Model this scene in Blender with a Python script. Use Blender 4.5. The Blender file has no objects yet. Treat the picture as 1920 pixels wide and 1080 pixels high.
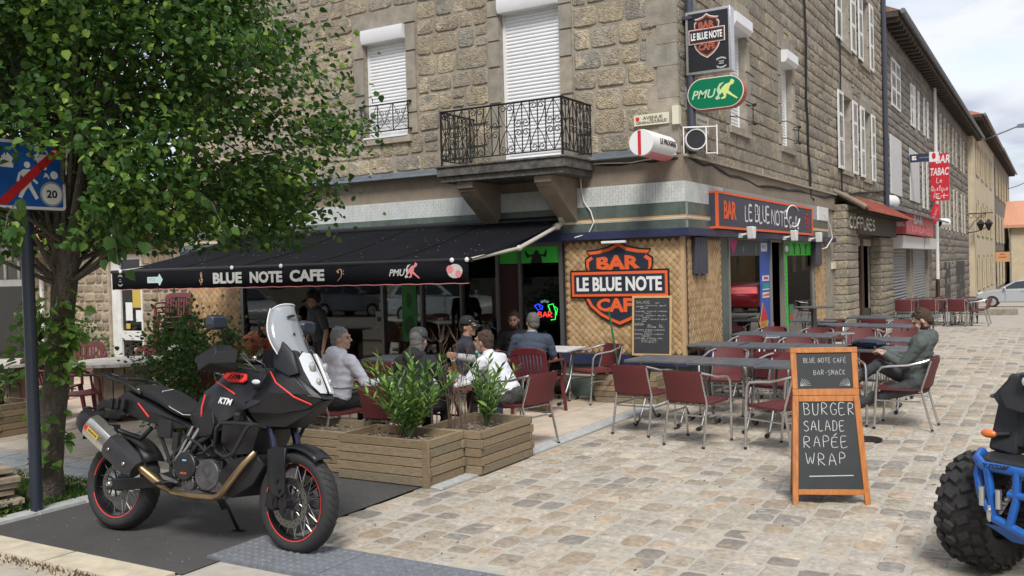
import bpy, bmesh, math, random
import numpy as np
from mathutils import Matrix, Vector, noise
from math import sin, cos, pi, radians as RD, sqrt, atan2
random.seed(7)
SC = bpy.context.scene
COL = SC.collection
# ------------------------------------------------------------------ camera
CAM = bpy.data.cameras.new('camera'); camo = bpy.data.objects.new('camera', CAM); COL.objects.link(camo)
CYAW, CPIT, CROL, CF, CH = RD(30.562), RD(-1.201), RD(-1.5915), 1733.4, 1.8
_f = np.array([-sin(CYAW)*cos(CPIT), cos(CYAW)*cos(CPIT), sin(CPIT)])
_r = np.array([cos(CYAW), sin(CYAW), 0.0]); _u = np.cross(_r, _f)
_r, _u = _r*cos(CROL)+_u*sin(CROL), -_r*sin(CROL)+_u*cos(CROL)
camo.matrix_world = Matrix(((_r[0], _u[0], -_f[0], 0), (_r[1], _u[1], -_f[1], 0), (_r[2], _u[2], -_f[2], CH), (0, 0, 0, 1)))
CAM.sensor_width = 36; CAM.lens = 36*CF/1920; CAM.clip_start = .05; CAM.clip_end = 2000
SC.camera = camo
# ------------------------------------------------------------------ world: cloudy daylight
W = bpy.data.worlds.new('World'); SC.world = W; W.use_nodes = True
nt = W.node_tree; nt.nodes.clear()
def _n(t, **k):
    n = nt.nodes.new(t)
    for a, b in k.items(): setattr(n, a, b)
    return n
SUN_EL, SUN_AZ = RD(52), RD(150)      # azimuth clockwise from +Y
sky = _n('ShaderNodeTexSky', sky_type='NISHITA', sun_disc=False, sun_elevation=SUN_EL, sun_rotation=SUN_AZ)
sky.air_density = 1.0; sky.dust_density = .6
tc = _n('ShaderNodeTexCoord'); mp = _n('ShaderNodeMapping'); mp.inputs['Scale'].default_value = (1, 1, 2.6)
mp.inputs['Location'].default_value = (.37, .12, .0)
nz = _n('ShaderNodeTexNoise'); nz.inputs['Scale'].default_value = 3.1; nz.inputs['Detail'].default_value = 7; nz.inputs['Roughness'].default_value = .55
nz2 = _n('ShaderNodeTexNoise'); nz2.inputs['Scale'].default_value = 4.3; nz2.inputs['Detail'].default_value = 5
cr = _n('ShaderNodeValToRGB'); cr.color_ramp.elements[0].position = .33; cr.color_ramp.elements[1].position = .52
cr2 = _n('ShaderNodeValToRGB'); e = cr2.color_ramp.elements
e[0].position = .38; e[0].color = (3.5, 3.9, 4.8, 1); e[1].position = .58; e[1].color = (6.3, 6.5, 6.9, 1)
mx = _n('ShaderNodeMix', data_type='RGBA'); bg = _n('ShaderNodeBackground'); out = _n('ShaderNodeOutputWorld')
gm = _n('ShaderNodeMix', data_type='RGBA'); gm.blend_type = 'MULTIPLY'; gm.inputs[0].default_value = 1; gm.inputs[7].default_value = (1.7, 1.45, 1.25, 1)
L = nt.links.new
L(tc.outputs['Generated'], mp.inputs[0]); L(mp.outputs[0], nz.inputs[0]); L(mp.outputs[0], nz2.inputs[0])
L(nz.outputs[0], cr.inputs[0]); L(nz2.outputs[0], cr2.inputs[0]); L(cr.outputs[0], mx.inputs[0])
L(sky.outputs[0], gm.inputs[6]); L(gm.outputs[2], mx.inputs[6]); L(cr2.outputs[0], mx.inputs[7]); L(mx.outputs[2], bg.inputs[0]); L(bg.outputs[0], out.inputs[0])
bg.inputs[1].default_value = .1
sl = bpy.data.lights.new('sun', 'SUN'); sl.energy = 2.3; sl.angle = RD(18); sl.color = (1, .96, .9)
so = bpy.data.objects.new('sun', sl); COL.objects.link(so)
so.rotation_euler = Vector((sin(SUN_AZ)*cos(SUN_EL), cos(SUN_AZ)*cos(SUN_EL), sin(SUN_EL))).to_track_quat('Z', 'Y').to_euler()
SC.view_settings.view_transform = 'Standard'; SC.view_settings.look = 'None'
SC.view_settings.exposure = 0.58; SC.view_settings.gamma = 1; SC.view_settings.use_curve_mapping = False
SC.cycles.max_bounces = 6; SC.cycles.transparent_max_bounces = 12; SC.cycles.diffuse_bounces = 3

# ------------------------------------------------------------------ measured helpers: a pixel of the 1920x1080 photo onto a real plane
def ray(x, y): return _r*(x-960)/CF - _u*(y-540)/CF + _f
def onp(x, y, a, v):
    d = ray(x, y); c = np.array([0, 0, CH]); return c + d*((v-c[a])/d[a])
def G(x, y, z=0): return onp(x, y, 2, z)
YF, XC = 11.56, -4.23                 # plane of the cafe front, plane of the street front

# ------------------------------------------------------------------ mesh builder
class MB:
    def __init__(s): s.v = []; s.f = []; s.m = []; s.M = None; s.mi = 0
    def add(s, vs, fs, mi=None):
        b = len(s.v)
        if s.M is not None: vs = [s.M @ Vector(p) for p in vs]
        s.v += [tuple(p) for p in vs]; s.f += [tuple(i+b for i in f) for f in fs]; s.m += [s.mi if mi is None else mi]*len(fs)
        return s
    def box(s, c, d, rot=None, mi=None):
        x, y, z = d[0]/2, d[1]/2, d[2]/2
        vs = [Vector(p) for p in ((-x,-y,-z),(x,-y,-z),(x,y,-z),(-x,y,-z),(-x,-y,z),(x,-y,z),(x,y,z),(-x,y,z))]
        if rot is not None:
            if not isinstance(rot, Matrix): rot = Matrix.Rotation(rot, 3, 'Z')
            vs = [rot @ v for v in vs]
        c = Vector(c)
        return s.add([c+v for v in vs], [(3,2,1,0),(4,5,6,7),(0,1,5,4),(1,2,6,5),(2,3,7,6),(3,0,4,7)], mi)
    def b2(s, lo, hi, mi=None):
        return s.box([(lo[i]+hi[i])/2 for i in range(3)], [abs(hi[i]-lo[i]) for i in range(3)], None, mi)
    def beam(s, p0, p1, w, h, up=(0,0,1), mi=None):
        p0, p1 = Vector(p0), Vector(p1); d = p1-p0; L = d.length; d.normalize()
        sd = d.cross(Vector(up)); sd = sd.normalized() if sd.length > 1e-6 else Vector((1,0,0)); u = sd.cross(d)
        R = Matrix((d, sd, u)).transposed()
        return s.box((p0+p1)/2, (L, w, h), R, mi)
    def tube(s, pts, r, n=8, cap=True, closed=False, mi=None, flat=1):
        pts = [Vector(p) for p in pts]; k = len(pts); rs = r if isinstance(r, (list, tuple)) else [r]*k
        vs = []; prev = None
        for i in range(k):
            if closed: t = pts[(i+1)%k]-pts[i-1]
            else: t = pts[min(i+1,k-1)]-pts[max(i-1,0)]
            t.normalize()
            if prev is None:
                a = Vector((0,0,1)) if abs(t.z) < .9 else Vector((1,0,0)); a = (a-t*a.dot(t)).normalized()
            else:
                a = prev-t*prev.dot(t); a = a.normalized() if a.length > 1e-6 else prev
            prev = a; b = t.cross(a)
            for j in range(n):
                q = 2*pi*j/n; vs.append(pts[i]+a*(rs[i]*cos(q)*flat)+b*(rs[i]*sin(q)))
        fs = []
        for i in range(k if closed else k-1):
            i2 = (i+1)%k
            for j in range(n): fs.append((i*n+j, i*n+(j+1)%n, i2*n+(j+1)%n, i2*n+j))
        if cap and not closed: fs += [tuple(range(n-1,-1,-1)), tuple(range((k-1)*n, k*n))]
        return s.add(vs, fs, mi)
    def cyl(s, p0, p1, r0, r1=None, n=16, mi=None): return s.tube([p0, p1], [r0, r0 if r1 is None else r1], n, mi=mi)
    def lathe(s, prof, n=24, o=(0,0,0), ax='Z', mi=None, a0=0, a1=2*pi):
        o = Vector(o); vs = []; full = abs(a1-a0-2*pi) < 1e-6; m = n if full else n+1
        for r, h in prof:
            for j in range(m):
                q = a0+(a1-a0)*j/n; x, y = r*cos(q), r*sin(q)
                vs.append(o+Vector({'Z':(x,y,h),'Y':(x,h,y),'X':(h,x,y)}[ax]))
        fs = []
        for i in range(len(prof)-1):
            for j in range(n):
                j2 = (j+1)%m; fs.append((i*m+j, i*m+j2, (i+1)*m+j2, (i+1)*m+j))
        return s.add(vs, fs, mi)
    def prism(s, poly, h0, h1, mi=None, sc=1.0, mp=None):   # poly in (a,b), thickness along c
        n = len(poly); ca = sum(p[0] for p in poly)/n; cb = sum(p[1] for p in poly)/n
        vs = [(p[0],p[1],h0) for p in poly]+[(ca+(p[0]-ca)*sc, cb+(p[1]-cb)*sc, h1) for p in poly]
        if mp: vs = [mp(*v) for v in vs]
        return s.add(vs, [tuple(range(n-1,-1,-1)), tuple(range(n,2*n))]+[(i,(i+1)%n,n+(i+1)%n,n+i) for i in range(n)], mi)
    def ell(s, c, r, n=12, m=8, R=None, mi=None):
        vs = []; c = Vector(c); r = (r,r,r) if not hasattr(r, '__len__') else r
        for i in range(1, m):
            t = pi*i/m
            for j in range(n):
                q = 2*pi*j/n; p = Vector((r[0]*sin(t)*cos(q), r[1]*sin(t)*sin(q), r[2]*cos(t)))
                vs.append(c+(R @ p if R is not None else p))
        zt = Vector((0,0,r[2])); zt = R @ zt if R is not None else zt
        vs += [c+zt, c-zt]; a, b = len(vs)-2, len(vs)-1
        fs = [(i*n+j, (i+1)*n+j, (i+1)*n+(j+1)%n, i*n+(j+1)%n) for i in range(m-2) for j in range(n)]
        fs += [(a, j, (j+1)%n) for j in range(n)]+[(b, (m-2)*n+(j+1)%n, (m-2)*n+j) for j in range(n)]
        return s.add(vs, fs, mi)
    def quad(s, *p, mi=None): return s.add(list(p), [tuple(range(len(p)))], mi)
    def grid(s, P, mi=None):     # P[i][j] points
        n, m = len(P), len(P[0])
        return s.add([p for row in P for p in row], [(i*m+j, (i+1)*m+j, (i+1)*m+j+1, i*m+j+1) for i in range(n-1) for j in range(m-1)], mi)
    def mesh(s, name, mats, smooth=35, fixn=True):
        me = bpy.data.meshes.new(name); me.from_pydata(s.v, [], s.f)
        for x in (mats if isinstance(mats, (list, tuple)) else [mats]): me.materials.append(x)
        if any(s.m): me.polygons.foreach_set('material_index', s.m)
        if fixn:
            bm = bmesh.new(); bm.from_mesh(me); bmesh.ops.recalc_face_normals(bm, faces=bm.faces); bm.to_mesh(me); bm.free()
        if smooth:
            me.polygons.foreach_set('use_smooth', [True]*len(me.polygons))
            if smooth < 180: me.set_sharp_from_angle(angle=RD(smooth))
        me.update(); return me
    def obj(s, name, mats, parent=None, smooth=35, bevel=0, kind=None, fixn=True, loc=None, label=None):
        o = bpy.data.objects.new(name, s.mesh(name, mats, smooth, fixn)); COL.objects.link(o)
        if parent is not None: o.parent = parent
        if bevel:
            b = o.modifiers.new('bevel', 'BEVEL'); b.width = bevel; b.segments = 1 if bevel < .004 else 2; b.limit_method = 'ANGLE'; b.angle_limit = RD(40)
        if kind: o['kind'] = kind
        if loc is not None: o.location = loc
        if label: o['label'] = label
        return o
def FR(o, u, v, n): return Matrix(((u[0],v[0],n[0],o[0]),(u[1],v[1],n[1],o[1]),(u[2],v[2],n[2],o[2]),(0,0,0,1)))
FL = FR((0,YF,0), (1,0,0), (0,0,1), (0,-1,0))      # cafe front: a = X, b = Z, c = out of the wall
FS = FR((XC,0,0), (0,1,0), (0,0,1), (1,0,0))       # street front: a = Y, b = Z, c = out of the wall
def mbf(M=None):
    m = MB(); m.M = M; return m
def tag(o, label, cat, group=None, kind=None):
    if kind: o['kind'] = kind
    else: o['label'] = label; o['category'] = cat
    if group: o['group'] = group
    return o
def thing(name, label, cat, loc=(0,0,0), rz=0, group=None, parent=None):
    o = bpy.data.objects.new(name, None); COL.objects.link(o); o.location = loc; o.rotation_euler = (0,0,rz); o.empty_display_size = .1
    tag(o, label, cat, group); return o
def dup(root, loc=None, rz=None, label=None, group=None, parent=None):
    r = root.copy(); COL.objects.link(r)
    if parent is not None: r.parent = parent
    if loc is not None: r.location = loc
    if rz is not None: r.rotation_euler = (0,0,rz)
    if label: r['label'] = label
    if group: r['group'] = group
    for ch in list(root.children): dup(ch, parent=r)
    return r
def inst(name, me, M, parent=None, kind=None):
    o = bpy.data.objects.new(name, me); COL.objects.link(o)
    o.matrix_world = M
    if parent is not None: o.parent = parent
    if kind: o['kind'] = kind
    return o

# ------------------------------------------------------------------ materials
MT = {}
def mat(name, c, rough=.6, metal=0, var=0, nz=None, bump=None, pal=None, emit=None, spec=None, coat=0, c2=None, hue=0, streak=None, rgh_nz=None, sss=0, stain=0):
    """c base colour; var per-piece brightness variation; nz=(scale,amount[,detail]) mottling, toward c2 when given; bump=(scale,strength); pal per-piece palette"""
    m = bpy.data.materials.new(name); m.use_nodes = True; t = m.node_tree; N = t.nodes; K = t.links.new
    b = N['Principled BSDF']; b.inputs['Roughness'].default_value = rough; b.inputs['Metallic'].default_value = metal
    if spec is not None: b.inputs['Specular IOR Level'].default_value = spec
    if coat: b.inputs['Coat Weight'].default_value = coat; b.inputs['Coat Roughness'].default_value = .08
    if len(c) == 3: c = (*c, 1)
    rgb = N.new('ShaderNodeRGB'); rgb.outputs[0].default_value = c; cur = rgb.outputs[0]
    geo = N.new('ShaderNodeNewGeometry'); rnd = None
    if var or pal or hue:
        oi = N.new('ShaderNodeObjectInfo'); ad = N.new('ShaderNodeMath'); ad.operation = 'ADD'; fr = N.new('ShaderNodeMath'); fr.operation = 'FRACT'
        K(geo.outputs['Random Per Island'], ad.inputs[0]); K(oi.outputs['Random'], ad.inputs[1]); K(ad.outputs[0], fr.inputs[0]); rnd = fr.outputs[0]
    if pal:
        r = N.new('ShaderNodeValToRGB'); r.color_ramp.interpolation = 'CONSTANT'; el = r.color_ramp.elements
        while len(el) < len(pal): el.new(.5)
        for i, p in enumerate(pal): el[i].position = i/len(pal); el[i].color = (*p, 1)
        K(rnd, r.inputs[0]); cur = r.outputs[0]
    if nz:
        n = N.new('ShaderNodeTexNoise'); n.inputs['Scale'].default_value = nz[0]; n.inputs['Detail'].default_value = nz[2] if len(nz) > 2 else 6; n.inputs['Roughness'].default_value = .62
        if streak:
            mp = N.new('ShaderNodeMapping'); mp.inputs['Scale'].default_value = streak; K(geo.outputs['Position'], mp.inputs[0]); K(mp.outputs[0], n.inputs[0])
        else: K(geo.outputs['Position'], n.inputs[0])
        mr = N.new('ShaderNodeMapRange'); mr.inputs[1].default_value = .32; mr.inputs[2].default_value = .68; K(n.outputs[0], mr.inputs[0])
        mx = N.new('ShaderNodeMix'); mx.data_type = 'RGBA'
        if c2:
            mu = N.new('ShaderNodeMath'); mu.operation = 'MULTIPLY'; mu.inputs[1].default_value = nz[1]; K(mr.outputs[0], mu.inputs[0])
            K(mu.outputs[0], mx.inputs[0]); K(cur, mx.inputs[6]); mx.inputs[7].default_value = (*c2, 1)
        else:
            mr.inputs[3].default_value = 1-nz[1]; mr.inputs[4].default_value = 1+nz[1]
            mx.blend_type = 'MULTIPLY'; mx.inputs[0].default_value = 1; K(cur, mx.inputs[6]); K(mr.outputs[0], mx.inputs[7])
        cur = mx.outputs[2]
    if var:
        mr = N.new('ShaderNodeMapRange'); K(rnd, mr.inputs[0]); mr.inputs[3].default_value = 1-var; mr.inputs[4].default_value = 1+var
        mx = N.new('ShaderNodeMix'); mx.data_type = 'RGBA'; mx.blend_type = 'MULTIPLY'; mx.inputs[0].default_value = 1
        K(cur, mx.inputs[6]); K(mr.outputs[0], mx.inputs[7]); cur = mx.outputs[2]
    if stain:
        n = N.new('ShaderNodeTexNoise'); n.inputs['Scale'].default_value = .9; n.inputs['Detail'].default_value = 7; n.inputs['Roughness'].default_value = .7; K(geo.outputs['Position'], n.inputs[0])
        mr = N.new('ShaderNodeMapRange'); K(n.outputs[0], mr.inputs[0]); mr.inputs[1].default_value = .35; mr.inputs[2].default_value = .62; mr.inputs[3].default_value = 1-stain; mr.inputs[4].default_value = 1.08
        mx = N.new('ShaderNodeMix'); mx.data_type = 'RGBA'; mx.blend_type = 'MULTIPLY'; mx.inputs[0].default_value = 1; K(cur, mx.inputs[6]); K(mr.outputs[0], mx.inputs[7]); cur = mx.outputs[2]
    K(cur, b.inputs['Base Color'])
    if bump:
        n = N.new('ShaderNodeTexNoise'); n.inputs['Scale'].default_value = bump[0]; n.inputs['Detail'].default_value = 5; K(geo.outputs['Position'], n.inputs[0])
        bp = N.new('ShaderNodeBump'); bp.inputs['Strength'].default_value = bump[1]; bp.inputs['Distance'].default_value = bump[2] if len(bump) > 2 else .01
        K(n.outputs[0], bp.inputs['Height']); K(bp.outputs[0], b.inputs['Normal'])
    if rgh_nz:
        n = N.new('ShaderNodeTexNoise'); n.inputs['Scale'].default_value = rgh_nz[0]; n.inputs['Detail'].default_value = 4; K(geo.outputs['Position'], n.inputs[0])
        mr = N.new('ShaderNodeMapRange'); K(n.outputs[0], mr.inputs[0]); mr.inputs[1].default_value = .3; mr.inputs[2].default_value = .7
        mr.inputs[3].default_value = rough-rgh_nz[1]; mr.inputs[4].default_value = rough+rgh_nz[1]; K(mr.outputs[0], b.inputs['Roughness'])
    if emit: b.inputs['Emission Color'].default_value = (*emit[0], 1); b.inputs['Emission Strength'].default_value = emit[1]
    if sss: b.inputs['Subsurface Weight'].default_value = sss; b.inputs['Subsurface Radius'].default_value = (.02,.008,.004)
    m['rnd'] = 1; MT[name] = m; return m
def glass(name, tint=(1,1,1), rough=.02, refl=1.0, clear=1.0, body=None):
    """window glass: clear transmission mixed with a Fresnel mirror, and a little body colour (dirt or print)"""
    m = bpy.data.materials.new(name); m.use_nodes = True; t = m.node_tree; N = t.nodes; K = t.links.new; N.clear()
    o = N.new('ShaderNodeOutputMaterial'); tr = N.new('ShaderNodeBsdfTransparent'); gl = N.new('ShaderNodeBsdfGlossy'); mx = N.new('ShaderNodeMixShader')
    tr.inputs[0].default_value = (*tint, 1); gl.inputs['Roughness'].default_value = rough; gl.inputs[0].default_value = (refl,refl,refl,1)
    fr = N.new('ShaderNodeFresnel'); fr.inputs[0].default_value = 1.6; K(fr.outputs[0], mx.inputs[0]); K(gl.outputs[0], mx.inputs[2])
    if body:
        df = N.new('ShaderNodeBsdfDiffuse'); df.inputs[0].default_value = (*body[0], 1); m2 = N.new('ShaderNodeMixShader'); m2.inputs[0].default_value = body[1]
        K(tr.outputs[0], m2.inputs[1]); K(df.outputs[0], m2.inputs[2]); K(m2.outputs[0], mx.inputs[1])
    else: K(tr.outputs[0], mx.inputs[1])
    K(mx.outputs[0], o.inputs[0]); MT[name] = m; return m
def flat(name, c, rough=.5, **k): return mat(name, c, rough, **k)

# stone and ground
mat('cobble', (.3,.27,.22), .8, pal=[(.50,.43,.34),(.54,.47,.37),(.44,.37,.29),(.48,.43,.37),(.40,.35,.28),(.33,.28,.22),(.42,.38,.32),(.27,.25,.22),(.36,.29,.21),(.43,.34,.25),(.40,.36,.30),(.38,.34,.27),(.24,.215,.185),(.40,.36,.29),(.45,.40,.33),(.31,.26,.20)], var=.10, nz=(22,.26,9), bump=(70,.8,.012), stain=.16)
mat('cobble_joint', (.50,.465,.40), .95, nz=(9,.5), bump=(120,.8,.01), c2=(.30,.27,.23))
mat('street_far', (.42,.385,.33), .9, nz=(3,.13), bump=(30,.5,.02))
mat('slab', (.50,.41,.31), .75, var=.06, nz=(4,.14), bump=(90,.2,.004), pal=[(.48,.40,.30),(.53,.42,.31),(.50,.43,.34),(.54,.44,.34)], stain=.12)
mat('slab_joint', (.3,.26,.21), .95, nz=(8,.2))
mat('border_stone', (.42,.43,.42), .8, var=.08, nz=(16,.16), bump=(80,.3,.004))
mat('asphalt', (.115,.111,.106), .9, nz=(75,.7), bump=(170,1,.03), c2=(.15,.145,.14), stain=.2)
mat('road', (.22,.20,.18), .9, nz=(60,.6), bump=(120,.8,.01), c2=(.36,.34,.30))
mat('cream_kerb', (.55,.48,.36), .8, nz=(7,.18), bump=(90,.3,.004))
mat('tactile', (.16,.17,.19), .7, nz=(20,.2), bump=(140,.3,.004))
mat('soil', (.10,.075,.05), .95, nz=(60,.8), bump=(90,1,.02), c2=(.26,.2,.14))
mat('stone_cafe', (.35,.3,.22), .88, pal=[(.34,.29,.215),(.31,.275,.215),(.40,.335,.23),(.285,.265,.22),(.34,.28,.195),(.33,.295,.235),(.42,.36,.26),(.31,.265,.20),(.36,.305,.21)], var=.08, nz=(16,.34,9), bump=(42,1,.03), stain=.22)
mat('stone_dressed', (.29,.26,.215), .88, var=.10, nz=(6,.22,8), bump=(60,.5,.01), pal=[(.30,.27,.22),(.27,.25,.21),(.32,.28,.22)])
mat('mortar', (.315,.28,.22), .95, nz=(12,.2), bump=(90,.6,.006), stain=.25)
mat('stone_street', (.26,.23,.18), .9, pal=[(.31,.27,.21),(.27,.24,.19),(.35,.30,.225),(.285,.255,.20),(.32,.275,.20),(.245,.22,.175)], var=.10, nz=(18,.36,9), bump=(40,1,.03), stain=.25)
mat('mortar_street', (.32,.295,.25), .95, nz=(5,.25), bump=(60,.5,.008))
mat('stone_annex', (.36,.28,.19), .9, pal=[(.33,.26,.18),(.27,.21,.15),(.40,.32,.22),(.24,.20,.155),(.36,.29,.21),(.30,.24,.17)], var=.12, nz=(10,.3,8), bump=(26,.8,.03))
mat('mortar_annex', (.42,.36,.27), .95, nz=(6,.2), bump=(70,.5,.008))
mat('stone_grey', (.21,.19,.16), .9, pal=[(.20,.18,.155),(.235,.205,.17),(.18,.165,.145)], var=.10, nz=(5,.25), bump=(20,.7,.02))
mat('corbel_stone', (.27,.22,.165), .9, nz=(6,.35), c2=(.09,.08,.07), bump=(40,.6,.01))
mat('render_cream', (.58,.49,.34), .9, nz=(1.5,.12), bump=(30,.2,.006))
mat('render_white', (.62,.58,.5), .9, nz=(1.5,.12))
mat('roof_tile', (.50,.21,.12), .85, var=.2, nz=(12,.3), pal=[(.52,.22,.13),(.45,.18,.10),(.58,.29,.18),(.40,.17,.11)])
mat('roof_dark', (.2,.12,.09), .9, var=.2, nz=(8,.3))
mat('zinc', (.20,.225,.25), .5, metal=.35, nz=(5,.2))
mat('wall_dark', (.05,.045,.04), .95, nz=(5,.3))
mat('tile_white', (.56,.59,.57), .32, var=.05, nz=(6,.08))
mat('tile_joint', (.30,.31,.30), .8)
mat('tile_green', (.105,.135,.120), .3, var=.10, nz=(5,.25))
mat('stripe_cream', (.62,.57,.45), .5, nz=(8,.1)); mat('stripe_orange', (.55,.30,.12), .5)
mat('navy_metal', (.030,.037,.085), .42, nz=(4,.12))
mat('bamboo', (.46,.29,.14), .55, pal=[(.49,.33,.17),(.43,.28,.14),(.53,.37,.20),(.39,.25,.125),(.51,.34,.18),(.46,.315,.175)], var=.08, nz=(30,.18), streak=(1,1,4))
mat('bamboo_back', (.14,.09,.05), .8)
mat('pvc_white', (.78,.79,.80), .35, nz=(3,.03))
mat('paint_white', (.72,.72,.70), .5, nz=(9,.10))
mat('iron', (.018,.017,.017), .5, metal=.3, nz=(30,.5))
mat('wood_planter', (.27,.195,.115), .8, pal=[(.23,.17,.10),(.19,.145,.09),(.26,.195,.12),(.20,.165,.11),(.24,.185,.115)], var=.08, nz=(7,.30), streak=(3,3,22), bump=(60,.4,.005))
mat('wood_old', (.30,.24,.18), .85, var=.15, nz=(8,.35), bump=(70,.5,.005))
mat('wood_grey', (.44,.41,.37), .8, var=.10, nz=(10,.25), bump=(70,.4,.004))
mat('wood_orange', (.50,.19,.055), .38, nz=(5,.22), streak=(9,9,2), coat=.2)
mat('wood_pale', (.58,.38,.18), .5, nz=(12,.12))
mat('chalkboard', (.030,.035,.038), .6, nz=(3,.5), c2=(.055,.06,.065))
mat('chalk', (.58,.58,.56), .9, nz=(180,.3))
mat('awning', (.006,.0065,.009), .95, spec=.15, nz=(2.5,.25), bump=(400,.15,.002))
mat('black_metal', (.02,.02,.022), .4, metal=.3); mat('navy_pole', (.022,.03,.045), .4)
mat('alu', (.62,.62,.61), .28, metal=.9, rgh_nz=(20,.06)); mat('alu_grey', (.40,.40,.39), .42, metal=.6, nz=(8,.1)); mat('alu_dull', (.30,.29,.26), .5, metal=.4)
mat('wicker', (.12,.024,.026), .55, nz=(55,.4), bump=(120,.5,.004), streak=(6,6,.8)); mat('plastic_burgundy', (.125,.022,.028), .38, nz=(3,.15)); mat('plastic_teal', (.11,.19,.20), .4); mat('plastic_pink', (.30,.16,.18), .4)
mat('table_grey', (.10,.108,.12), .42, var=.06, nz=(9,.25), rgh_nz=(14,.12)); mat('table_white', (.66,.66,.66), .4, nz=(5,.05)); mat('steel_grey', (.22,.225,.23), .4, metal=.7)
mat('rubber', (.016,.016,.017), .75); mat('tyre', (.022,.022,.024), .78, nz=(30,.35), bump=(90,.3,.003), c2=(.05,.048,.045))
mat('leaf', (.06,.12,.025), .55, pal=[(.045,.11,.022),(.06,.135,.025),(.035,.088,.02),(.10,.19,.03),(.05,.12,.022),(.19,.30,.045),(.055,.12,.026),(.04,.095,.022)], var=.25, spec=.3)
mat('leaf_bright', (.15,.27,.05), .45, pal=[(.13,.25,.05),(.17,.30,.055),(.10,.20,.04),(.20,.33,.08)], var=.2)
mat('leaf_laurel', (.07,.15,.04), .35, pal=[(.15,.28,.06),(.07,.16,.04),(.24,.40,.08),(.28,.44,.10),(.11,.22,.05)], var=.2)
mat('leaf_bush', (.05,.12,.03), .5, pal=[(.07,.15,.035),(.05,.115,.03),(.10,.19,.045),(.075,.16,.03)], var=.25)
mat('bark', (.15,.125,.10), .95, nz=(14,.6), c2=(.05,.043,.035), streak=(2,2,.6), bump=(36,1,.04)); mat('twig', (.12,.085,.06), .9, nz=(20,.2))
for nme, c, r in (('red',(.55,.02,.025),.45),('red_sign',(.58,.025,.04),.4),('orange_print',(.80,.13,.035),.5),('orange_dull',(.42,.10,.05),.5),('white_print',(.78,.78,.77),.5),('black_print',(.012,.013,.016),.45),
    ('navy_print',(.022,.03,.05),.45),('blue_sign',(.01,.10,.40),.4),('grey_print',(.33,.34,.34),.5),('pmu_green',(.0,.17,.075),.3),('pmu_yellow',(.62,.72,.25),.5),('pale_green',(.45,.62,.42),.5),('neon_green_paint',(.05,.55,.06),.5),
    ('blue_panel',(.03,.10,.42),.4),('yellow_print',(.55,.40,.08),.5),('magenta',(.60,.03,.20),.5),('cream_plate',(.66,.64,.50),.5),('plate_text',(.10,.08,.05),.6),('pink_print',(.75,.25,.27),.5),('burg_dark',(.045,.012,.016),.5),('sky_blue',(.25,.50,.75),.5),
    ('gold_print',(.55,.33,.20),.5),('teal_print',(.03,.30,.30),.5),('slate_sign',(.055,.06,.085),.45)): flat(nme, c, r)
glass('glass', (.9,.92,.9)); glass('glass_dark', (.55,.6,.58)); glass('glass_clear', (.97,.97,.97), refl=.8)
# ================================================================== instancing of stones
def merge_inst(name, variants, Ms, material, parent=None, kind='stuff'):
    """joins many scaled copies of a few small meshes into one mesh"""
    dat = []
    for me in variants:
        v = np.empty(len(me.vertices)*3); me.vertices.foreach_get('co', v); dat.append((v.reshape(-1,3), [tuple(p.vertices) for p in me.polygons]))
    V = []; F = []; b = 0
    for i, M in enumerate(Ms):
        v, f = dat[i % len(dat)]; A = np.array(M); V.append(v @ A[:3,:3].T + A[:3,3])
        F += [tuple(j+b for j in q) for q in f]; b += len(v)
    if not V: return None
    me = bpy.data.meshes.new(name); me.from_pydata(np.vstack(V).tolist(), [], F); me.materials.append(material)
    me.polygons.foreach_set('use_smooth', [True]*len(F)); me.set_sharp_from_angle(angle=RD(50)); me.update()
    o = bpy.data.objects.new(name, me); COL.objects.link(o)
    if parent is not None: o.parent = parent
    if kind: o['kind'] = kind
    return o
def stone_variants(tagn, material, k, n, dome, chamf, jit, seed):
    """unit stones: outline in x,y within +-.5, face at z=1, back at z=0"""
    R = random.Random(seed); outl = []
    for q in range(k):
        m = MB(); ring = []; n = 12; J = lambda: R.uniform(-1, 1)*jit*.22
        for cx, cy in ((.5,.5),(-.5,.5),(-.5,-.5),(.5,-.5)):
            k1, k2 = R.uniform(.04,.04+jit*.9), R.uniform(.04,.04+jit*.9); ox, oy = J()-jit*.1, J()-jit*.1
            X, Y = cx*(1+ox), cy*(1+oy)
            pa, pb = (X, Y-math.copysign(k2, cy)), (X-math.copysign(k1, cx), Y)
            ring += [pa, pb] if cx*cy > 0 else [pb, pa]
        ring = [p for i in range(4) for p in (ring[2*i], ring[2*i+1], ((ring[2*i+1][0]+ring[(2*i+2)%8][0])/2*(1+(J() if i%2 else 0)), (ring[2*i+1][1]+ring[(2*i+2)%8][1])/2*(1+(0 if i%2 else J()))))]
        vs = [(x, y, -.6) for x, y in ring]+[(x, y, .35+R.random()*.2) for x, y in ring]+[(x*(1-chamf), y*(1-chamf), .85+R.random()*dome) for x, y in ring]+[(R.uniform(-.1,.1), R.uniform(-.1,.1), 1+dome*.6)]
        fs = [(i, (i+1)%n, n+(i+1)%n, n+i) for i in range(n)]+[(n+i, n+(i+1)%n, 2*n+(i+1)%n, 2*n+i) for i in range(n)]+[(2*n+i, 2*n+(i+1)%n, 3*n) for i in range(n)]
        m.add(vs, fs); outl.append(m.mesh(tagn, material, 60))
    return outl
def subtract(a0, a1, blocks):
    segs = [(a0, a1)]
    for p, q in blocks:
        ns = []
        for s, e in segs:
            if q <= s or p >= e: ns.append((s, e)); continue
            if p > s: ns.append((s, p))
            if q < e: ns.append((q, e))
        segs = ns
    return segs
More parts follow.
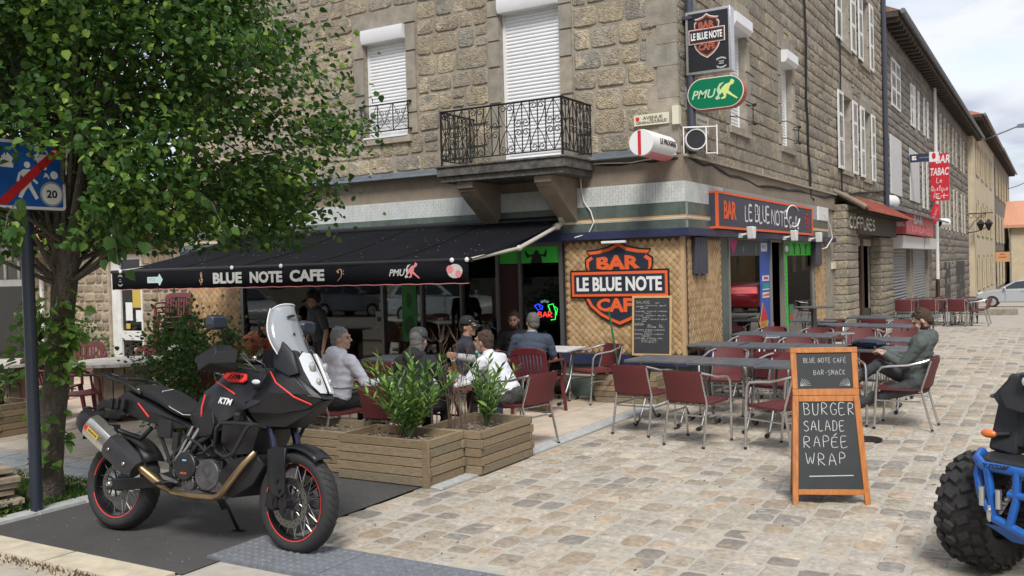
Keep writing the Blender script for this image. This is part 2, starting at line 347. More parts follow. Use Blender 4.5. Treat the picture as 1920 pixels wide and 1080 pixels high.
def lay_stones(frame, material, parent, a0, a1, keys, ch, sw, joint, depth, holes, maxn, seed, near, jit=.14, dome=.25, name='stone', n=10, chamf=.16):
    R = random.Random(seed); V = stone_variants(name, material, 8, n, dome, chamf, jit, seed); P = []
    bs = []
    for k0, k1 in zip(keys[:-1], keys[1:]):
        z = k0; cs = []
        while z < k1-.01:
            h = R.uniform(*ch)
            if k1-z-h < ch[0]*.8: h = k1-z
            cs.append((z, z+h)); z += h
        bs += cs
    for z0, z1 in bs:
        bl = [(p, q) for p, q, r, s in holes if r < z1-.03 and s > z0+.03]
        for s, e in subtract(a0, a1, bl):
            x = s
            while x < e-.04:
                w = R.uniform(*sw)
                if e-x-w < sw[0]*.8: w = e-x
                # now and then two small stones share a place
                if w < sw[0]*1.4 and (z1-z0) > .24 and R.random() < .5:
                    zm = z0+(z1-z0)*R.uniform(.4,.6); lots = [(z0, zm), (zm, z1)]
                else: lots = [(z0, z1)]
                for q0, q1 in lots:
                    P.append((x+w/2, (q0+q1)/2, w-joint*R.uniform(.7,1.6), q1-q0-joint*R.uniform(.7,1.5), depth*R.uniform(.6,1.5)))
                x += w
    P.sort(key=lambda p: (p[0]-near[0])**2+(p[1]-near[1])**2)
    Ms = [frame @ Matrix.Translation((a, b, .001)) @ Matrix.Rotation(R.uniform(-.02,.02), 4, 'Z') @ Matrix.Diagonal((w*R.choice((-1,1)), h*R.choice((-1,1)), d, 1)) for a, b, w, h, d in P]
    for i, M in enumerate(Ms[:maxn]): inst(name, V[i % 8], M, parent)
    merge_inst(name+'_mass', V, Ms[maxn:], material, parent)
    return len(P)
def wall_panels(m, a0, a1, b0, b1, holes, th):
    """a wall slab with real openings, built of cells (front, reveals)"""
    xs = sorted({a0, a1, *[h[0] for h in holes], *[h[1] for h in holes]}); zs = sorted({b0, b1, *[h[2] for h in holes], *[h[3] for h in holes]})
    inside = lambda x, z: any(h[0] < x < h[1] and h[2] < z < h[3] for h in holes)
    for i in range(len(xs)-1):
        for j in range(len(zs)-1):
            if not inside((xs[i]+xs[i+1])/2, (zs[j]+zs[j+1])/2):
                m.quad((xs[i],zs[j],0),(xs[i+1],zs[j],0),(xs[i+1],zs[j+1],0),(xs[i],zs[j+1],0))
    for p, q, r, s in holes:
        m.quad((p,r,0),(q,r,0),(q,r,-th),(p,r,-th)); m.quad((p,s,0),(q,s,0),(q,s,-th),(p,s,-th))
        m.quad((p,r,0),(p,s,0),(p,s,-th),(p,r,-th)); m.quad((q,r,0),(q,s,0),(q,s,-th),(q,r,-th))

# ================================================================== THE GROUND
def gz(y): return 0 if y < 24 else -(y-24)*.031
def gsheet(name, x0, x1, y0, y1, z, material, kind='structure', parent=None):
    m = MB(); ys = [y0]+[v for v in (24, 60) if y0 < v < y1]+[y1]
    m.grid([[(x, y, z+gz(y)) for x in (x0, x1)] for y in ys]); return m.obj(name, material, parent, kind=kind)
gsheet('ground', -400, 400, -300, 500, -.05, MT['street_far'])
gsheet('cobbled_street', -4.62, 14, 3.6, 24, 0, MT['cobble_joint'])
street = bpy.data.objects['cobbled_street']
gsheet('street_surface', -4.36, 14, 24, 140, 0.0, MT['street_far'])
R = random.Random(3)
CV = stone_variants('cobblestone', MT['cobble'], 10, 10, .22, .24, .20, 5)
P = []
x = -4.34
while x < 3.2:
    w = R.uniform(.165, .215); y = 3.74 - R.random()*.2
    while y < 27:
        l = R.uniform(.15, .29)
        if not (x < -1.0 and y < 4.53) or (x+w/2 > -1.0):
            P.append((x+w/2+R.uniform(-.012,.012), y+l/2, w, l))
        y += l
    x += w
y = 4.55
while y < 6.1:                                   # a last row of stones beside the asphalt
    l = R.uniform(.16,.26); P.append((-4.46+R.uniform(-.02,.01), y+l/2, R.uniform(.20,.25), l)); y += l
def cob_M(p):
    x, y, w, l = p; far = max(0, min(1, (y-13)/10))
    return Matrix.Translation((x, y, -.004+gz(y)-.004*far+R.uniform(-.004,.005))) @ Matrix.Rotation(R.uniform(-.07,.07), 4, 'Z') @ Matrix.Diagonal(((w-.022)*R.choice((-1,1)), (l-.024)*R.choice((-1,1)), .014-.005*far, 1))
P.sort(key=lambda p: p[0]**2+p[1]**2 + (1000 if p[0] > .3 else 0))
Ms = [cob_M(p) for p in P]
for i, M in enumerate(Ms[:300]): inst('cobblestone', CV[i%10], M, street)
merge_inst('cobblestone_mass', CV, Ms[300:], MT['cobble'], street)
# terrace of smooth slabs
terr = gsheet('terrace_paving', -24, -4.56, 4.9, 11.6, 0.0, MT['slab_joint'])
SV = []
for q in range(1): 
    m = MB(); m.prism([(-.5,-.5),(.5,-.5),(.5,.5),(-.5,.5)], -.5, .5, sc=.994); SV.append(m.mesh('paving_slab', MT['slab'], 0))
y = 4.95; SL = []
while y < 11.5:
    h = .8; x = -4.57-R.uniform(0,.6)*0
    first = True
    while x > -21:
        w = R.uniform(.7,1.2)
        if first: w *= R.uniform(.4,1); first = False
        if not (x-w/2 > -7.5 and y < 5.9) and not (x-w/2>-6.75 and y<6.0): SL.append((x-w/2, y+h/2, w-.012, min(h, 11.54-y)-.012))
        x -= w
    y += h
for i, (a, b, w, l) in enumerate(SL):
    inst('paving_slab', SV[0], Matrix.Translation((a,b,.006)) @ Matrix.Diagonal((w, l, .012, 1)), terr)
# grey border stones between terrace and cobbles
bo = gsheet('border_strip', -4.565, -4.355, 6.15, 11.56, .005, MT['slab_joint'])
m = MB(); m.prism([(-.5,-.5),(.5,-.5),(.5,.5),(-.5,.5)], -.5, .5, sc=.97); BS = m.mesh('border_stone', MT['border_stone'], 0)
y = 6.17
while y < 11.5:
    l = R.uniform(.5,.9); inst('border_stone', BS, Matrix.Translation((-4.46,y+l/2,.008)) @ Matrix.Diagonal((.195, l-.008, .02, 1)), bo); y += l
# asphalt patch, its borders, cream kerb, tactile plate, road below
gsheet('asphalt_patch', -6.76, -4.58, 3.74, 6.4, .008, MT['asphalt'])
gsheet('road', -30, 30, -25, 3.49, -.11, MT['road'])
gsheet('road_gutter', -30, -4.0, 3.3, 3.5, -.098, MT['soil'])
bo2 = gsheet('tree_pit_border', -6.955, -6.765, 3.74, 6.0, .004, MT['slab_joint'])
y = 3.75
while y < 5.9:
    l = R.uniform(.28,.5); inst('border_stone', BS, Matrix.Translation((-6.855,y+l/2,.012)) @ Matrix.Diagonal((.165, l-.01, .03, 1)), bo2); y += l
x = -10.5
while x < -7.0:
    l = R.uniform(.4,.6); inst('border_stone', BS, Matrix.Translation((x+l/2,5.28,.012)) @ Matrix.Diagonal((l-.01, .22, .03, 1)), bo2)
    inst('border_stone', BS, Matrix.Translation((x+l/2-.1,5.52,.011)) @ Matrix.Diagonal((l-.01, .22, .03, 1)), bo2); x += l
gsheet('tree_pit_soil', -12, -6.96, 3.74, 5.17, .002, MT['soil'])
kb = thing('kerb', '', 'kerb'); del kb['label'], kb['category']; kb['kind'] = 'structure'
m = MB(); m.prism([(-.5,-.5),(.5,-.5),(.5,.5),(-.5,.5)], -.5, .5, sc=.985); KS = m.mesh('kerb_stone', MT['cream_kerb'], 0)
x = -4.62
while x > -16:
    inst('kerb_stone', KS, Matrix.Translation((x-.49,3.615,-.045)) @ Matrix.Diagonal((.975, .235, .125, 1)), kb); x -= .98
m = MB(); m.b2((-4.6,3.5,-.13),(14,3.735,-.004)); m.obj('cobble_edge', MT['border_stone'], None, kind='structure')
tp = thing('tactile_paving', '', 'x'); del tp['label'], tp['category']; tp['kind'] = 'structure'
m = MB(); m.b2((-.5,-.5,-.5),(.5,.5,.5)); TP = m.mesh('tactile_slab', MT['tactile'], 0)
for i in range(7):
    inst('tactile_slab', TP, Matrix.Translation((-4.70+.45*i+.225, 4.285, .006)) @ Matrix.Diagonal((.444, .5, .036, 1)), tp)
m = MB()
for i in range(52):
    for j in range(8): m.lathe([(.0,.0),(.017,0),(.012,.006),(.0,.0065)][1:], 8, (-4.665+.06*i, 4.075+.06*j, .024))
m.obj('tactile_stud', MT['tactile'], tp, kind='stuff')
# grass in the tree pit
def blades(n, fx, h, material, name, seed, parent=None):
    R = random.Random(seed); m = MB()
    for i in range(n):
        x, y = fx(R); a = R.uniform(0,2*pi); hh = h*R.uniform(.4,1); w = .006
        dx, dy = cos(a)*w, sin(a)*w; lx, ly = R.uniform(-.6,.6)*hh, R.uniform(-.6,.6)*hh
        m.add([(x-dx,y-dy,0),(x+dx,y+dy,0),(x+dx*.6+lx*.5,y+dy*.6+ly*.5,hh*.6),(x+lx,y+ly,hh)], [(0,1,2),(0,2,3)])
    o = m.obj(name, material, parent, smooth=0, fixn=False); o['kind'] = 'stuff'; return o
blades(9000, lambda R: (-6.98-abs(R.gauss(0,.9)), R.uniform(3.8,5.15)), .05, MT['leaf'], 'grass', 11)
blades(700, lambda R: (R.uniform(-8,-4.5), 3.49-abs(R.gauss(0,.05))), .03, MT['twig'], 'dead_grass', 12)
m = MB()
for i in range(1250):                           # grit and debris by the kerb and on the asphalt
    x, y = (R.uniform(-8,-4), 3.46-abs(R.gauss(0,.12))) if i < 1100 else (R.uniform(-6.7,-4.6), R.uniform(3.8,6.2))
    s = R.uniform(.002,.005) if i > 1100 else R.uniform(.003,.009); m.box((x, y, (-.105 if i < 1100 else .010)+s*.3), (s*R.uniform(1,2),s,s*.6), R.uniform(0,3))
m.obj('grit', MT['border_stone'], None, smooth=0, fixn=False)['kind'] = 'stuff'
m = MB()
for x, y, r in ((-.42,13.2,.34),(-1.66,9.6,.16)):
    m.lathe([(r,.0),(r,.024),(r*.93,.026),(r*.9,.020),(0.001,.020)], 28, (x,y,0))
m.obj('manhole_cover', MT['black_metal'], street)
m = MB(); RL = random.Random(77)
for i in range(150):
    x, y = RL.uniform(-4.2,.6), RL.uniform(4.6,20); s = RL.uniform(.004,.011); m.box((x,y,.018),(s*RL.uniform(1,4),s,.004),RL.uniform(0,3))
m.obj('litter', mat('dry_litter',(.10,.075,.05),.9,pal=[(.10,.07,.04),(.05,.045,.04),(.5,.48,.42)]), street, smooth=0, kind='stuff')
# ================================================================== THE CORNER BUILDING WITH THE CAFE
CB = thing('corner_building', 'grey and honey stone corner building with balcony above the bar', 'building', (XC, YF, 0))
CB.location = (0,0,0)
W1 = (-9.43,-8.61,3.92,5.62); W2 = (-6.91,-5.95,3.27,5.70); W0 = (-12.6,-11.7,3.92,5.62)
m = mbf(FL); wall_panels(m, -13.8, XC, 2.13, 9.6, [W1, W2], .28); 
m.b2((-13.8,2.13,-.32),(XC-.4,3.2,-.30)); m.obj('front_wall', MT['mortar'], CB, smooth=0, fixn=False)
SW1 = (13.75,14.62,3.87,5.58); SW2 = (16.8,17.6,3.87,5.58)
SH = [(22.2,23.3,3.87,5.6),(24.9,25.9,3.87,5.6)]; UP = [(22.2,23.3,6.8,8.5),(24.9,25.9,6.8,8.5)]
m = mbf(FS); wall_panels(m, YF, 28.2, 2.13, 9.6, [SW1, SW2]+SH+UP, .28); m.obj('street_wall', MT['mortar_street'], CB, smooth=0, fixn=False)
m = MB(); m.b2((-13.8,YF+.3,2.9),(XC-.3,28.1,3.0)); m.b2((-13.8,YF,9.6),(XC,28.2,9.7)); m.b2((-13.8,YF+.001,3),(-13.6,27,9.6)); m.b2((-13.8,28.0,-1),(XC-.01,28.2,9.6)); m.obj('floor_slab', MT['wall_dark'], CB, smooth=0)
def sur(h, s=.21, t=.26, b=0): return (h[0]-s, h[1]+s, h[2]-b, h[3]+t)
holesF = [(-13.9,-13.5,2,9.7)]*0+[sur(W1), sur(W2)]
lay_stones(FL, MT['stone_cafe'], CB, -13.75, XC-.30, [3.34,3.92,5.62,5.9,9.5], (.24,.33), (.20,.52), .032, .015, holesF, 300, 21, (-6.5,4.4), jit=.16, dome=.35, chamf=.09)
holesS = [sur(h, .2, .24) for h in (SW1, SW2, *SH, *UP)]
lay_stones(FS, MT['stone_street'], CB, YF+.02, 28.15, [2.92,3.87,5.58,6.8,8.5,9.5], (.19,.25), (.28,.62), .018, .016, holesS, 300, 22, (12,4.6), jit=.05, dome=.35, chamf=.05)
# dressed quoins and window surrounds
m = MB(); m.prism([(-.5,-.5),(.5,-.5),(.5,.5),(-.5,.5)], -.5, 1, sc=.96); DS = m.mesh('dressed_stone', MT['stone_dressed'], 0)
R = random.Random(31)
def dressed(fr, a, b, w, h, d=.025): inst('dressed_stone', DS, fr @ Matrix.Translation((a,b,.001)) @ Matrix.Diagonal((w,h,d,1)), CB)
for fr, hs in ((FL, (W1, W2)), (FS, (SW1, SW2, *SH, *UP))):
    for h in hs:
        z = h[2]
        while z < h[3]-.05:
            hh = min(R.uniform(.32,.6), h[3]-z)
            if h[3]-z-hh < .15: hh = h[3]-z
            for sx, a in ((-1, h[0]), (1, h[1])):
                w = R.choice((.20,.21,.205)); dressed(fr, a+sx*w/2, z+hh/2, w-.012, hh-.012)
            z += hh
        dressed(fr, (h[0]+h[1])/2, h[3]+.13, h[1]-h[0]+.42, .25, .03)
        if h is not W2: dressed(fr, (h[0]+h[1])/2, h[2]-.06, h[1]-h[0]+.2, .11, .06)
z = 3.34; i = 0
while z < 9.4:
    h = R.uniform(.26,.40); w = .44 if i%2 else .29
    o = inst('quoin', DS, Matrix.Translation((XC-w/2+.012, YF+.14-.012, z+h/2)) @ Matrix.Diagonal((w, .30, h-.012, 1)) @ Matrix.Translation((0,0,-.25)) , CB)
    z += h; i += 1
# roller shutters: box, guides, each slat
def slat_mesh(w, h=.052):
    m = MB(); P = [(0,-h/2),(.006,-h*.42),(.011,-h*.1),(.011,h*.2),(.004,h*.42),(0,h/2)]
    m.add([(x, p[1], p[0]) for x in (-w/2, w/2) for p in P]+[(x, p[1], -.006) for x in (-w/2, w/2) for p in (P[0], P[-1])], [(i, i+1, 7+i, 6+i) for i in range(5)]+[(0,6,14,12),(5,13,15,11)])
    return m.mesh('slat', MT['pvc_white'], 50, True)
def roller(fr, h, box=.22, out=.11, parent=CB, dep=-.10, closed=True, name='roller_shutter', step=.052, material='pvc_white'):
    r = mbf(fr); a0, a1, b0, b1 = h; bx = [(0,b1-box),(out*.75,b1-box),(out,b1-box*.72),(out,b1-.012),(0,b1)]
    r.add([(a, p[1], p[0]-.02) for a in (a0, a1) for p in bx], [(0,1,2,3,4),(9,8,7,6,5)]+[(i,(i+1)%5,5+(i+1)%5,5+i) for i in range(5)])
    for a in (a0, a1-.045): r.b2((a, b0, dep-.02), (a+.045, b1-box, dep+.022))
    r.b2((a0+.045, b0, dep-.012), (a1-.045, b0+.05, dep+.018)); r.b2((a0+.002,b1-box,dep-.1),(a1-.002,b1-.01,-.021))
    o = r.obj(name, MT[material], parent, smooth=30)
    if closed:
        sm = slat_mesh(a1-a0-.09, step*.97); n = int((b1-box-b0-.05)/step)+1
        if material != 'pvc_white': sm.materials[0] = MT[material]
        for i in range(n):
            bb = b0+.05+(i+.5)*step
            if bb < b1-box+.03: inst('slat', sm, fr @ Matrix.Translation(((a0+a1)/2, bb, dep)), o)
    else:
        r = mbf(fr); r.b2((a0+.05,b0,dep-.2),(a1-.05,b1,dep-.18)); r.obj('pane', MT['glass_dark'], o, smooth=0)
    return o
roller(FL, W1); roller(FL, W2)
roller(FS, SW1, dep=-.12, out=.16); roller(FS, SW2, dep=-.12, out=.16)
m = mbf(FL); m.b2((W1[0]-.02,3.90,-.1),(W1[1]+.02,3.925,.07)); m.b2((W2[0],3.255,-.1),(W2[1],3.285,.02)); m.obj('window_sill', MT['pvc_white'], CB)
# louvred shutters, opened against the wall
def louvre(fr, a0, a1, b0, b1, parent, off=.04, th=.035, material='paint_white', ang=0):
    """one shutter leaf: frame, panels of slats"""
    M = fr @ Matrix.Translation((a0, b0, off)) @ Matrix.Rotation(ang, 4, 'Y'); w, h = a1-a0, b1-b0; m = mbf(M); f = .06
    m.b2((0,0,0),(f,h,th)); m.b2((w-f,0,0),(w,h,th)); zs = [0, h*.36, h*.68, h-.07]
    for z in zs: m.b2((f,z,.002),(w-f,z+.07,th-.002))
    s = m.obj('shutter', MT[material], parent, smooth=0); m = mbf(M)
    for z0, z1 in zip(zs[:-1], zs[1:]):
        z = z0+.085
        while z < z1-.01: m.beam((f, z, th*.5), (w-f, z, th*.5), .035, .007, up=(0,.75,.66)); z += .036
    m.b2((f,0,.004),(w-f,h,.007)); m.obj('louvre_slats', MT[material], s, smooth=0); 
    return s
def wooden_window(fr, h, parent, dep=-.2, bars=True):
    a0, a1, b0, b1 = h; m = mbf(fr)
    for p, q, r, s in ((a0,a0+.06,b0,b1),(a1-.06,a1,b0,b1),(a0,a1,b1-.07,b1),(a0,a1,b0,b0+.07),((a0+a1)/2-.035,(a0+a1)/2+.035,b0,b1)): m.b2((p,r,dep),(q,s,dep+.05))
    if bars:
        for k in (1,2): m.b2((a0,b0+(b1-b0)*k/3-.015,dep+.005),(a1,b0+(b1-b0)*k/3+.015,dep+.04))
    w = m.obj('window', MT['paint_white'], parent, smooth=0); m = mbf(fr); m.b2((a0,b0,dep+.015),(a1,b1,dep+.021)); m.obj('pane', MT['glass_dark'], w, smooth=0)
    m = mbf(fr); m.b2((a0,b0,dep-.25),(a1,b1,dep-.23)); m.obj('blind', MT['wall_dark'], w, smooth=0)
for h in SH+UP:
    wooden_window(FS, h, CB)
    wl = (h[1]-h[0])/2+.02
    louvre(FS, h[0]-wl-.03, h[0]-.03, h[2]-.02, h[3]+.01, CB); louvre(FS, h[1]+.03, h[1]+wl+.03, h[2]-.02, h[3]+.01, CB)
# zinc ledge, stone band, tile bands
def band(fr, a0, a1, b0, b1, c, material, name, back=.0):
    m = mbf(fr); m.b2((a0,b0,-.02+back),(a1,b1,c)); return m.obj(name, MT[material], CB, smooth=0)
m = mbf(FL)
for a0, a1 in ((-13.8,-7.41),(-5.47,-4.60)):
    m.add([(a, b, c) for a in (a0, a1) for b, c in ((3.30,0),(3.27,.20),(3.235,.205),(3.225,.19),(3.225,0))], [(i,i+1,6+i,5+i) for i in range(4)]+[(0,1,2,3,4),(9,8,7,6,5)])
    m.b2((a0,3.30,0),(a1,3.345,.012))
m.obj('zinc_flashing', MT['zinc'], CB, smooth=0)
band(FL, -13.8, XC+.058, 2.88, 3.225, .055, 'corbel_stone', 'stone_band'); band(FS, YF+.021, 21.0, 2.88, 3.2, .058, 'corbel_stone', 'stone_band')
m = mbf(FS); m.b2((YF-.02,3.2,0),(21.1,3.235,.10)); m.obj('stone_ledge', MT['stone_dressed'], CB)
band(FL, -13.8, XC+.085, 2.605, 2.88, .085, 'tile_joint', 'tile_bed'); band(FS, YF+.021, 20.05, 2.605, 2.88, .085, 'tile_joint', 'tile_bed')
def vtiles(fr, a0, a1, b0, b1, c, tw=.044, th=.092, gap=.003):
    m = mbf(fr); n = int((a1-a0)/tw); tw = (a1-a0)/n
    for i in range(n):
        z = b0-(th/2 if i%2 else 0)
        while z < b1-.004:
            lo, hi = max(z, b0), min(z+th, b1)
            if hi-lo > .01: m.b2((a0+i*tw+gap/2, lo+gap/2, c-.005), (a0+(i+1)*tw-gap/2, hi-gap/2, c+.004+.001*((i*7)%3)))
            z += th
    o = m.obj('wall_tile', MT['tile_white'], CB, smooth=0, kind='stuff'); return o
vtiles(FL, -13.8, XC+.088, 2.61, 2.88, .087); vtiles(FS, YF-.078, 13.05, 2.61, 2.88, .087)
m = mbf(FS); m.b2((19.15,2.605,.04),(20.05,2.88,.12)); m.obj('white_band', MT['paint_white'], CB)
def bigtiles(fr, a0, a1, b0, b1, c, w=.30):
    m = mbf(fr); m.b2((a0+.004,b0,0),(a1-.004,b1,c-.004)); x = a0; m2 = mbf(fr)
    while x < a1-.01:
        e = min(x+w, a1); m2.b2((x+.0015,b0,c-.006),(e-.0015,b1,c)); x = e
    m2.obj('green_tile', MT['tile_green'], CB, smooth=0, kind='stuff'); m.obj('tile_bed', MT['tile_joint'], CB, smooth=0)
for a0, a1, fr in ((-13.8, XC+.10, FL), (YF+.006, 20.05, FS)):
    bigtiles(fr, a0, a1, 2.44, 2.605, .10); bigtiles(fr, a0, a1, 2.27, 2.385, .10)
    m = mbf(fr); e = .004 if fr is FL else 0; m.b2((a0,2.40,0),(a1+e*2,2.42,.108)); m.b2((a0,2.385,0),(a1+e,2.40,.104)); m.obj('tile_stripe', MT['stripe_cream'], CB, smooth=0)
    m = mbf(fr); m.b2((a0,2.42,0),(a1+e*1.5,2.44,.106)); m.obj('tile_stripe', MT['stripe_orange'], CB, smooth=0)
# navy fascia
m = mbf(FL); m.b2((-13.7,2.165,-.1),(XC+.16,2.268,.17)); m.b2((-13.7,2.16,-.1),(XC+.15,2.166,.15)); m.obj('navy_fascia', MT['navy_metal'], CB)
m = mbf(FS); m.b2((YF+.101,2.167,-.1),(20.6,2.266,.16)); m.obj('navy_fascia', MT['navy_metal'], CB)
# plinth under the bamboo
m = mbf(FL); m.b2((-6.02,.46,-.1),(XC+.10,.60,.11)); m.obj('navy_sill', MT['navy_metal'], CB); m = mbf(FS); m.b2((YF+.101,.462,-.1),(13.45,.598,.10)); m.obj('navy_sill', MT['navy_metal'], CB)
m = mbf(FL); m.b2((-6.02,0,-.1),(XC+.06,.46,.06)); m.b2((-12.3,0,-.1),(-7.06,.30,.05)); m.obj('plinth', MT['tile_green'], CB, smooth=0)
m = mbf(FS); m.b2((YF+.101,0,-.1),(13.45,.46,.06)); m.obj('plinth', MT['tile_green'], CB, smooth=0)
m = mbf(FL); m.b2((-6.02,.29,.0),(XC+.065,.31,.066)); m.obj('tile_stripe', MT['stripe_cream'], CB, smooth=0)
# woven bamboo cladding: every diagonal strip crossing is a raised lozenge
def bamboo(fr, a0, a1, b0, b1, c, s, seed, maxn=300, sx=1.0, near=None):
    bk = mbf(fr); bk.b2((a0,b0,-.05),(a1,b1,c)); p = bk.obj('woven_panel', MT['bamboo_back'], CB, smooth=0)
    R = random.Random(seed); V = []
    for q in range(4):
        m = MB(); t = .012
        # lozenge that dips under its neighbours at two ends
        up = 1 if q % 2 else -1; g = .485
        m.add([(0,-g,.001),(g*1,0,.010),(0,g,.001),(-g,0,.010),(0,-g*.45,.011),(g*.45,0,.013),(0,g*.45,.011),(-g*.45,0,.013)] if up == 1 else [(0,-g,.010),(g,0,.001),(0,g,.010),(-g,0,.001),(0,-g*.45,.013),(g*.45,0,.011),(0,g*.45,.013),(-g*.45,0,.011)],
              [(0,1,5,4),(1,2,6,5),(2,3,7,6),(3,0,4,7),(4,5,6,7)])
        V.append(m.mesh('bamboo_strip', MT['bamboo'], 60))
    Ms = []; i = 0; rows = int((b1-b0)/(s/2))
    for r in range(rows+2):
        bb = b0+r*s/2; off = (r%2)*s*sx/2; aa = a0+off
        while aa <= a1+.001:
            if a0+s*.28*sx < aa < a1-s*.28*sx and b0+s*.28 < bb < b1-s*.28:
                Ms.append((aa, bb, r))
            aa += s*sx
    full = Ms
    if near: full.sort(key=lambda q: (q[0]-near[0])**2+(q[1]-near[1])**2)
    mk = lambda q: fr @ Matrix.Translation((q[0], q[1], c)) @ Matrix.Rotation(R.uniform(-.03,.03), 4, 'Z') @ Matrix.Diagonal((s*sx*1.0, s*1.0, 1.0, 1))
    for q in full[:maxn]: inst('bamboo_strip', V[q[2]%2*1], mk(q), p)
    # the rest joined, sorted so the weave keeps its over-under
    rest = full[maxn:]
    if rest: merge_inst('bamboo_weave', [V[0]], [mk(q) for q in rest], MT['bamboo'], p)
    return p
bamboo(FL, -5.93, XC+.04, .60, 2.163, .05, .100, 41, near=(-5,1.4)); bamboo(FS, YF+.051, 13.05, .60, 2.165, .04, .100, 42, near=(12,1.4))
bamboo(FL, -13.66, -12.33, .30, 2.163, .03, .135, 43, maxn=200); bamboo(FS, 19.05, 20.05, .5, 2.165, .03, .13, 44, maxn=60)
m = mbf(FL); m.b2((XC+.0,.60,.0),(XC+.052,2.16,.062)); m.obj('corner_trim', MT['bamboo'], CB)
# steel posts and glazing bars of the shopfront
m = mbf(FL)
for a, w in ((-6.0,.06),(-12.30,.07),(-9.19,.045),(-8.43,.03),(-7.70,.03),(-7.05,.05)): m.b2((a-w/2,.0,-.06),(a+w/2,2.165,.045))
m.b2((-12.3,2.10,-.06),(-6.0,2.165,.04)); m.b2((-12.3,.27,-.06),(-7.05,.34,.045)); m.b2((-6.70,0,-.05),(-6.66,2.1,.03))
m.obj('shopfront_frame', MT['steel_grey'], CB)
m = mbf(FL); m.b2((-12.28,.3,-.012),(-7.05,2.12,-.004)); m.obj('shop_window', MT['glass_dark'], CB, smooth=0)
m = mbf(FL); m.b2((-6.66,0,-.012),(-6.02,2.12,-.004)); m.obj('shop_window', MT['glass_dark'], CB, smooth=0)
m = mbf(FL); m.b2((-7.03,.02,-.03),(-6.70,1.86,.0)); m.obj('burgundy_door', MT['burg_dark'], CB, bevel=.004)
# back room: floor, walls, ceiling
m = MB(); m.b2((-13.5,YF+.1,-.1),(XC-.15,27.9,.012)); m.obj('cafe_floor', MT['slab_joint'], CB, smooth=0)
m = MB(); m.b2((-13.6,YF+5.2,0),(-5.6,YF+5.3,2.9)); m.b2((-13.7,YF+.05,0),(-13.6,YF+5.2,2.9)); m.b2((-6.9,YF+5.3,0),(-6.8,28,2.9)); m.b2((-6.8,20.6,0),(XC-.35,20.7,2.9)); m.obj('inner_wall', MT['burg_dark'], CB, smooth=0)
m = MB(); m.b2((-11.5,YF+2.6,0),(-6.5,YF+3.1,1.05)); m.b2((-11.6,YF+2.5,1.05),(-6.4,YF+3.2,1.10)); m.b2((-11.5,YF+5.0,1.2),(-6.5,YF+5.18,1.23)); m.b2((-11.5,YF+5.0,1.6),(-6.5,YF+5.18,1.63)); m.obj('bar_counter', MT['wood_old'], CB)
# street side of the shop front
m = mbf(FS); m.b2((13.05,0,-.2),(13.45,2.165,.02)); m.obj('pilaster', MT['tile_green'], CB)
m = mbf(FS)
for a, w in ((13.49,.05),(15.83,.05),(16.68,.05),(19.02,.05)): m.b2((a-w/2,0,-.05),(a+w/2,2.165,.035))
m.b2((13.49,.30,-.05),(15.83,.36,.04)); m.b2((16.68,.30,-.05),(19.02,.36,.04)); m.obj('shopfront_frame', MT['alu_dull'], CB)
m = mbf(FS); m.b2((13.5,0,-.1),(15.8,.3,.03)); m.b2((16.7,0,-.1),(19.0,.3,.03)); m.b2((20.05,0,-.2),(21.0,2.9,.015)); m.obj('stall_riser', MT['stone_dressed'], CB, smooth=0)
for a0, a1 in ((13.5,15.82),(16.7,19.0)):
    m = mbf(FS); m.b2((a0,.34,-.012),(a1,2.165,-.004)); m.obj('shop_window', MT['glass_dark'], CB, smooth=0)
m = mbf(FS); m.b2((15.7,0,-1.6),(16.8,2.6,-1.55)); m.b2((15.72,0,-1.55),(15.76,2.6,-.3)); m.obj('porch_wall', MT['burg_dark'], CB, smooth=0)
# stone piers between shop and hairdresser, and hairdresser's front
def pier(a0, a1, b1, seed, out=.12, b0=-.1):
    m = mbf(FS); m.b2((a0,b0,-.1),(a1,b1,out-.02)); m.obj('pier', MT['mortar_street'], CB, smooth=0)
    R = random.Random(seed); V = stone_variants('stone', MT['stone_street'], 4, 8, .3, .12, .04, seed); z = b0+.1; i = 0
    while z < b1-.05:
        h = min(R.uniform(.15,.20), b1-z)
        inst('stone', V[i%4], FS @ Matrix.Translation(((a0+a1)/2, z+h/2, out-.04)) @ Matrix.Diagonal((a1-a0+.02, h-.008, .05, 1)), CB)
        inst('stone', V[(i+1)%4], FS @ Matrix.Translation((a0, z+h/2, out/2-.02)) @ Matrix.Rotation(-pi/2, 4, 'Y') @ Matrix.Diagonal((out+.05, h-.008, .03, 1)), CB)
        z += h; i += 1
pier(21.05, 22.45, 3.0, 51, .28); pier(25.9, 28.0, 2.35, 52, .25)
m = mbf(FS); m.b2((22.4,0,-.5),(22.7,2.4,-.1)); m.b2((24.3,0,-.35),(24.62,2.4,.02)); m.b2((22.4,2.3,-.35),(26,2.9,.05)); m.obj('shop_surround', mat('brown_paint',(.055,.028,.017),.5,nz=(6,.2)), CB)
m = mbf(FS); m.b2((22.7,0,-.3),(24.3,2.35,-.26)); m.b2((24.62,.5,-.3),(25.9,2.35,-.28)); m.obj('shop_window', MT['glass_dark'], CB, smooth=0)
m = mbf(FS); m.b2((22.7,0,-.6),(25.9,2.4,-.55)); m.b2((24.62,0,-.3),(25.9,.5,-.05)); m.obj('shop_back', MT['wall_dark'], CB, smooth=0)
m = mbf(FS); m.b2((22.2,2.38,.0),(28.1,2.86,.32)); sb = m.obj('hairdresser_board', mat('brown_board',(.06,.047,.035),.6,nz=(4,.3)), CB, bevel=.004)
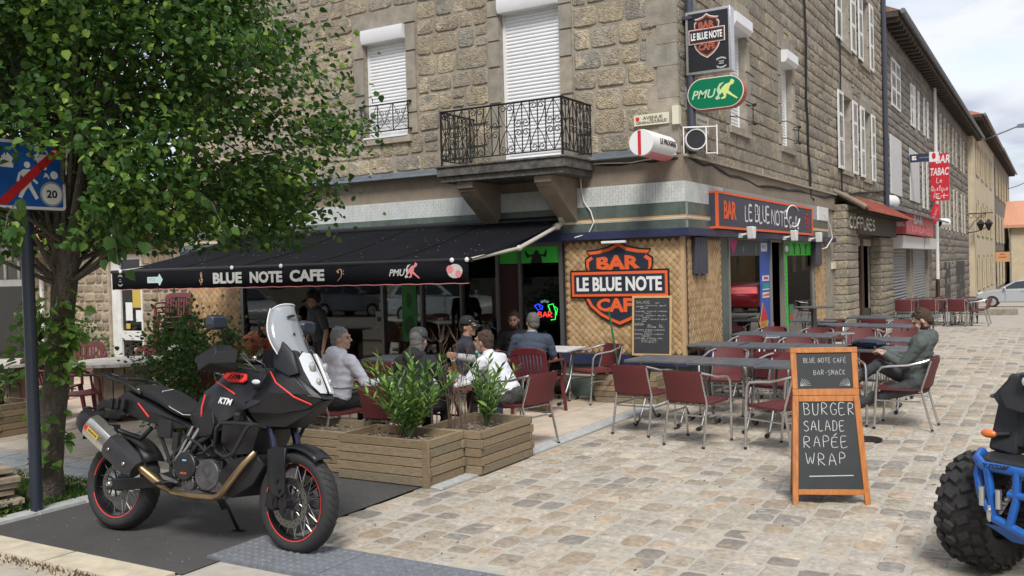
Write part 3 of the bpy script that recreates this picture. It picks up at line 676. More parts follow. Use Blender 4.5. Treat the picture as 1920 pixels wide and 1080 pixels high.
# tiled canopy above it
m = mbf(FS); m.add([(21.2,3.30,0),(28.6,3.30,0),(28.6,2.90,.66),(21.2,2.90,.66),(21.2,3.24,0),(28.6,3.24,0),(28.6,2.86,.66),(21.2,2.86,.66)], [(0,1,2,3),(7,6,5,4),(0,3,7,4),(1,5,6,2),(3,2,6,7)]); cn = m.obj('canopy', MT['brown_board'], CB, smooth=0)
m = MB(); m.lathe([(.055,-.5),(.045,.5)], 8, ax='Y', a0=0, a1=pi); CT = m.mesh('canopy_tile', mat('canopy_tile',(.33,.085,.055),.7,var=.2,nz=(9,.3)), 50)
for i in range(62):
    a = 21.28+i*.118
    M = Matrix.Translation((0,0,0)); p0 = FS @ Vector((a,3.32,.01)); p1 = FS @ Vector((a,2.90,.72)); d = (p1-p0)
    for k in range(2):
        c = p0+d*(.25+.5*k); Rm = Matrix((Vector((0,1,0)), d.normalized(), Vector((0,1,0)).cross(d.normalized()))).transposed().to_4x4()
        inst('canopy_tile', CT, Matrix.Translation(c+Vector((0,0,.006*(1-k)))) @ Rm @ Matrix.Diagonal((1,d.length*.54,1,1)), cn)
m = mbf(FS); m.tube([(21.15,3.33,.0),(21.16,3.16,.3),(21.18,2.92,.68)], [.05,.055,.06], 8); m.obj('canopy_ridge', MT['corbel_stone'], cn)
m = mbf(FS)
for i in range(24): m.b2((21.35+i*.3,2.83,.30),(21.43+i*.3,2.90,.60))
m.obj('rafter_end', MT['brown_board'], cn, kind='stuff')

# ------------------------------------------------------------------ balcony
BAL = bpy.data.objects.new('balcony', None); COL.objects.link(BAL); BAL.parent = CB
bx0, bx1, by = -7.44, -5.43, 10.62
m = MB(); m.b2((bx0,by,3.10),(bx1,YF,3.22)); m.b2((bx0+.04,by+.04,3.02),(bx1-.04,YF,3.10)); m.b2((bx0-.02,by-.02,3.22),(bx1+.02,YF,3.25))
m.obj('balcony_slab', mat('slab_stained',(.15,.14,.125),.95,nz=(9,.9),c2=(.045,.043,.04),bump=(30,.8,.02)), BAL, bevel=.008)
for xc in (-7.05, -5.82):
    m = MB(); prof = [(YF-.02,3.02),(by+.10,3.02),(by+.10,2.93),(by+.16,2.91),(by+.16,2.88)]
    for k in range(9):
        t = k/8; prof.append((by+.18+.62*t**1.3, 2.88-.44*(t**.8)*(.55+.45*t)))
    prof += [(YF-.09,2.40),(YF-.02,2.42)]
    m.prism([(p[0],p[1]) for p in prof], xc-.13, xc+.13, mp=lambda a, b, c: (c, a, b)); m.obj('corbel', MT['corbel_stone'], BAL, smooth=30, bevel=.008)
def spiral(cx, cy, r0, a0, turns, sgn, n=14):
    return [(cx+r0*(1-.78*t)*cos(a0+sgn*turns*2*pi*t), cy+r0*(1-.78*t)*sin(a0+sgn*turns*2*pi*t)) for t in [i/(n-1) for i in range(n)]]
def heart_scroll(m, cx, cb, w, h, up, r):
    """one heart: two C-scrolls meeting at a point"""
    for s in (-1, 1):
        rr = w*.25; pts = [(cx, cb)]; 
        for t in (.2,.45,.7): pts.append((cx+s*w*.5*(t**.9)*.98, cb+up*h*.62*t))
        sp = spiral(cx+s*(w*.5-rr), cb+up*(h-rr*1.02), rr, 0 if s > 0 else pi, 1.25, up*s, 14)
        m.tube([(p[0], p[1], 0) for p in pts+sp], r, 5, cap=False)
def rail_panel(fr, a0, a1, b0, b1, n, parent, name='railing_panel', r=.0065):
    m = mbf(fr); w = (a1-a0)/n; hh = (b1-b0)/2
    for b in (b0, b1): m.b2((a0,b-.007,-.01),(a1,b+.007,.01))
    for i in range(2*n+1):
        a = a0+i*w/2; m.b2((a-.0055,b0,-.0055),(a+.0055,b1,.0055))
    for i in range(n):
        c = a0+(i+.5)*w
        # pairs of hearts, point to point and back to back
        heart_scroll(m, c, b0+hh*.02 if i%2 else b0+hh*.98, w*.98, hh*.96, 1 if i%2 else -1, r)
        heart_scroll(m, c, b1-hh*.02 if i%2 else b1-hh*.98, w*.98, hh*.96, -1 if i%2 else 1, r)
    return m.obj(name, MT['iron'], parent, smooth=60, fixn=False)
FB = FR((0,10.68,0),(1,0,0),(0,0,1),(0,-1,0)); FBR = FR((-5.49,0,0),(0,1,0),(0,0,1),(1,0,0)); FBL = FR((-7.387,0,0),(0,1,0),(0,0,1),(1,0,0))
rail_panel(FB, -7.387, -5.49, 3.33, 4.0, 8, BAL); rail_panel(FBR, 10.68, 11.54, 3.33, 4.0, 4, BAL); rail_panel(FBL, 10.68, 11.54, 3.33, 4.0, 4, BAL)
m = MB()
for x, y in ((-7.387,10.68),(-5.49,10.68)): m.b2((x-.012,y-.012,3.2),(x+.012,y+.012,4.02))
m.beam((-7.39,10.68,4.008),(-5.48,10.68,4.008),.035,.012); m.beam((-5.49,10.68,4.008),(-5.49,11.56,4.008),.035,.012); m.beam((-7.387,10.68,4.008),(-7.387,11.56,4.008),.035,.012)
m.obj('handrail', MT['iron'], BAL)
# iron guard at the small window
m = mbf(FL)
for b in (4.0, 4.42): m.b2((-9.5,b-.008,.05),(-8.53,b+.008,.07))
for a in (-9.48,-9.15,-8.85,-8.56): m.b2((a-.006,4.0,.054),(a+.006,4.42,.066))
for a in (-9.015,-9.31,-8.70):
    for s in (-1,1):
        for t in (0,1): 
            sp = spiral(a+s*.055, 4.21+(t*2-1)*.055, .052, (0 if s>0 else pi), 1.3, (1 if t else -1)*s, 14); m.tube([(p[0],p[1],.06) for p in sp], .006, 5, cap=False)
    m.tube([(a-.14,4.01,.06),(a,4.12,.06),(a+.14,4.41,.06)], .005, 5, cap=False); m.tube([(a+.14,4.01,.06),(a,4.12,.06),(a-.14,4.41,.06)], .005, 5, cap=False)
for a in (-9.5,-8.53):
    for b in (4.0,4.42): m.b2((a-.02,b-.012,0),(a+.02,b+.012,.07))
m.obj('window_guard', MT['iron'], CB, smooth=60, fixn=False)
for h in (SW1, SW2):
    m = mbf(FS)
    for b in (h[2]+.12, h[2]+.42): m.tube([(h[0]-.05,b,0),(h[0]-.05,b,.12),(h[1]+.05,b,.12),(h[1]+.05,b,0)], .008, 5)
    for b in (h[2]+.12, h[2]+.42): m.ell((h[1]+.05,b,.13),.03,8,6)
    m.tube([(h[1]-.02,h[2]+.12,.12),(h[1]-.02,h[2]+.42,.12)], .008, 5)
    m.obj('window_guard', MT['iron'], CB)

# ================================================================== LEFT STONE ANNEX
AN = thing('stone_annex', 'low stone house with orange tile roof behind the tree', 'house')
DR = (-15.98,-15.0,0,2.30)
m = mbf(FL); wall_panels(m, -17.95, -13.70, -.1, 2.75, [DR], .3); m.obj('wall', MT['mortar_annex'], AN, smooth=0, fixn=False)
lay_stones(FL, MT['stone_annex'], AN, -17.95, -13.72, [.02,2.30,2.7], (.15,.23), (.14,.34), .035, .022, [(DR[0]-.02,DR[1]+.02,-1,2.32)], 300, 61, (-15,1.2), jit=.14, dome=.4)
m = mbf(FL); m.b2((-16.25,2.28,-.2),(-14.9,2.5,.05)); m.obj('lintel', mat('lintel_wood',(.09,.04,.025),.7,nz=(8,.3)), AN, bevel=.006)
m = mbf(FL)
for a0, a1, b0, b1 in ((-15.85,-15.72,0,2.28),(-15.12,-15.0,0,2.28),(-15.72,-15.12,2.18,2.28),(-15.72,-15.12,.62,.80),(-15.72,-15.12,0,.1)): m.b2((a0,b0,-.14),(a1,b1,-.06))
m.b2((-15.97,0,-.12),(-15.85,2.29,-.05)); dr = m.obj('door', MT['paint_white'], AN, bevel=.003)
m = mbf(FL); m.b2((-15.72,.1,-.11),(-15.12,2.2,-.10)); m.obj('door_pane', MT['glass_dark'], dr, smooth=0)
m = mbf(FL); m.b2((-15.62,1.0,-.098),(-15.42,1.35,-.095)); m.b2((-15.32,.98,-.098),(-15.15,1.2,-.095)); m.obj('paper_notice', MT['white_print'], dr); m = mbf(FL); m.b2((-15.4,1.25,-.094),(-15.15,1.75,-.091)); m.b2((-15.62,.84,-.098),(-15.5,.94,-.095)); m.obj('paper_notice', MT['yellow_print'], dr)
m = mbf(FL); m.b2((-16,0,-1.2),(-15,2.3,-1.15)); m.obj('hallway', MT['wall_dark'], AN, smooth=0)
m = mbf(FL); wall_panels(m, -26, -17.95, -.1, 2.60, [(-21.5,-18.5,.05,1.72),(-21.5,-18.5,1.86,2.35)], .2); m.obj('wall', MT['mortar_annex'], AN, smooth=0, fixn=False)
lay_stones(FL, MT['stone_annex'], AN, -18.5, -17.95, [.02,2.3], (.15,.23), (.14,.3), .03, .03, [], 60, 62, (-18,1.2))
m = mbf(FL); m.b2((-21.6,1.72,-.1),(-18.45,1.86,.03))
for a in (-18.5,-19.0,-19.5,-20.2,-20.9): m.b2((a-.04,1.86,-.09),(a+.04,2.35,-.03))
for a in (-18.53,-20.0): m.b2((a-.05,0,-.09),(a+.05,1.72,-.03))
m.b2((-21.5,2.28,-.09),(-18.5,2.36,-.03)); m.obj('window_frame', MT['paint_white'], AN)
m = mbf(FL); m.b2((-21.5,.05,-.06),(-18.5,1.72,-.055)); m.b2((-21.5,1.86,-.06),(-18.5,2.30,-.055)); m.obj('window_glass', MT['glass_dark'], AN, smooth=0)
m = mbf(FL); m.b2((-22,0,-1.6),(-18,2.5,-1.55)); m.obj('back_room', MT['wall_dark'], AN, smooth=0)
m = mbf(FL)
for k in range(6): m.b2((-21.4+k*.5,1.9,-.5),(-21.15+k*.5,2.2,-.3))
m.obj('window_glow_box', mat('amber_glow_paint',(.5,.22,.05),.6), AN)  # amber coloured boxes stand in for the orange light in this window
# roofs with clay tiles
def tiles(fr_o, u, v, nu, nv, tw, tl, name, parent, material, seed=1):
    """rows of half-round tiles; u across the eave, v up the slope"""
    R = random.Random(seed); u, v = Vector(u).normalized(), Vector(v).normalized(); nrm = u.cross(v); m = MB(); o = Vector(fr_o)
    for j in range(nv):
        for i in range(nu):
            c = o+u*(i+.5)*tw+v*j*tl*.82+nrm*(.012+R.uniform(0,.008)); pts = []
            for k in (0,1):
                for q in range(5):
                    a = pi*q/4; rr = tw*.5*(1-.12*k); pts.append(c+v*(tl*k)+u*(-cos(a)*rr)+nrm*(sin(a)*rr*.7+.02*(1-k)))
            m.add(pts, [(q,q+1,6+q,5+q) for q in range(4)]+[(0,1,2,3,4)])
    return m.obj(name, material, parent, smooth=60, kind='stuff', fixn=False)
rf = mbf(); rf.add([(-26,11.0,2.50),(-17.3,11.0,2.50),(-17.3,14.5,3.9),(-26,14.5,3.9)],[(0,1,2,3)]); rf.add([(-17.6,11.25,2.72),(-13.65,11.25,2.72),(-13.65,15.3,4.35),(-17.6,15.3,4.35)],[(0,1,2,3)])
rf.b2((-26,11.02,2.38),(-17.3,11.1,2.50)); rf.b2((-17.5,11.27,2.6),(-13.7,11.56,2.70)); rfo = rf.obj('roof', MT['wood_grey'], AN, smooth=0, fixn=False)
tiles((-25,11.0,2.52),(1,0,0),(0,3.5,1.4),42,10,.18,.42,'roof_tiles',rfo,MT['roof_tile'],1)
tiles((-17.6,11.22,2.74),(1,0,0),(0,4.05,1.63),22,12,.18,.42,'roof_tiles',rfo,MT['roof_tile'],2)
m = MB(); m.lathe([(.07,-26),(.07,-17.35)], 10, (0,10.95,2.47), 'X', a0=pi, a1=2*pi); m.tube([(-18.2,10.95,2.40),(-18.15,11.1,2.25),(-18.0,11.42,2.1),(-17.98,11.45,1.9)], .04, 10); m.obj('gutter', MT['zinc'], AN, fixn=False)
m = MB(); m.tube([(-17.98,11.45,1.95),(-17.98,11.45,0)], .045, 10); m.obj('downpipe', MT['paint_white'], AN)
# ================================================================== LETTERING
def text(s, fr, a, b, w, h, material, parent=None, d=.003, bold=.02, shear=0, name='lettering', align='C', sp=1.0, c=0, arc=None):
    """font text fitted into a w x h box centred at (a,b) of the frame"""
    cu = bpy.data.curves.new('t', 'FONT'); cu.body = s; cu.size = 1; cu.shear = shear; cu.offset = bold; cu.space_character = sp; cu.resolution_u = 3
    cu.extrude = 0; o = bpy.data.objects.new('t', cu); COL.objects.link(o); dg = bpy.context.evaluated_depsgraph_get()
    me = bpy.data.meshes.new_from_object(o.evaluated_get(dg)); bpy.data.objects.remove(o); bpy.data.curves.remove(cu)
    n = len(me.vertices); v = np.empty(n*3); me.vertices.foreach_get('co', v); v = v.reshape(-1,3)
    lo, hi = v.min(0), v.max(0); sx = w/(hi[0]-lo[0]); sy = h/(hi[1]-lo[1])
    x = (v[:,0]-(lo[0]+hi[0])/2)*sx; y = (v[:,1]-(lo[1]+hi[1])/2)*sy
    if arc: y = y*(1+arc[0]*(1-(2*x/w)**2)) + arc[1]*(1-(2*x/w)**2)
    faces = [tuple(p.vertices) for p in me.polygons]; m = mbf(fr)
    m.add([(a+x[i], b+y[i], c+d) for i in range(n)], faces)
    m.add([(a+x[i], b+y[i], c) for i in range(n)], [f[::-1] for f in faces])
    cnt = {}
    for f in faces:
        for i in range(len(f)): e = (f[i], f[(i+1)%len(f)]); cnt[e] = 1
    side = [(p+n, q+n, q, p) for p, q in cnt if (q, p) not in cnt]
    base = len(m.v)-2*n; m.f += [tuple(i+base for i in f) for f in side]; m.m += [0]*len(side)
    bpy.data.meshes.remove(me)
    return m.obj(name, material, parent, smooth=0, fixn=False)
ST = {'A':[[(0,0),(.28,1),(.56,0)],[(.12,.38),(.46,.40)]],'B':[[(0,0),(0,1)],[(0,1),(.35,.95),(.42,.75),(.3,.55),(0,.52)],[(0,.52),(.4,.45),(.5,.22),(.35,.02),(0,0)]],
'C':[[(.5,.88),(.3,1),(.1,.85),(0,.5),(.1,.12),(.3,0),(.52,.1)]],'D':[[(0,0),(.02,1)],[(0,1),(.35,.9),(.5,.5),(.35,.1),(0,0)]],'E':[[(.45,1),(0,.98),(0,0),(.48,.03)],[(0,.52),(.38,.53)]],
'F':[[(.48,1),(0,.97),(0,0)],[(0,.52),(.36,.54)]],'G':[[(.5,.85),(.3,1),(.08,.85),(0,.5),(.1,.1),(.32,0),(.5,.15),(.5,.42),(.3,.42)]],'H':[[(0,0),(0,1)],[(.48,0),(.5,1)],[(0,.5),(.5,.52)]],
'I':[[(0,0),(0,1)]],'J':[[(.3,1),(.3,.2),(.15,0),(0,.15)]],'K':[[(0,0),(0,1)],[(.48,1),(0,.45),(.5,0)]],'L':[[(.02,1),(0,0),(.42,.03)]],'M':[[(0,0),(.05,1),(.3,.4),(.56,1),(.6,0)]],
'N':[[(0,0),(.02,1),(.46,.02),(.5,1)]],'O':[[(.25,1),(.05,.85),(0,.5),(.06,.12),(.25,0),(.45,.12),(.5,.5),(.44,.86),(.25,1)]],'P':[[(0,0),(.02,1),(.38,.95),(.46,.72),(.35,.52),(.02,.48)]],
'Q':[[(.25,1),(0,.5),(.25,0),(.5,.5),(.25,1)],[(.3,.3),(.55,-.1)]],'R':[[(0,0),(.02,1),(.36,.96),(.45,.74),(.33,.54),(.02,.5),(.5,0)]],'S':[[(.46,.88),(.25,1),(.04,.85),(.1,.62),(.4,.42),(.48,.2),(.3,0),(0,.1)]],
'T':[[(0,.98),(.56,1)],[(.28,1),(.27,0)]],'U':[[(0,1),(.02,.2),(.2,0),(.42,.1),(.48,1)]],'V':[[(0,1),(.26,0),(.52,1)]],'W':[[(0,1),(.15,0),(.34,.7),(.52,0),(.7,1)]],'X':[[(0,0),(.5,1)],[(0,1),(.5,0)]],
'Y':[[(0,1),(.25,.5),(.5,1)],[(.25,.5),(.22,0)]],'Z':[[(0,1),(.5,1),(0,0),(.52,.02)]],'-':[[(.05,.5),(.4,.52)]],' ':[],'1':[[(0,.8),(.2,1),(.2,0)]],'2':[[(0,.8),(.2,1),(.44,.8),(.3,.4),(0,0),(.5,0)]],'0':[[(.25,1),(0,.5),(.25,0),(.5,.5),(.25,1)]],
'5':[[(.45,1),(.05,1),(.02,.55),(.35,.55),(.45,.25),(.2,0),(0,.1)]],'8':[[(.25,.52),(.05,.8),(.25,1),(.45,.8),(.25,.52),(0,.25),(.25,0),(.5,.25),(.25,.52)]],'9':[[(.45,.7),(.2,.5),(0,.75),(.2,1),(.45,.8),(.4,0)]],'.':[[(.0,0),(.03,.05)]],',':[[(.05,.08),(0,-.12)]],
'É':[[(.45,.85),(0,.83),(0,0),(.48,.03)],[(0,.45),(.38,.45)],[(.15,1.02),(.4,1.25)]],'é':[[(0,.25),(.3,.32),(.28,.48),(.12,.5),(.02,.3),(.1,.02),(.35,.08)],[(.15,.62),(.3,.8)]],
'a':[[(.34,.42),(.15,.5),(0,.25),(.12,0),(.32,.2),(.35,.48),(.36,.05),(.44,.02)]],'b':[[(.0,.25),(.2,.8),(.22,1),(.1,.9),(.06,.05),(.25,0),(.36,.25),(.15,.4)]],'c':[[(.33,.4),(.18,.5),(.02,.25),(.14,0),(.36,.1)]],'e':[[(0,.25),(.3,.32),(.26,.48),(.1,.48),(.02,.2),(.14,0),(.38,.1)]],
'f':[[(.05,-.4),(.2,.6),(.34,.95),(.24,1.02),(.14,.6)],[(.02,.45),(.36,.47)]],'l':[[(0,.2),(.2,.75),(.18,1),(.06,.85),(.08,.1),(.25,.05)]],'o':[[(.2,.5),(.02,.25),(.18,0),(.36,.25),(.2,.5),(.4,.45)]],'r':[[(.02,0),(.06,.48),(.08,.3),(.22,.5),(.32,.42)]],
't':[[(.14,.95),(.08,.1),(.2,0),(.3,.1)],[(-.05,.62),(.3,.64)]],'u':[[(0,.48),(.02,.1),(.15,0),(.3,.15),(.33,.48),(.34,.05),(.44,.04)]],'n':[[(0,0),(.03,.48),(.05,.25),(.2,.5),(.3,.4),(.3,.05),(.4,.03)]],'q':[[(.32,.42),(.14,.5),(0,.25),(.14,.02),(.32,.2),(.34,.48),(.28,-.45),(.42,-.2)]]}
def strokes(s, fr, a, b, h, material, parent=None, wd=.008, jit=.03, c=.0015, seed=1, sp=.18, wx=1.0, name='chalk_lettering', fit=None, slant=0, tubes=False):
    R = random.Random(seed); x = 0; L = []
    for ch in s:
        g = ST.get(ch, []); 
        if not g: x += .45; continue
        mxx = max(p[0] for q in g for p in q); dy = R.uniform(-jit, jit)
        for q in g: L.append([((x+p[0])*wx+R.uniform(-jit,jit)*.5+slant*p[1], p[1]+dy+R.uniform(-jit,jit)*.6) for p in q])
        x += mxx+sp
    X1 = max(p[0] for q in L for p in q); k = (fit/X1) if fit else h
    m = mbf(fr)
    for q in L:
        pts = [(a+p[0]*k, b+p[1]*h) for p in q]
        # smooth the stroke
        if len(pts) > 2:
            sm = []
            for i in range(len(pts)-1):
                p0 = pts[max(i-1,0)]; p1 = pts[i]; p2 = pts[i+1]; p3 = pts[min(i+2,len(pts)-1)]
                for t in (0,.33,.66): sm.append(tuple(.5*((2*p1[j])+(-p0[j]+p2[j])*t+(2*p0[j]-5*p1[j]+4*p2[j]-p3[j])*t*t+(-p0[j]+3*p1[j]-3*p2[j]+p3[j])*t**3)*1.0 for j in (0,1)))
            pts = sm+[pts[-1]]
        if tubes: m.tube([(p[0],p[1],c) for p in pts], wd/2, 5); continue
        vs = []
        for i, p in enumerate(pts):
            t = Vector((pts[min(i+1,len(pts)-1)][0]-pts[max(i-1,0)][0], pts[min(i+1,len(pts)-1)][1]-pts[max(i-1,0)][1])); t = t.normalized() if t.length else Vector((1,0)); w = wd*.5*R.uniform(.7,1.15)
            vs += [(p[0]-t.y*w, p[1]+t.x*w, c), (p[0]+t.y*w, p[1]-t.x*w, c)]
        m.add(vs, [(2*i,2*i+1,2*i+3,2*i+2) for i in range(len(pts)-1)])
    return m.obj(name, material, parent, smooth=0, fixn=False)
def SYn(x, y, X=None): return onp(x, y, 0, XC if X is None else X)[1]
def poly(fr, pts, c0, c1, material, name, parent=None, bevel=0, smooth=0):
    m = mbf(fr); m.prism(pts, c0, c1); return m.obj(name, material, parent, smooth=smooth, bevel=bevel)
def disc(cx, cy, r, n=28, a0=0, a1=2*pi, ry=None):
    ry = ry or r; k = n if abs(a1-a0-2*pi) < 1e-6 else n-1
    return [(cx+r*cos(a0+(a1-a0)*i/k), cy+ry*sin(a0+(a1-a0)*i/k)) for i in range(n)]
def rrect(x0, y0, x1, y1, r, n=4):
    P = []
    for cx, cy, a in ((x1-r,y1-r,0),(x0+r,y1-r,pi/2),(x0+r,y0+r,pi),(x1-r,y0+r,1.5*pi)): P += [(cx+r*cos(a+pi/2*i/n), cy+r*sin(a+pi/2*i/n)) for i in range(n+1)]
    return P
# ------------------------------------------------------------------ bar shield (upper and lower piece behind a wide bar)
def shield(fr, cx, cy, w, h, parent, edge, body, line, letter, c=0, glow=None):
    """w, h of the whole emblem"""
    def S(k, dy=0):
        up = [(-.36,.13),(-.36,.27),(-.31,.40),(-.35,.455),(-.2,.46),(-.08,.485),(0,.56),(.08,.485),(.2,.46),(.35,.455),(.31,.40),(.36,.27),(.36,.13)]
        dn = [(.36,-.13),(.37,-.22),(.33,-.30),(.24,-.39),(.12,-.46),(0,-.52),(-.12,-.46),(-.24,-.39),(-.33,-.30),(-.37,-.22),(-.36,-.13)]
        g = 1 if False else 0
        P = up+dn; return [(cx+x*w*k, cy+(y*k)*h*.98) for x, y in P]
    def Sh(k):   # classic outline with concave shoulders
        up = [(-.30,.10),(-.345,.22),(-.345,.30),(-.29,.345),(-.33,.40),(-.22,.41),(-.10,.44),(0,.50),(.10,.44),(.22,.41),(.33,.40),(.29,.345),(.345,.30),(.345,.22),(.30,.10)]
        dn = [(.34,-.10),(.36,-.17),(.31,-.28),(.20,-.39),(.10,-.45),(0,-.50),(-.10,-.45),(-.20,-.39),(-.31,-.28),(-.36,-.17),(-.34,-.10)]
        P = up+dn; return [(cx+x*w*k, cy+y*h*k) for x, y in P]
    t = .003*max(1, w)
    poly(fr, Sh(1.0), c, c+t*2, edge, 'emblem_edge', parent); poly(fr, Sh(.955), c+t, c+t*3, line, 'emblem_line', parent)
    poly(fr, Sh(.87), c+t*2, c+t*4, body, 'emblem_field', parent)
    bw, bh = w*.5, h*.165
    for k, dz, mt in ((0,5,edge),(.016*w,6,line),(.042*w,7,body)): poly(fr, [(cx-bw+k,cy-bh+k),(cx+bw-k,cy-bh+k),(cx+bw-k,cy+bh-k),(cx-bw+k,cy+bh-k)], c+t*3, c+t*dz, mt, 'emblem_bar', parent)
    text('LE BLUE NOTE', fr, cx, cy, w*.86, bh*1.02, MT['white_print'], parent, t, .035, c=c+t*7, name='bar_name')
    text('BAR', fr, cx, cy+h*.245, w*.44, h*.125, letter, parent, t, .045, c=c+t*4, name='word_bar', arc=(.45,.0))
    text('CAFE', fr, cx, cy-h*.245, w*.46, h*.12, letter, parent, t, .045, c=c+t*4, name='word_cafe', arc=(.45,-.0))
t_ = thing('shield_sign', 'large orange and black shield sign on the woven bamboo wall', 'sign')
shield(FL, -5.10, 1.555, 1.45, 1.16, t_, MT['black_print'], MT['navy_print'], MT['orange_print'], MT['orange_print'], c=.075)
m = mbf(FL); m.b2((-5.30,2.10,.12),(-4.95,2.135,.20)); m.obj('tube_lamp', MT['white_print'], None, bevel=.008); tag(bpy.data.objects['tube_lamp'], 'small white strip lamp above the orange shield sign', 'lamp')

# ------------------------------------------------------------------ hanging box sign
YS = 11.72
p0, p1 = onp(1284,24,1,YS), onp(1370,128,1,YS)
F2 = FR((0,YS,0),(1,0,0),(0,0,1),(0,-1,0))
t_ = thing('hanging_sign', 'black square box sign with shield emblem hung high on the corner', 'sign')
x0, x1, z0, z1 = p0[0], p1[0]+.01, p1[2]-.02, p0[2]
m = mbf(F2); m.b2((x0,z0,-.16),(x1,z1,0)); m.obj('sign_box', MT['alu'], t_, bevel=.006)
m = mbf(F2); m.b2((x0+.035,z0+.035,-.002),(x1-.03,z1-.035,.003)); m.obj('sign_face', MT['black_print'], t_, smooth=0)
cx_, cz_ = (x0+x1)/2-.01, (z0+z1)/2+.07
shield(F2, cx_, cz_, (x1-x0)*.80, (z1-z0)*.70, t_, MT['white_print'], MT['black_print'], MT['orange_dull'], MT['orange_dull'], c=.003)
for s, dy, a in (('BOUCHON',.035,(0,.02)),('TONI',.008,None),('ANDREW',-.018,None),('SOUCHON',-.05,(0,-.02))): text(s, F2, x1-.13, z0+.12+dy, .125 if len(s)>6 else .07, .022 if len(s)>6 else .012, MT['white_print'], t_, .001, .03, c=.003, arc=a, name='small_print')
m = mbf(F2)
for z in (z1-.12, z0+.02): m.tube([(x0-.12,z,-.08),(x0,z,-.08)], .014, 8); m.b2((x0-.14,z-.05,-.11),(x0-.115,z+.05,-.05))
m.obj('bracket', MT['black_metal'], t_)
# ------------------------------------------------------------------ oval betting sign
t_ = thing('oval_sign', 'green oval betting sign below the black box sign', 'sign')
pa, pb = onp(1288,170,1,YS), onp(1396,170,1,YS); za, zb = onp(1342,204,1,YS)[2], onp(1342,143,1,YS)[2]; hh = (zb-za)/2; zc = (za+zb)/2; xa, xb = pa[0], pb[0]
st = disc(xb-hh, zc, hh, 14, -pi/2, pi/2)+disc(xa+hh, zc, hh, 14, pi/2, 1.5*pi)
poly(F2, st, -.13, 0, MT['orange_dull'], 'oval_case', t_); 
st2 = disc(xb-hh, zc, hh-.008, 14, -pi/2, pi/2)+disc(xa+hh, zc, hh-.008, 14, pi/2, 1.5*pi); poly(F2, st2, 0, .004, MT['white_print'], 'oval_rim', t_)
st3 = disc(xb-hh, zc, hh-.018, 14, -pi/2, pi/2)+disc(xa+hh, zc, hh-.018, 14, pi/2, 1.5*pi); poly(F2, st3, .002, .008, MT['pmu_green'], 'oval_face', t_)
def pmu(fr, x, z, s, parent, col, col2, c):
    """letters P M U and a leaping runner figure; s = width"""
    text('PMU', fr, x-s*.2, z, s*.5, s*.17, col, parent, .0015, .02, shear=.3, c=c, name='betting_letters')
    hb = [(.10,-.02),(.16,.08),(.24,.15),(.32,.17),(.36,.24),(.42,.20),(.40,.14),(.33,.11),(.30,.02),(.38,-.06),(.48,-.14),(.46,-.16),(.34,-.08),(.26,-.03),(.24,-.12),(.16,-.14),(.15,-.11),(.21,-.08),(.18,-.01)]
    poly(fr, [(x+p[0]*s, z+p[1]*s) for p in hb], c, c+.0015, col2, 'runner_figure', parent)
    poly(fr, [(x+p[0]*s, z+p[1]*s) for p in ((.05,-.14),(.14,-.12),(.10,-.07),(.16,-.02),(.12,.10),(.22,.20),(.12,.17),(.06,.06),(.09,-.04),(.03,-.10))], c, c+.0013, col, 'runner_shadow', parent)
pmu(F2, (xa+xb)/2-.02, zc-.005, (xb-xa)*.86, t_, MT['pale_green'], MT['pmu_yellow'], .008)
m = mbf(F2); m.b2((xa-.11,zc-.17,-.10),(xa+.05,zc+.13,-.04)); m.obj('mount_plate', MT['zinc'], t_)
# ------------------------------------------------------------------ street plates
t_ = thing('street_plate', 'cream street name plate on the corner stones facing the terrace', 'street sign')
a0, b0_ = onp(1191,240,1,YF)[0], onp(1191,240,1,YF)[2]; a1, b1_ = onp(1256,204,1,YF)[0], onp(1256,206,1,YF)[2]-.03
m = mbf(FL); m.b2((a0,b0_+.01,.03),(a1,b1_,.045)); m.obj('plate', MT['cream_plate'], t_, bevel=.003); ac = (a0+a1)/2; wz = b1_-b0_
text('AVENUE', FL, ac+.02, b1_-.05, .28, .045, MT['plate_text'], t_, .001, .03, c=.045, name='plate_words'); text('DU', FL, ac, (b0_+b1_)/2+.0, .05, .022, MT['plate_text'], t_, .001, .01, c=.045, name='plate_words')
text('GÉNÉRAL', FL, ac-.11, b0_+.052, .20, .042, MT['plate_text'], t_, .001, .03, c=.045, name='plate_words'); text('GOURAUD', FL, ac+.105, b0_+.055, .23, .048, MT['plate_text'], t_, .001, .04, c=.045, name='plate_words')
poly(FL, [(a0+.03,b1_-.03),(a0+.03,b1_-.07),(a0+.055,b1_-.09),(a0+.08,b1_-.07),(a0+.08,b1_-.03)], .045, .048, MT['red_sign'], 'plate_crest', t_)
t_ = thing('street_plate', 'cream street name plate behind the downpipe facing the side street', 'street sign')
y0_, y1_ = SYn(1298,225), SYn(1323,225)
m = mbf(FS); m.b2((y0_,3.60,.03),(y1_,3.83,.045)); m.obj('plate', MT['cream_plate'], t_, bevel=.003)
text('RUE ANDRÉ', FS, (y0_+y1_)/2, 3.76, (y1_-y0_)*.75, .045, MT['plate_text'], t_, .001, .01, c=.045, name='plate_words'); text('MARIUS DOURIER', FS, (y0_+y1_)/2, 3.67, (y1_-y0_)*.85, .05, MT['plate_text'], t_, .001, .01, c=.045, name='plate_words')
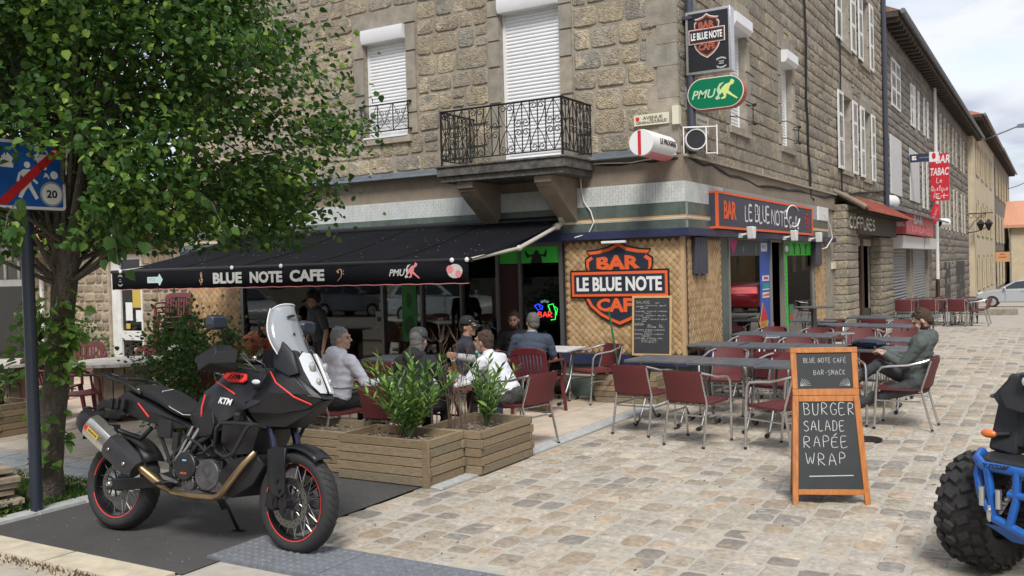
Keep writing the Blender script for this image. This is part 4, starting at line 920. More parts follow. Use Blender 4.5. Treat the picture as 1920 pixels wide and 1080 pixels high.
# ------------------------------------------------------------------ drum sign and drum projector
t_ = thing('drum_sign', 'white and red drum sign of a newspaper above the zinc ledge', 'sign')
XD = -4.40; q = onp(1202,267,0,XD); yd, zd, rd = q[1], q[2], .165
m = MB(); m.lathe([(0,yd-.002),(rd*.97,yd),(rd,yd+.02),(rd,YF-.06),(rd*.9,YF-.04)], 28, (XD,0,zd), 'Y'); m.obj('drum', MT['white_print'], t_)
m = MB(); m.lathe([(rd+.002,yd+.05),(rd+.002,YF-.07)], 14, (XD,0,zd), 'Y', a0=pi*1.05, a1=pi*1.75); m.obj('red_shade', MT['pink_print'], t_, fixn=False)
m = MB(); m.b2((XD-.04,yd-.008,zd-rd*.9),(XD+.0,yd-.003,zd+rd*.9)); m.obj('red_stripe', MT['red_sign'], t_)
FD = FR((XD,yd,zd),(0,1,0),(0,0,1),(1,0,0)); L_ = YF-yd
text('LE PROGRES', FR((XD+rd+.002,yd,zd),(0,1,0),(0,0,1),(1,0,0)), L_*.56, .03, L_*.62, .07, MT['black_print'], t_, .002, .03, name='paper_name')
m = MB(); m.b2((XD-.05,YF-.06,zd-.06),(XD+.05,YF-.0,zd+.06)); m.obj('wall_mount', MT['white_print'], t_)
def drum_lamp(cx, cy, cz, r, l, ax, label, bracket=True):
    t_ = thing('drum_projector', label, 'lamp', (cx,cy,cz)); t_.rotation_euler = (0,0,ax)
    m = MB(); m.lathe([(r*.3,-l*.5),(r*.9,-l*.48),(r,-l*.4),(r,l*.5),(r*.93,l*.5),(r*.9,l*.45)], 22, ax='Y'); m.obj('casing', MT['white_print'], t_)
    m = MB(); m.lathe([(r*.92,l*.44),(0.001,l*.43)], 22, ax='Y'); m.obj('lens', MT['black_print'], t_)
    if bracket:
        m = MB(); m.b2((-r-.02,-.012,-r-.03),(-r-.005,.012,r+.03)); m.b2((r+.005,-.012,-r-.03),(r+.02,.012,r+.03)); m.b2((-r-.02,-.0115,r+.03),(r+.02,.0115,r+.045)); m.b2((-r-.14,-.011,r+.031),(-r-.02,.011,r+.044)); m.b2((-r-.14,-.011,-r-.044),(-r-.005,.011,-r-.031)); m.b2((-r-.155,-.03,-r-.06),(-r-.14,.03,r+.06)); m.obj('bracket', MT['white_print'], t_)
    return t_
q = onp(1300,262,1,11.62); drum_lamp(q[0], 11.68, q[2], .135, .20, pi+RD(28), 'white drum projector with black lens at the building corner')
# ------------------------------------------------------------------ the bar's fascia sign on the street side
XB = XC+.20; F3 = FR((XB,0,0),(0,1,0),(0,0,1),(1,0,0))
ya, yb = SYn(1344,400,XB), SYn(1523,410,XB); zt, zb_ = onp(1344,357,0,XB)[2], onp(1344,428,0,XB)[2]
t_ = thing('fascia_sign', 'long dark fascia sign with orange frame above the street window', 'sign')
m = mbf(F3); m.b2((ya,zb_,-.17),(yb,zt,0)); m.obj('sign_board', MT['slate_sign'], t_); m = mbf(F3)
m.b2((ya,zt-.035,-.002),(yb,zt,.008)); m.b2((ya,zb_,-.002),(yb,zb_+.035,.008)); m.b2((ya-.004,zb_,-.02),(ya+.06,zt,.0095)); m.b2((ya-.003,zb_,-.17),(ya,zb_+.03,-.02)); m.b2((ya-.003,zt-.03,-.17),(ya,zt,-.02)); m.b2((yb-.04,zb_,-.002),(yb,zt,.0095)); m.obj('orange_frame', MT['orange_print'], t_)
hL = zt-zb_
def fx(x, y=405): return SYn(x, y, XB)
text('BAR', F3, (fx(1357)+fx(1380))/2, zt-hL*.48, fx(1380)-fx(1357), hL*.50, MT['orange_print'], t_, .004, .03, c=.002, name='word_bar')
for i, (s, xl, xr, b, hg) in enumerate((('LE',1397,1410,.30,.42),('BLUE',1416,1442,.30,.48),('NOTE',1446,1476,.24,.46),('Café',1479,1497,.20,.36))):
    strokes(s, F3, fx(xl), zb_+hL*b, hL*hg, MT['white_print'], t_, .034, .05, .004, 3+i, fit=fx(xr)-fx(xl), name='painted_lettering', sp=.14)
m = mbf(F3); cxx, czz = fx(1484), zb_+hL*.60; m.tube([(cxx+(1.25*cos(a))*.38+.1, czz+sin(a)*.19, .006) for a in [pi*.2+i*pi*1.75/16 for i in range(17)]], .012, 5); m.obj('painted_swirl', MT['white_print'], t_)
rc = fx(1513); m = mbf(F3)
for k in range(9):
    a = 2*pi*k/9; m.box((rc+.17*cos(a), zb_+hL*.5+.13*sin(a), .004), (.06,.03,.004), Matrix.Rotation(a+pi/2,3,'Z'))
for dz in (.04,0,-.04): m.box((rc, zb_+hL*.5+dz, .004), (.18,.018,.004))
m.obj('round_print', MT['red_sign'], t_)
# outdoor spots below it
def spot(yy, k):
    t_ = thing('floodlight', k, 'lamp'); P = FS @ Vector((yy, 2.20, .16)); m = MB()
    m.tube([P, P+Vector((.12,0,.02)), P+Vector((.13,0,.10))], .018, 6); m.box(P+Vector((.0,0,0)),(.04,.16,.07)); m.obj('arm', MT['white_print'], t_)
    m = MB(); c = P+Vector((.19,-.05,.03)); m.prism([(-.05,-.09),(.05,-.09),(.09,.09),(-.09,.09)], -.05, .05, mp=lambda a,b,cc: tuple(c+Vector((cc,a,b)))); m.obj('lamp_head', MT['white_print'], t_, bevel=.01); return t_
for x, k in ((1392,'white floodlight nearest the corner below the fascia sign'),(1474,'white floodlight over the bar doorway below the fascia sign'),(1521,'white floodlight at the far end of the fascia sign')): spot(SYn(x,438,XC+.2), k)
m = mbf(FS); m.tube([(19.6,2.75,.13),(19.8,2.5,.2),(19.9,2.25,.22),(19.7,2.05,.14),(19.2,2.0,.06)], .012, 6); tag(m.obj('hanging_cable', MT['paint_white']), 'loose white cable looping below the far end of fascia', 'cable')
m = mbf(FL); m.tube([(-5.62,2.86,.10),(-5.58,2.7,.12),(-5.47,2.55,.13),(-5.42,2.4,.14),(-5.5,2.25,.15),(-5.7,2.2,.18)], .009, 6); m.tube([(-5.62,2.86,.10),(-5.64,3.1,.07),(-5.55,3.2,.1),(-5.2,3.19,.08),(-4.9,3.17,.08),(-4.5,3.2,.1),(XC,3.22,.12)], .009, 6); tag(m.obj('wall_cable', MT['paint_white']), 'thin pale cable hanging beside the right balcony corbel', 'cable')
# fluted dark lamps or louvres on the bamboo
for i, (x0_, x1_, zb2, k) in enumerate(((1301,1325,1.66,'dark fluted wall panel on the street side bamboo near corner'),(1528,1539,1.70,'dark fluted wall panel on bamboo past the far window'))):
    t_ = thing('fluted_panel', k, 'wall panel'); a0, a1 = SYn(x0_,480,XC+.08), SYn(x1_,480,XC+.08); m = mbf(FS); m.b2((a0,zb2,.05),(a1,2.16,.07)); m.obj('backing', MT['wall_dark'], t_)
    n = 5
    for k2 in range(n):
        m = mbf(FS); m.b2((a0+(a1-a0)*k2/n+.008,zb2-.02*(k2%2),.07),(a0+(a1-a0)*(k2+1)/n-.008,2.158,.105)); m.obj('flute', MT['slate_sign'], t_, bevel=.004)
# ------------------------------------------------------------------ prints in the shop windows
def fy(x, y=500): return SYn(x, y)
t_ = thing('window_print', 'blue and dark lottery print around the first street window', 'poster')
m = mbf(FS); m.b2((13.52,1.90,-.003),(15.25,2.15,.002)); m.obj('print_band', MT['slate_sign'], t_, smooth=0); m = mbf(FS); m.b2((15.22,.36,-.003),(15.80,2.15,.003)); m.obj('print_column', MT['blue_panel'], t_, smooth=0)
poly(FS, [(13.55,2.14),(14.0,2.14),(13.78,1.92)], .002, .006, MT['magenta'], 'print_triangle', t_); poly(FS, disc(14.3,2.0,.05), .002,.005, MT['teal_print'], 'print_dot', t_); poly(FS, disc(15.0,2.0,.07,ry=.1), .002,.005, MT['pmu_green'], 'print_dot', t_)
poly(FS, rrect(15.30,1.97,15.66,2.11,.03), .003,.006, MT['white_print'], 'print_logo', t_); text('FDJ', FS, 15.46, 2.04, .22, .08, MT['blue_panel'], t_, .001,.02,c=.006, name='print_letters')
for z, mt_ in ((1.52,'white_print'),(1.39,'teal_print'),(1.37,'white_print'),(1.24,'white_print')): poly(FS, [(15.35,z-.045),(15.75,z-.045),(15.75,z+.045),(15.35,z+.045)], .003, .006+(.001 if mt_=='teal_print' else 0), MT[mt_], 'sticker', t_)
poly(FS, [(15.36,1.22),(15.74,1.22),(15.74,1.27),(15.36,1.25)], .006,.0075, MT['orange_print'], 'sticker_mark', t_); poly(FS, [(15.42,1.50),(15.7,1.50),(15.7,1.54),(15.42,1.55)], .006,.0075, MT['magenta'], 'sticker_mark', t_)
poly(FS, [(15.1,.78),(15.34,.48),(15.66,.78),(15.34,1.12)], .005,.010, MT['yellow_print'], 'poster_diamond', t_); poly(FS, [(15.14,.82),(15.62,.82),(15.34,1.115)], .010,.012, MT['red_sign'], 'poster_diamond_top', t_)
strokes('LOCO', FS, 15.2, .74, .10, MT['red_sign'], t_, .02, .02, .011, 4, fit=.3, name='poster_lettering')
t_ = thing('window_print', 'bright green print with black cutlery around the far street window', 'poster')
m = mbf(FS); m.b2((16.72,1.90,-.003),(18.98,2.15,.003)); m.b2((16.72,.36,-.003),(17.02,1.90,.002)); m.obj('print_band', MT['neon_green_paint'], t_, smooth=0)
poly(FS, rrect(16.78,1.92,17.18,2.13,.04), .003,.006, MT['pmu_green'], 'print_badge', t_); poly(FS, disc(16.98,2.02,.12,ry=.06), .006,.008, MT['white_print'], 'print_badge_mark', t_)
m = mbf(FS)
for a in (17.55,18.0,18.45): m.tube([(a,1.92,.005),(a,2.05,.005)], .012, 4); 
m.tube(disc3 := [(17.55+.08*cos(q),2.09+.035*sin(q),.005) for q in [i*2*pi/10 for i in range(11)]], .01, 4); m.tube([(18.0,2.03,.005),(17.93,2.12,.005)], .012,4); m.tube([(18.38,2.12,.005),(18.42,2.05,.005),(18.5,2.05,.005),(18.54,2.12,.005)], .01,4)
m.obj('cutlery_print', MT['black_print'], t_)
m = mbf(FS)
RR = random.Random(4)
for i in range(16): m.box((16.87+RR.uniform(-.05,.05), .62+i*.075, .004), (RR.uniform(.03,.14),.012,.002), Matrix.Rotation(RR.uniform(-.6,.6),3,'Z'))
m.obj('leaf_print', MT['black_print'], t_, kind='stuff')
poly(FS, [(17.1,.66),(17.4,.66),(17.4,1.0),(17.1,1.0)], -.003,.004, MT['pmu_green'], 'small_poster', t_); poly(FS, [(17.13,.74),(17.37,.74),(17.37,.82),(17.13,.82)], .004,.006, MT['red_sign'], 'small_poster_stripe', t_)
# doorway things
m = mbf(FS); m.b2((15.9,1.72,-.42),(16.25,2.1,-.41)); tag(m.obj('paper_sheet', MT['grey_print']), 'grey sheet hanging in the dark bar doorway', 'paper')
t_ = thing('hand_truck', 'red and chrome hand truck standing in the bar doorway', 'hand truck'); m = mbf(FS)
m.tube([(16.05,.45,-.3),(16.12,1.28,-.36),(16.45,1.34,-.38),(16.5,1.28,-.36),(16.42,.45,-.3)], .022, 8); m.tube([(16.1,.85,-.33),(16.45,.85,-.33)], .015, 6); m.obj('frame', MT['alu'], t_)
m = mbf(FS); m.b2((16.08,.42,-.30),(16.52,.72,-.12)); m.obj('red_crate', MT['red'], t_, bevel=.01)
# ------------------------------------------------------------------ prints on the terrace windows
F4 = FL
t_ = thing('window_print', 'green print strip with black figure over the terrace door', 'poster'); m = mbf(FL); m.b2((-7.02,1.87,-.003),(-6.03,2.11,.003)); m.obj('print_band', MT['neon_green_paint'], t_, smooth=0)
fig = [(-6.50,1.87),(-6.48,1.97),(-6.56,1.94),(-6.60,2.04),(-6.58,2.05),(-6.52,1.99),(-6.45,2.0),(-6.43,2.04),(-6.40,2.055),(-6.37,2.04),(-6.36,2.0),(-6.29,1.99),(-6.25,2.055),(-6.23,2.05),(-6.25,1.95),(-6.33,1.97),(-6.31,1.87)]
poly(FL, fig, .003,.005, MT['black_print'], 'figure_print', t_)
t_ = thing('window_print', 'narrow green print column in the middle terrace window', 'poster'); m = mbf(FL); m.b2((-8.83,.72,-.003),(-8.55,1.95,.003)); m.obj('print_column', mat('dim_green_print',(.03,.26,.05),.5), t_, smooth=0)
poly(FL, disc(-8.69,.95,.10,ry=.16), .003,.005, mat('dim_green_dark',(.012,.11,.025),.5), 'print_shape', t_); poly(FL, disc(-8.69,1.35,.05,ry=.12), .003,.005, MT['dim_green_dark'], 'print_shape', t_)
t_ = thing('beer_poster', 'pale translucent beer poster with red shield inside the terrace window', 'poster'); m = mbf(FL); m.b2((-7.68,.30,-.10),(-7.09,2.02,-.095)); m.obj('poster_sheet', mat('poster_sheet',(.14,.16,.11),.7,nz=(5,.25)), t_, smooth=0)
poly(FL, [(-7.60,1.50),(-7.18,1.50),(-7.17,1.25),(-7.25,1.13),(-7.39,1.08),(-7.53,1.13),(-7.61,1.25)], -.095,-.092, mat('poster_red',(.15,.02,.018),.6), 'red_shield', t_)
text('INTENSITE', FL, -7.40, 1.83, .44, .05, MT['black_print'], t_, .001, .0, c=-.093, name='poster_words'); text('PAR LICORNE', FL, -7.38, 1.74, .50, .045, MT['black_print'], t_, .001, .0, c=-.093, name='poster_words'); text('LICORGEN', FL, -7.33, .80, .46, .06, MT['black_print'], t_, .001, .0, c=-.093, name='poster_words')
poly(FL, [(-7.40,.62),(-7.16,.62),(-7.16,.70),(-7.40,.70)], -.095,-.092, MT['poster_red'], 'poster_stripe', t_)
t_ = thing('small_poster', 'small dark green poster low in the middle terrace window', 'poster'); m = mbf(FL); m.b2((-8.60,.60,-.03),(-8.34,.90,-.02)); m.obj('poster_sheet', MT['dim_green_dark'], t_); text('2000A', FL, -8.47, .80, .2, .05, MT['grey_print'], t_, .001,.02,c=-.02, name='poster_words')
m = mbf(FL); m.b2((-9.36,.93,.001),(-9.20,1.18,.004)); m.b2((-9.28,1.2,.001),(-9.2,1.32,.004)); tag(m.obj('window_sticker', MT['grey_print']), 'pale no entry sticker on the big terrace window', 'sticker'); m = mbf(FL); m.b2((-9.33,1.02,.004),(-9.24,1.09,.0055)); m.obj('sticker_mark', MT['black_print'], bpy.data.objects['window_sticker'])
# neon
def emis(n, c, s): return mat(n, c, .5, emit=(c, s))
t_ = thing('neon_sign', 'glowing neon sign with red word and green mug in the window', 'neon sign'); FN = FR((0,YF+.05,0),(1,0,0),(0,0,1),(0,-1,0)); nr, ng, nb, nw = emis('neon_red',(1,.06,.05),3.2), emis('neon_green',(.05,1,.12),3), emis('neon_blue',(.03,.06,1),3.5), emis('neon_white',(.7,.9,1),.8)
zb0 = onp(1021,595,1,YF)[2]-.0; xl_, xr_ = onp(1006,590,1,YF)[0], onp(1032,590,1,YF)[0]
strokes('BAR', FN, xl_, zb0, .075, nr, t_, .014, .0, 0, 1, fit=xr_-xl_, name='word_bar', tubes=True)
m = mbf(FN); m.tube([(xr_-.06,zb0+.17,0),(xr_+.02,zb0+.19,0),(xr_+.06,zb0+.08,0),(xr_+.05,zb0-.03,0),(xr_-.02,zb0-.04,0)], .007, 5); m.tube([(xr_-.06,zb0+.17,0),(xr_-.03,zb0+.09,0)], .007, 5); m.tube([(xr_+.05,zb0+.15,0),(xr_+.09,zb0+.12,0),(xr_+.07,zb0+.03,0)], .006, 5); m.obj('green_mug', ng, t_)
m = mbf(FN); m.tube([(xl_-.06,zb0+.16,0),(xl_+.0,zb0+.19,0),(xl_+.05,zb0+.12,0),(xl_+.0,zb0+.10,0),(xl_-.05,zb0+.16,0)], .008, 5); m.tube([(xl_+.02,zb0+.19,0),(xl_+.08,zb0+.15,0),(xl_+.06,zb0+.10,0)], .007, 5); m.obj('blue_mug', nb, t_)
m = mbf(FN)
for dx, dz in ((-.045,.02),(0,.03),(.045,.02)): m.tube([( (xl_+xr_)/2+dx+.018*cos(q), zb0+.20+dz+.014*sin(q), 0) for q in [i*2*pi/8 for i in range(9)]], .004, 4)
m.obj('white_foam', nw, t_)
m = mbf(FN); xc_ = (xl_+xr_)/2; m.tube([(xc_-.13,zb0+.24,-.0),(xc_,zb0+.52,0),(xc_+.16,zb0+.24,0)], .003, 4); m.obj('chain', MT['alu_dull'], t_)
m = mbf(FN); a0, a1, b0_, b1_ = -6.64,-6.06,.60,1.62
for p, q, r, s in ((a0,a0+.025,b0_,b1_),(a1-.025,a1,b0_,b1_),(a0,a1,b1_-.03,b1_),(a0,a1,b0_,b0_+.03)): m.b2((p,r,-.03),(q,s,.02))
m.obj('green_frame', mat('green_frame',(.01,.10,.06),.4), t_)
# ------------------------------------------------------------------ pipes and cables of the corner
m = mbf(FS); m.tube([(11.78,9.5,.10),(11.78,3.25,.10)], .055, 12); m.b2((11.70,5,0),(11.86,5.04,.16)); m.b2((11.70,7,0),(11.86,7.04,.16)); tag(m.obj('downpipe', MT['slate_sign']), 'dark downpipe running down the corner behind the hanging signs', 'pipe')
def cable(pts, r, label, material='rubber'):
    m = MB(); m.tube(pts, r, 6); return tag(m.obj('wall_cable', MT[material]), label, 'cable')
RR = random.Random(9)
def wob(fr, pts, k=.02):
    o = []
    for i in range(len(pts)-1):
        for t in (0,.25,.5,.75):
            o.append(fr @ Vector((pts[i][0]*(1-t)+pts[i+1][0]*t, pts[i][1]*(1-t)+pts[i+1][1]*t+RR.uniform(-k,k), .05+RR.uniform(-.01,.02))))
    return o+[fr @ Vector((pts[-1][0], pts[-1][1], .05))]
cable(wob(FS, [(11.7,3.22),(13,3.14),(15,3.04),(17,3.10),(20,3.12),(28,3.7)], .03), .022, 'thick black cable sagging along the street front')
cable(wob(FS, [(18.55,9.4),(18.6,5),(18.75,3.05),(19.0,3.0)], .01), .022, 'black cable hanging down between blank wall and shutters')
cable(wob(FS, [(21.9,9.4),(21.9,3.2)], .0), .018, 'dark cable beside the first louvred shutters')
cable(wob(FL, [(-5.4,3.18),(-4.7,3.16),(XC,3.18)], .02), .016, 'black cable along the stone band under the drum sign')
q = onp(1290,585,0,XC)
m = mbf(FS); m.b2((SYn(1556,490),1.60,.02),(SYn(1563,490),1.75,.06)); tag(m.obj('switch_box', MT['cream_plate']), 'small cream box on the stone pier beside the hairdresser', 'box')
m = mbf(FL); m.b2((XC-.06,3.62,.0),(XC+.03,3.86,.08)); tag(m.obj('junction_box', MT['cream_plate']), 'cream junction box at the corner below the oval sign', 'box')
# hairdresser lettering
ya, yb = SYn(1594,425,XC+.33), SYn(1641,432,XC+.33)
t_ = strokes('COIFFURES', FS, ya, 2.50, .24, MT['paint_white'], None, .055, .03, .325, 6, fit=yb-ya, name='shop_lettering', sp=.12); tag(t_, 'white hand cut lettering on the brown hairdresser board', 'lettering')
# ================================================================== HOUSES DOWN THE STREET
def closed_shutters(fr, a0, a1, b0, b1, parent, material='paint_white'):
    mid = (a0+a1)/2
    for p, q in ((a0, mid-.01), (mid+.01, a1)): louvre(fr, p, q, b0, b1, parent, .02, .035, 'shutter_pale' if 'shutter_pale' in MT else material)
def opening(fr, a0, a1, b0, b1, parent, shut=True, material='paint_white', glassm='glass_dark'):
    m = mbf(fr)
    for p, q, r, s in ((a0-.12,a0,b0-.12,b1+.15),(a1,a1+.12,b0-.12,b1+.15),(a0,a1,b1,b1+.15),(a0,a1,b0-.12,b0)): m.b2((p,r,-.05),(q,s,.02))
    m.obj('surround', MT['stone_dressed'], parent, smooth=0); m = mbf(fr); m.b2((a0,b0,-.05),(a1,b1,-.03)); w = m.obj('window', MT[glassm], parent, smooth=0); m = mbf(fr)
    for p, q, r, s in ((a0,a0+.07,b0,b1),(a1-.07,a1,b0,b1),((a0+a1)/2-.04,(a0+a1)/2+.04,b0,b1),(a0,a1,b0,b0+.07),(a0,a1,b1-.07,b1),(a0,a1,(b0+b1)/2,(b0+b1)/2+.04)): m.b2((p,r,-.03),(q,s,-.005))
    m.obj('window_frame', MT['paint_white'], w, smooth=0)
    if shut:
        wl = (a1-a0)/2
        louvre(fr, a0-wl-.02, a0-.02, b0, b1, parent, .025, .035, material); louvre(fr, a1+.02, a1+wl+.02, b0, b1, parent, .025, .035, material)
def eave(fr, a0, a1, z, out, parent, tilem='roof_dark', slope=.45, back=7):
    m = mbf(fr); m.b2((a0,z-.16,-.05),(a1,z-.02,out*.86)); m.obj('eave_board', MT['brown_board'], parent, smooth=0)
    m = mbf(fr); n = int((a1-a0)/.6)
    for i in range(n): m.b2((a0+i*.6+.1,z-.27,0),(a0+i*.6+.22,z-.16,out*.8))
    m.obj('rafter_end', MT['brown_board'], parent, smooth=0, kind='stuff')
    m = mbf(fr); m.add([(a0,z,out),(a1,z,out),(a1,z+slope*back,out-back),(a0,z+slope*back,out-back),(a0,z-.04,out),(a1,z-.04,out),(a1,z-.04,out-2*back),(a0,z-.04,out-2*back),(a0,z-.04,out-back)], [(0,1,2,3),(4,5,1,0)]); m.add([(a0,z,out),(a0,z+slope*back,out-back),(a0,z,out-2*back)],[(0,1,2)]); m.add([(a1,z,out),(a1,z+slope*back,out-back),(a1,z,out-2*back)],[(0,1,2)]); m.obj('roof', MT[tilem], parent, smooth=0, fixn=False)
    m = mbf(fr); m.tube([(a0,z-.02,out+.05),(a1,z-.02,out+.05)], .075, 8); m.obj('gutter', MT['zinc'], parent)
# second house -----------------------------------------------------
H2 = thing('stone_house', 'grey stone house with red tobacco shop front and white shutters', 'house')
F5 = FR((XC-.03,0,0),(0,1,0),(0,0,1),(1,0,0))
m = MB(); m.b2((XC-9,28.25,-2),(XC-.03,39.7,8.75)); m.obj('wall', MT['mortar'], H2, smooth=0)
yv = lambda x, y: SYn(x, y)
U = [(29.9,31.8,6.36,7.85)]; 
q = [(yv(1707.5,200),yv(1715,200),5.9+.3,7.6)]
lay_stones(F5, MT['stone_grey'], H2, 28.3, 39.6, [3.2,8.6], (.22,.30), (.4,.8), .03, .02, [], 0, 71, (28,5), jit=.05, dome=.4, chamf=.08)
lay_stones(F5, MT['stone_grey'], H2, 37.8, 39.6, [.0,3.1], (.22,.30), (.4,.8), .03, .02, [], 0, 72, (28,5), jit=.05, dome=.4, chamf=.08)
closed_shutters(F5, 29.9, 31.7, 6.4, 7.85, H2); closed_shutters(F5, yv(1707.5,200), yv(1715,200), 6.3, 7.75, H2)
opening(F5, 35.3, 36.0, 6.35, 7.75, H2); opening(F5, 38.0, 38.7, 6.35, 7.75, H2)
mat('shutter_pale',(.58,.585,.58),.5,nz=(6,.06))
for a0, a1 in ((29.4,31.6),(33.6,36.0)):
    for q0, q1 in ((a0,(a0+a1)/2-.01),((a0+a1)/2+.01,a1)): m = mbf(F5); m.b2((q0,3.72,.02),(q1,5.48,.06)); m.obj('shutter', MT['shutter_pale'], H2, smooth=0, bevel=.008)
opening(F5, 37.4, 38.2, 3.6, 5.4, H2)
eave(F5, 28.3, 61.9, 8.80, .55, H2)
m = mbf(F5); m.b2((28.3,2.50,.0),(28.6,3.3,.25)); m.add([(a,3.34,0) for a in (28.4,39)]+[(39,3.12,.7),(28.4,3.12,.7)]+[(a,3.28,0) for a in (28.4,39)]+[(39,3.06,.7),(28.4,3.06,.7)], [(0,1,2,3),(4,5,6,7),(3,2,6,7),(0,3,7,4),(1,2,6,5)]); m.obj('zinc_canopy', MT['zinc'], H2, smooth=0)
m = mbf(F5); m.b2((28.5,2.5,.0),(35.3,3.12,.55)); rp = m.obj('shop_board', mat('tabac_board',(.55,.06,.09),.45,nz=(1.6,.6),c2=(.75,.30,.28)), H2, smooth=0)
FQ = FR((XC+.53,0,0),(0,1,0),(0,0,1),(1,0,0)); text('BAR', FQ, 31.2, 2.95, 2.2, .26, MT['paint_white'], rp, .004,.03); text('TABAC', FQ, 31.6, 2.64, 4.6, .2, MT['pink_print'], rp, .004,.03)
FQ2 = FR((0,28.5,0),(1,0,0),(0,0,1),(0,-1,0)); text('BAR TABAC', FQ2, XC+.26, 2.8, .46, .2, MT['paint_white'], rp, .004,.03)
for a0, a1 in ((28.95,33.7),(34.2,37.6)):
    m = mbf(F5); m.b2((a0,2.08,.0),(a1,2.46,.42)); m.obj('roller_box', MT['pvc_white'], H2, smooth=0, bevel=.01)
for a0, a1 in ((29.2,32.3),(33.7,37.3)):
    m = mbf(F5); n = 22
    for i in range(n): z = .05+i*.096; m.add([(a0,z,.02),(a0,z+.048,.045),(a0,z+.09,.02),(a1,z,.02),(a1,z+.048,.045),(a1,z+.09,.02),(a0,z-.006,.015),(a1,z-.006,.015)], [(0,1,4,3),(1,2,5,4),(6,0,3,7)])
    o = m.obj('roller_shutter', mat('shutter_grey',(.25,.26,.26),.5,metal=.2) if a0 < 30 else MT['shutter_grey'], H2, smooth=0, fixn=False); m = mbf(F5); m.b2((a0,-.3,-.05),(a1,2.1,.012)); m.obj('shutter_back', MT['wall_dark'], o, smooth=0)
for a in (28.6,32.8,33.4,37.6): m = mbf(F5); m.b2((a-.12,-.3,0),(a+.12,2.5,.12)); m.obj('shop_pilaster', MT['stone_dressed'], H2, smooth=0)
m = mbf(F5); m.tube([(28.05,9.6,.12),(28.05,0,.12)], .07, 10); tag(m.obj('downpipe', MT['slate_sign']), 'tall dark downpipe between corner building and tobacco house', 'pipe')
# third house ------------------------------------------------------
H3 = thing('stone_house', 'grey house with faded shutters beyond the red hanging sign', 'house')
F6 = FR((XC-.05,0,0),(0,1,0),(0,0,1),(1,0,0)); m = MB(); m.b2((XC-9,39.72,-3),(XC-.05,57.9,8.72)); m.obj('wall', MT['mortar'], H3, smooth=0)
lay_stones(F6, MT['stone_grey'], H3, 39.8, 57.8, [-1,8.6], (.3,.45), (.6,1.2), .04, .02, [], 0, 73, (40,5), jit=.04, dome=.4, chamf=.06)
for a in (42.3,45.6,49.4,53.6): opening(F6, a, a+1.1, 6.2, 7.9, H3, material='render_white'); opening(F6, a, a+1.1, 3.0, 5.0, H3, material='render_white')
for a0, a1 in ((44.5,46.9),(50,54.5)):
    m = mbf(F6); m.b2((a0,-1.2,.0),(a1,1.55,.03)); m.obj('garage_door', MT['wall_dark'], H3, smooth=0)
m = mbf(F6); m.tube([(41.0,8.6,.1),(41.0,.9,.1)], .07, 8); m.obj('downpipe', MT['paint_white'], H3); m = mbf(F6); m.tube([(41.0,.9,.1),(41.0,-.8,.1)], .072, 8); m.obj('pipe_foot', MT['brown_paint'], H3)
# cream house ------------------------------------------------------
H4 = thing('cream_house', 'tall cream rendered house with red roof edge down the street', 'house')
X4 = -4.0; F7 = FR((X4,0,0),(0,1,0),(0,0,1),(1,0,0)); m = MB(); m.b2((X4-9,58.0,-4),(X4,78,9.6)); m.obj('wall', MT['render_cream'], H4, smooth=0)
eave(F7, 57.6, 78, 9.65, .6, H4, 'roof_tile', .35, 5)
for a in (60.5,64.5,68.5,73): 
    for b in (6.5,3.0,-.2): opening(F7, a, a+1.2, b, b+1.9, H4, material='render_cream')
H5 = thing('stone_house', 'brown stone house with long shutters at the street end', 'house'); m = MB(); m.b2((X4-9,78.02,-4),(X4-.02,104,9.7)); m.obj('wall', MT['stone_grey'], H5, smooth=0); eave(F7, 78.05, 104.4, 9.75, .6, H5, 'roof_dark', .35, 5)
for a in (80,84.5,89,93.5,98.5):
    for b in (6.4,2.8,-.6): opening(F7, a, a+1.3, b, b+2.1, H5, material='render_cream')
def far_x(px, Y, py=500): return onp(px, py, 1, Y)[0]
H6 = thing('cream_house', 'small cream house end wall at the right end of street', 'house'); xa = far_x(1897,92); m = MB(); m.b2((xa,92,-4),(xa+12,104,onp(1900,422,1,92)[2])); m.obj('wall', MT['render_cream'], H6, smooth=0); zt_ = onp(1900,422,1,92)[2]
m = MB(); m.add([(xa-.7,91.5,zt_),(xa+12,91.5,zt_),(xa+12,98,zt_+2.4),(xa-.7,98,zt_+2.4),(xa-.7,91.5,zt_-.25),(xa+12,91.5,zt_-.25),(xa-.7,98,zt_-.25)], [(0,1,2,3),(0,1,5,4),(0,3,6,4)]); m.obj('roof', MT['roof_tile'], H6, smooth=0, fixn=False)
m = MB(); m.b2((xa-.15,91.9,-4),(xa,92.0,zt_)); m.obj('corner_stone', MT['stone_dressed'], H6, smooth=0)
H7 = thing('low_barn', 'low barn with brown tiled roof closing the street', 'barn'); xb0 = far_x(1882,120); zz = onp(1890,490,1,120)[2]; m = MB(); m.b2((xb0-4,120,-5),(xb0+8,128,zz)); m.obj('wall', MT['stone_grey'], H7, smooth=0)
zr = onp(1890,452,1,124)[2]; m = MB(); m.add([(xb0-4,119.5,zz),(xb0+8,119.5,zz),(xb0+8,126,zr+.2),(xb0-4,126,zr+.2)],[(0,1,2,3)]); m.obj('roof', MT['roof_dark'], H7, smooth=0, fixn=False); m = MB(); m.b2((xb0+1.2,119.9,-5),(xb0+2.6,119.97,zz-.8)); m.obj('barn_door', MT['wall_dark'], H7, smooth=0)
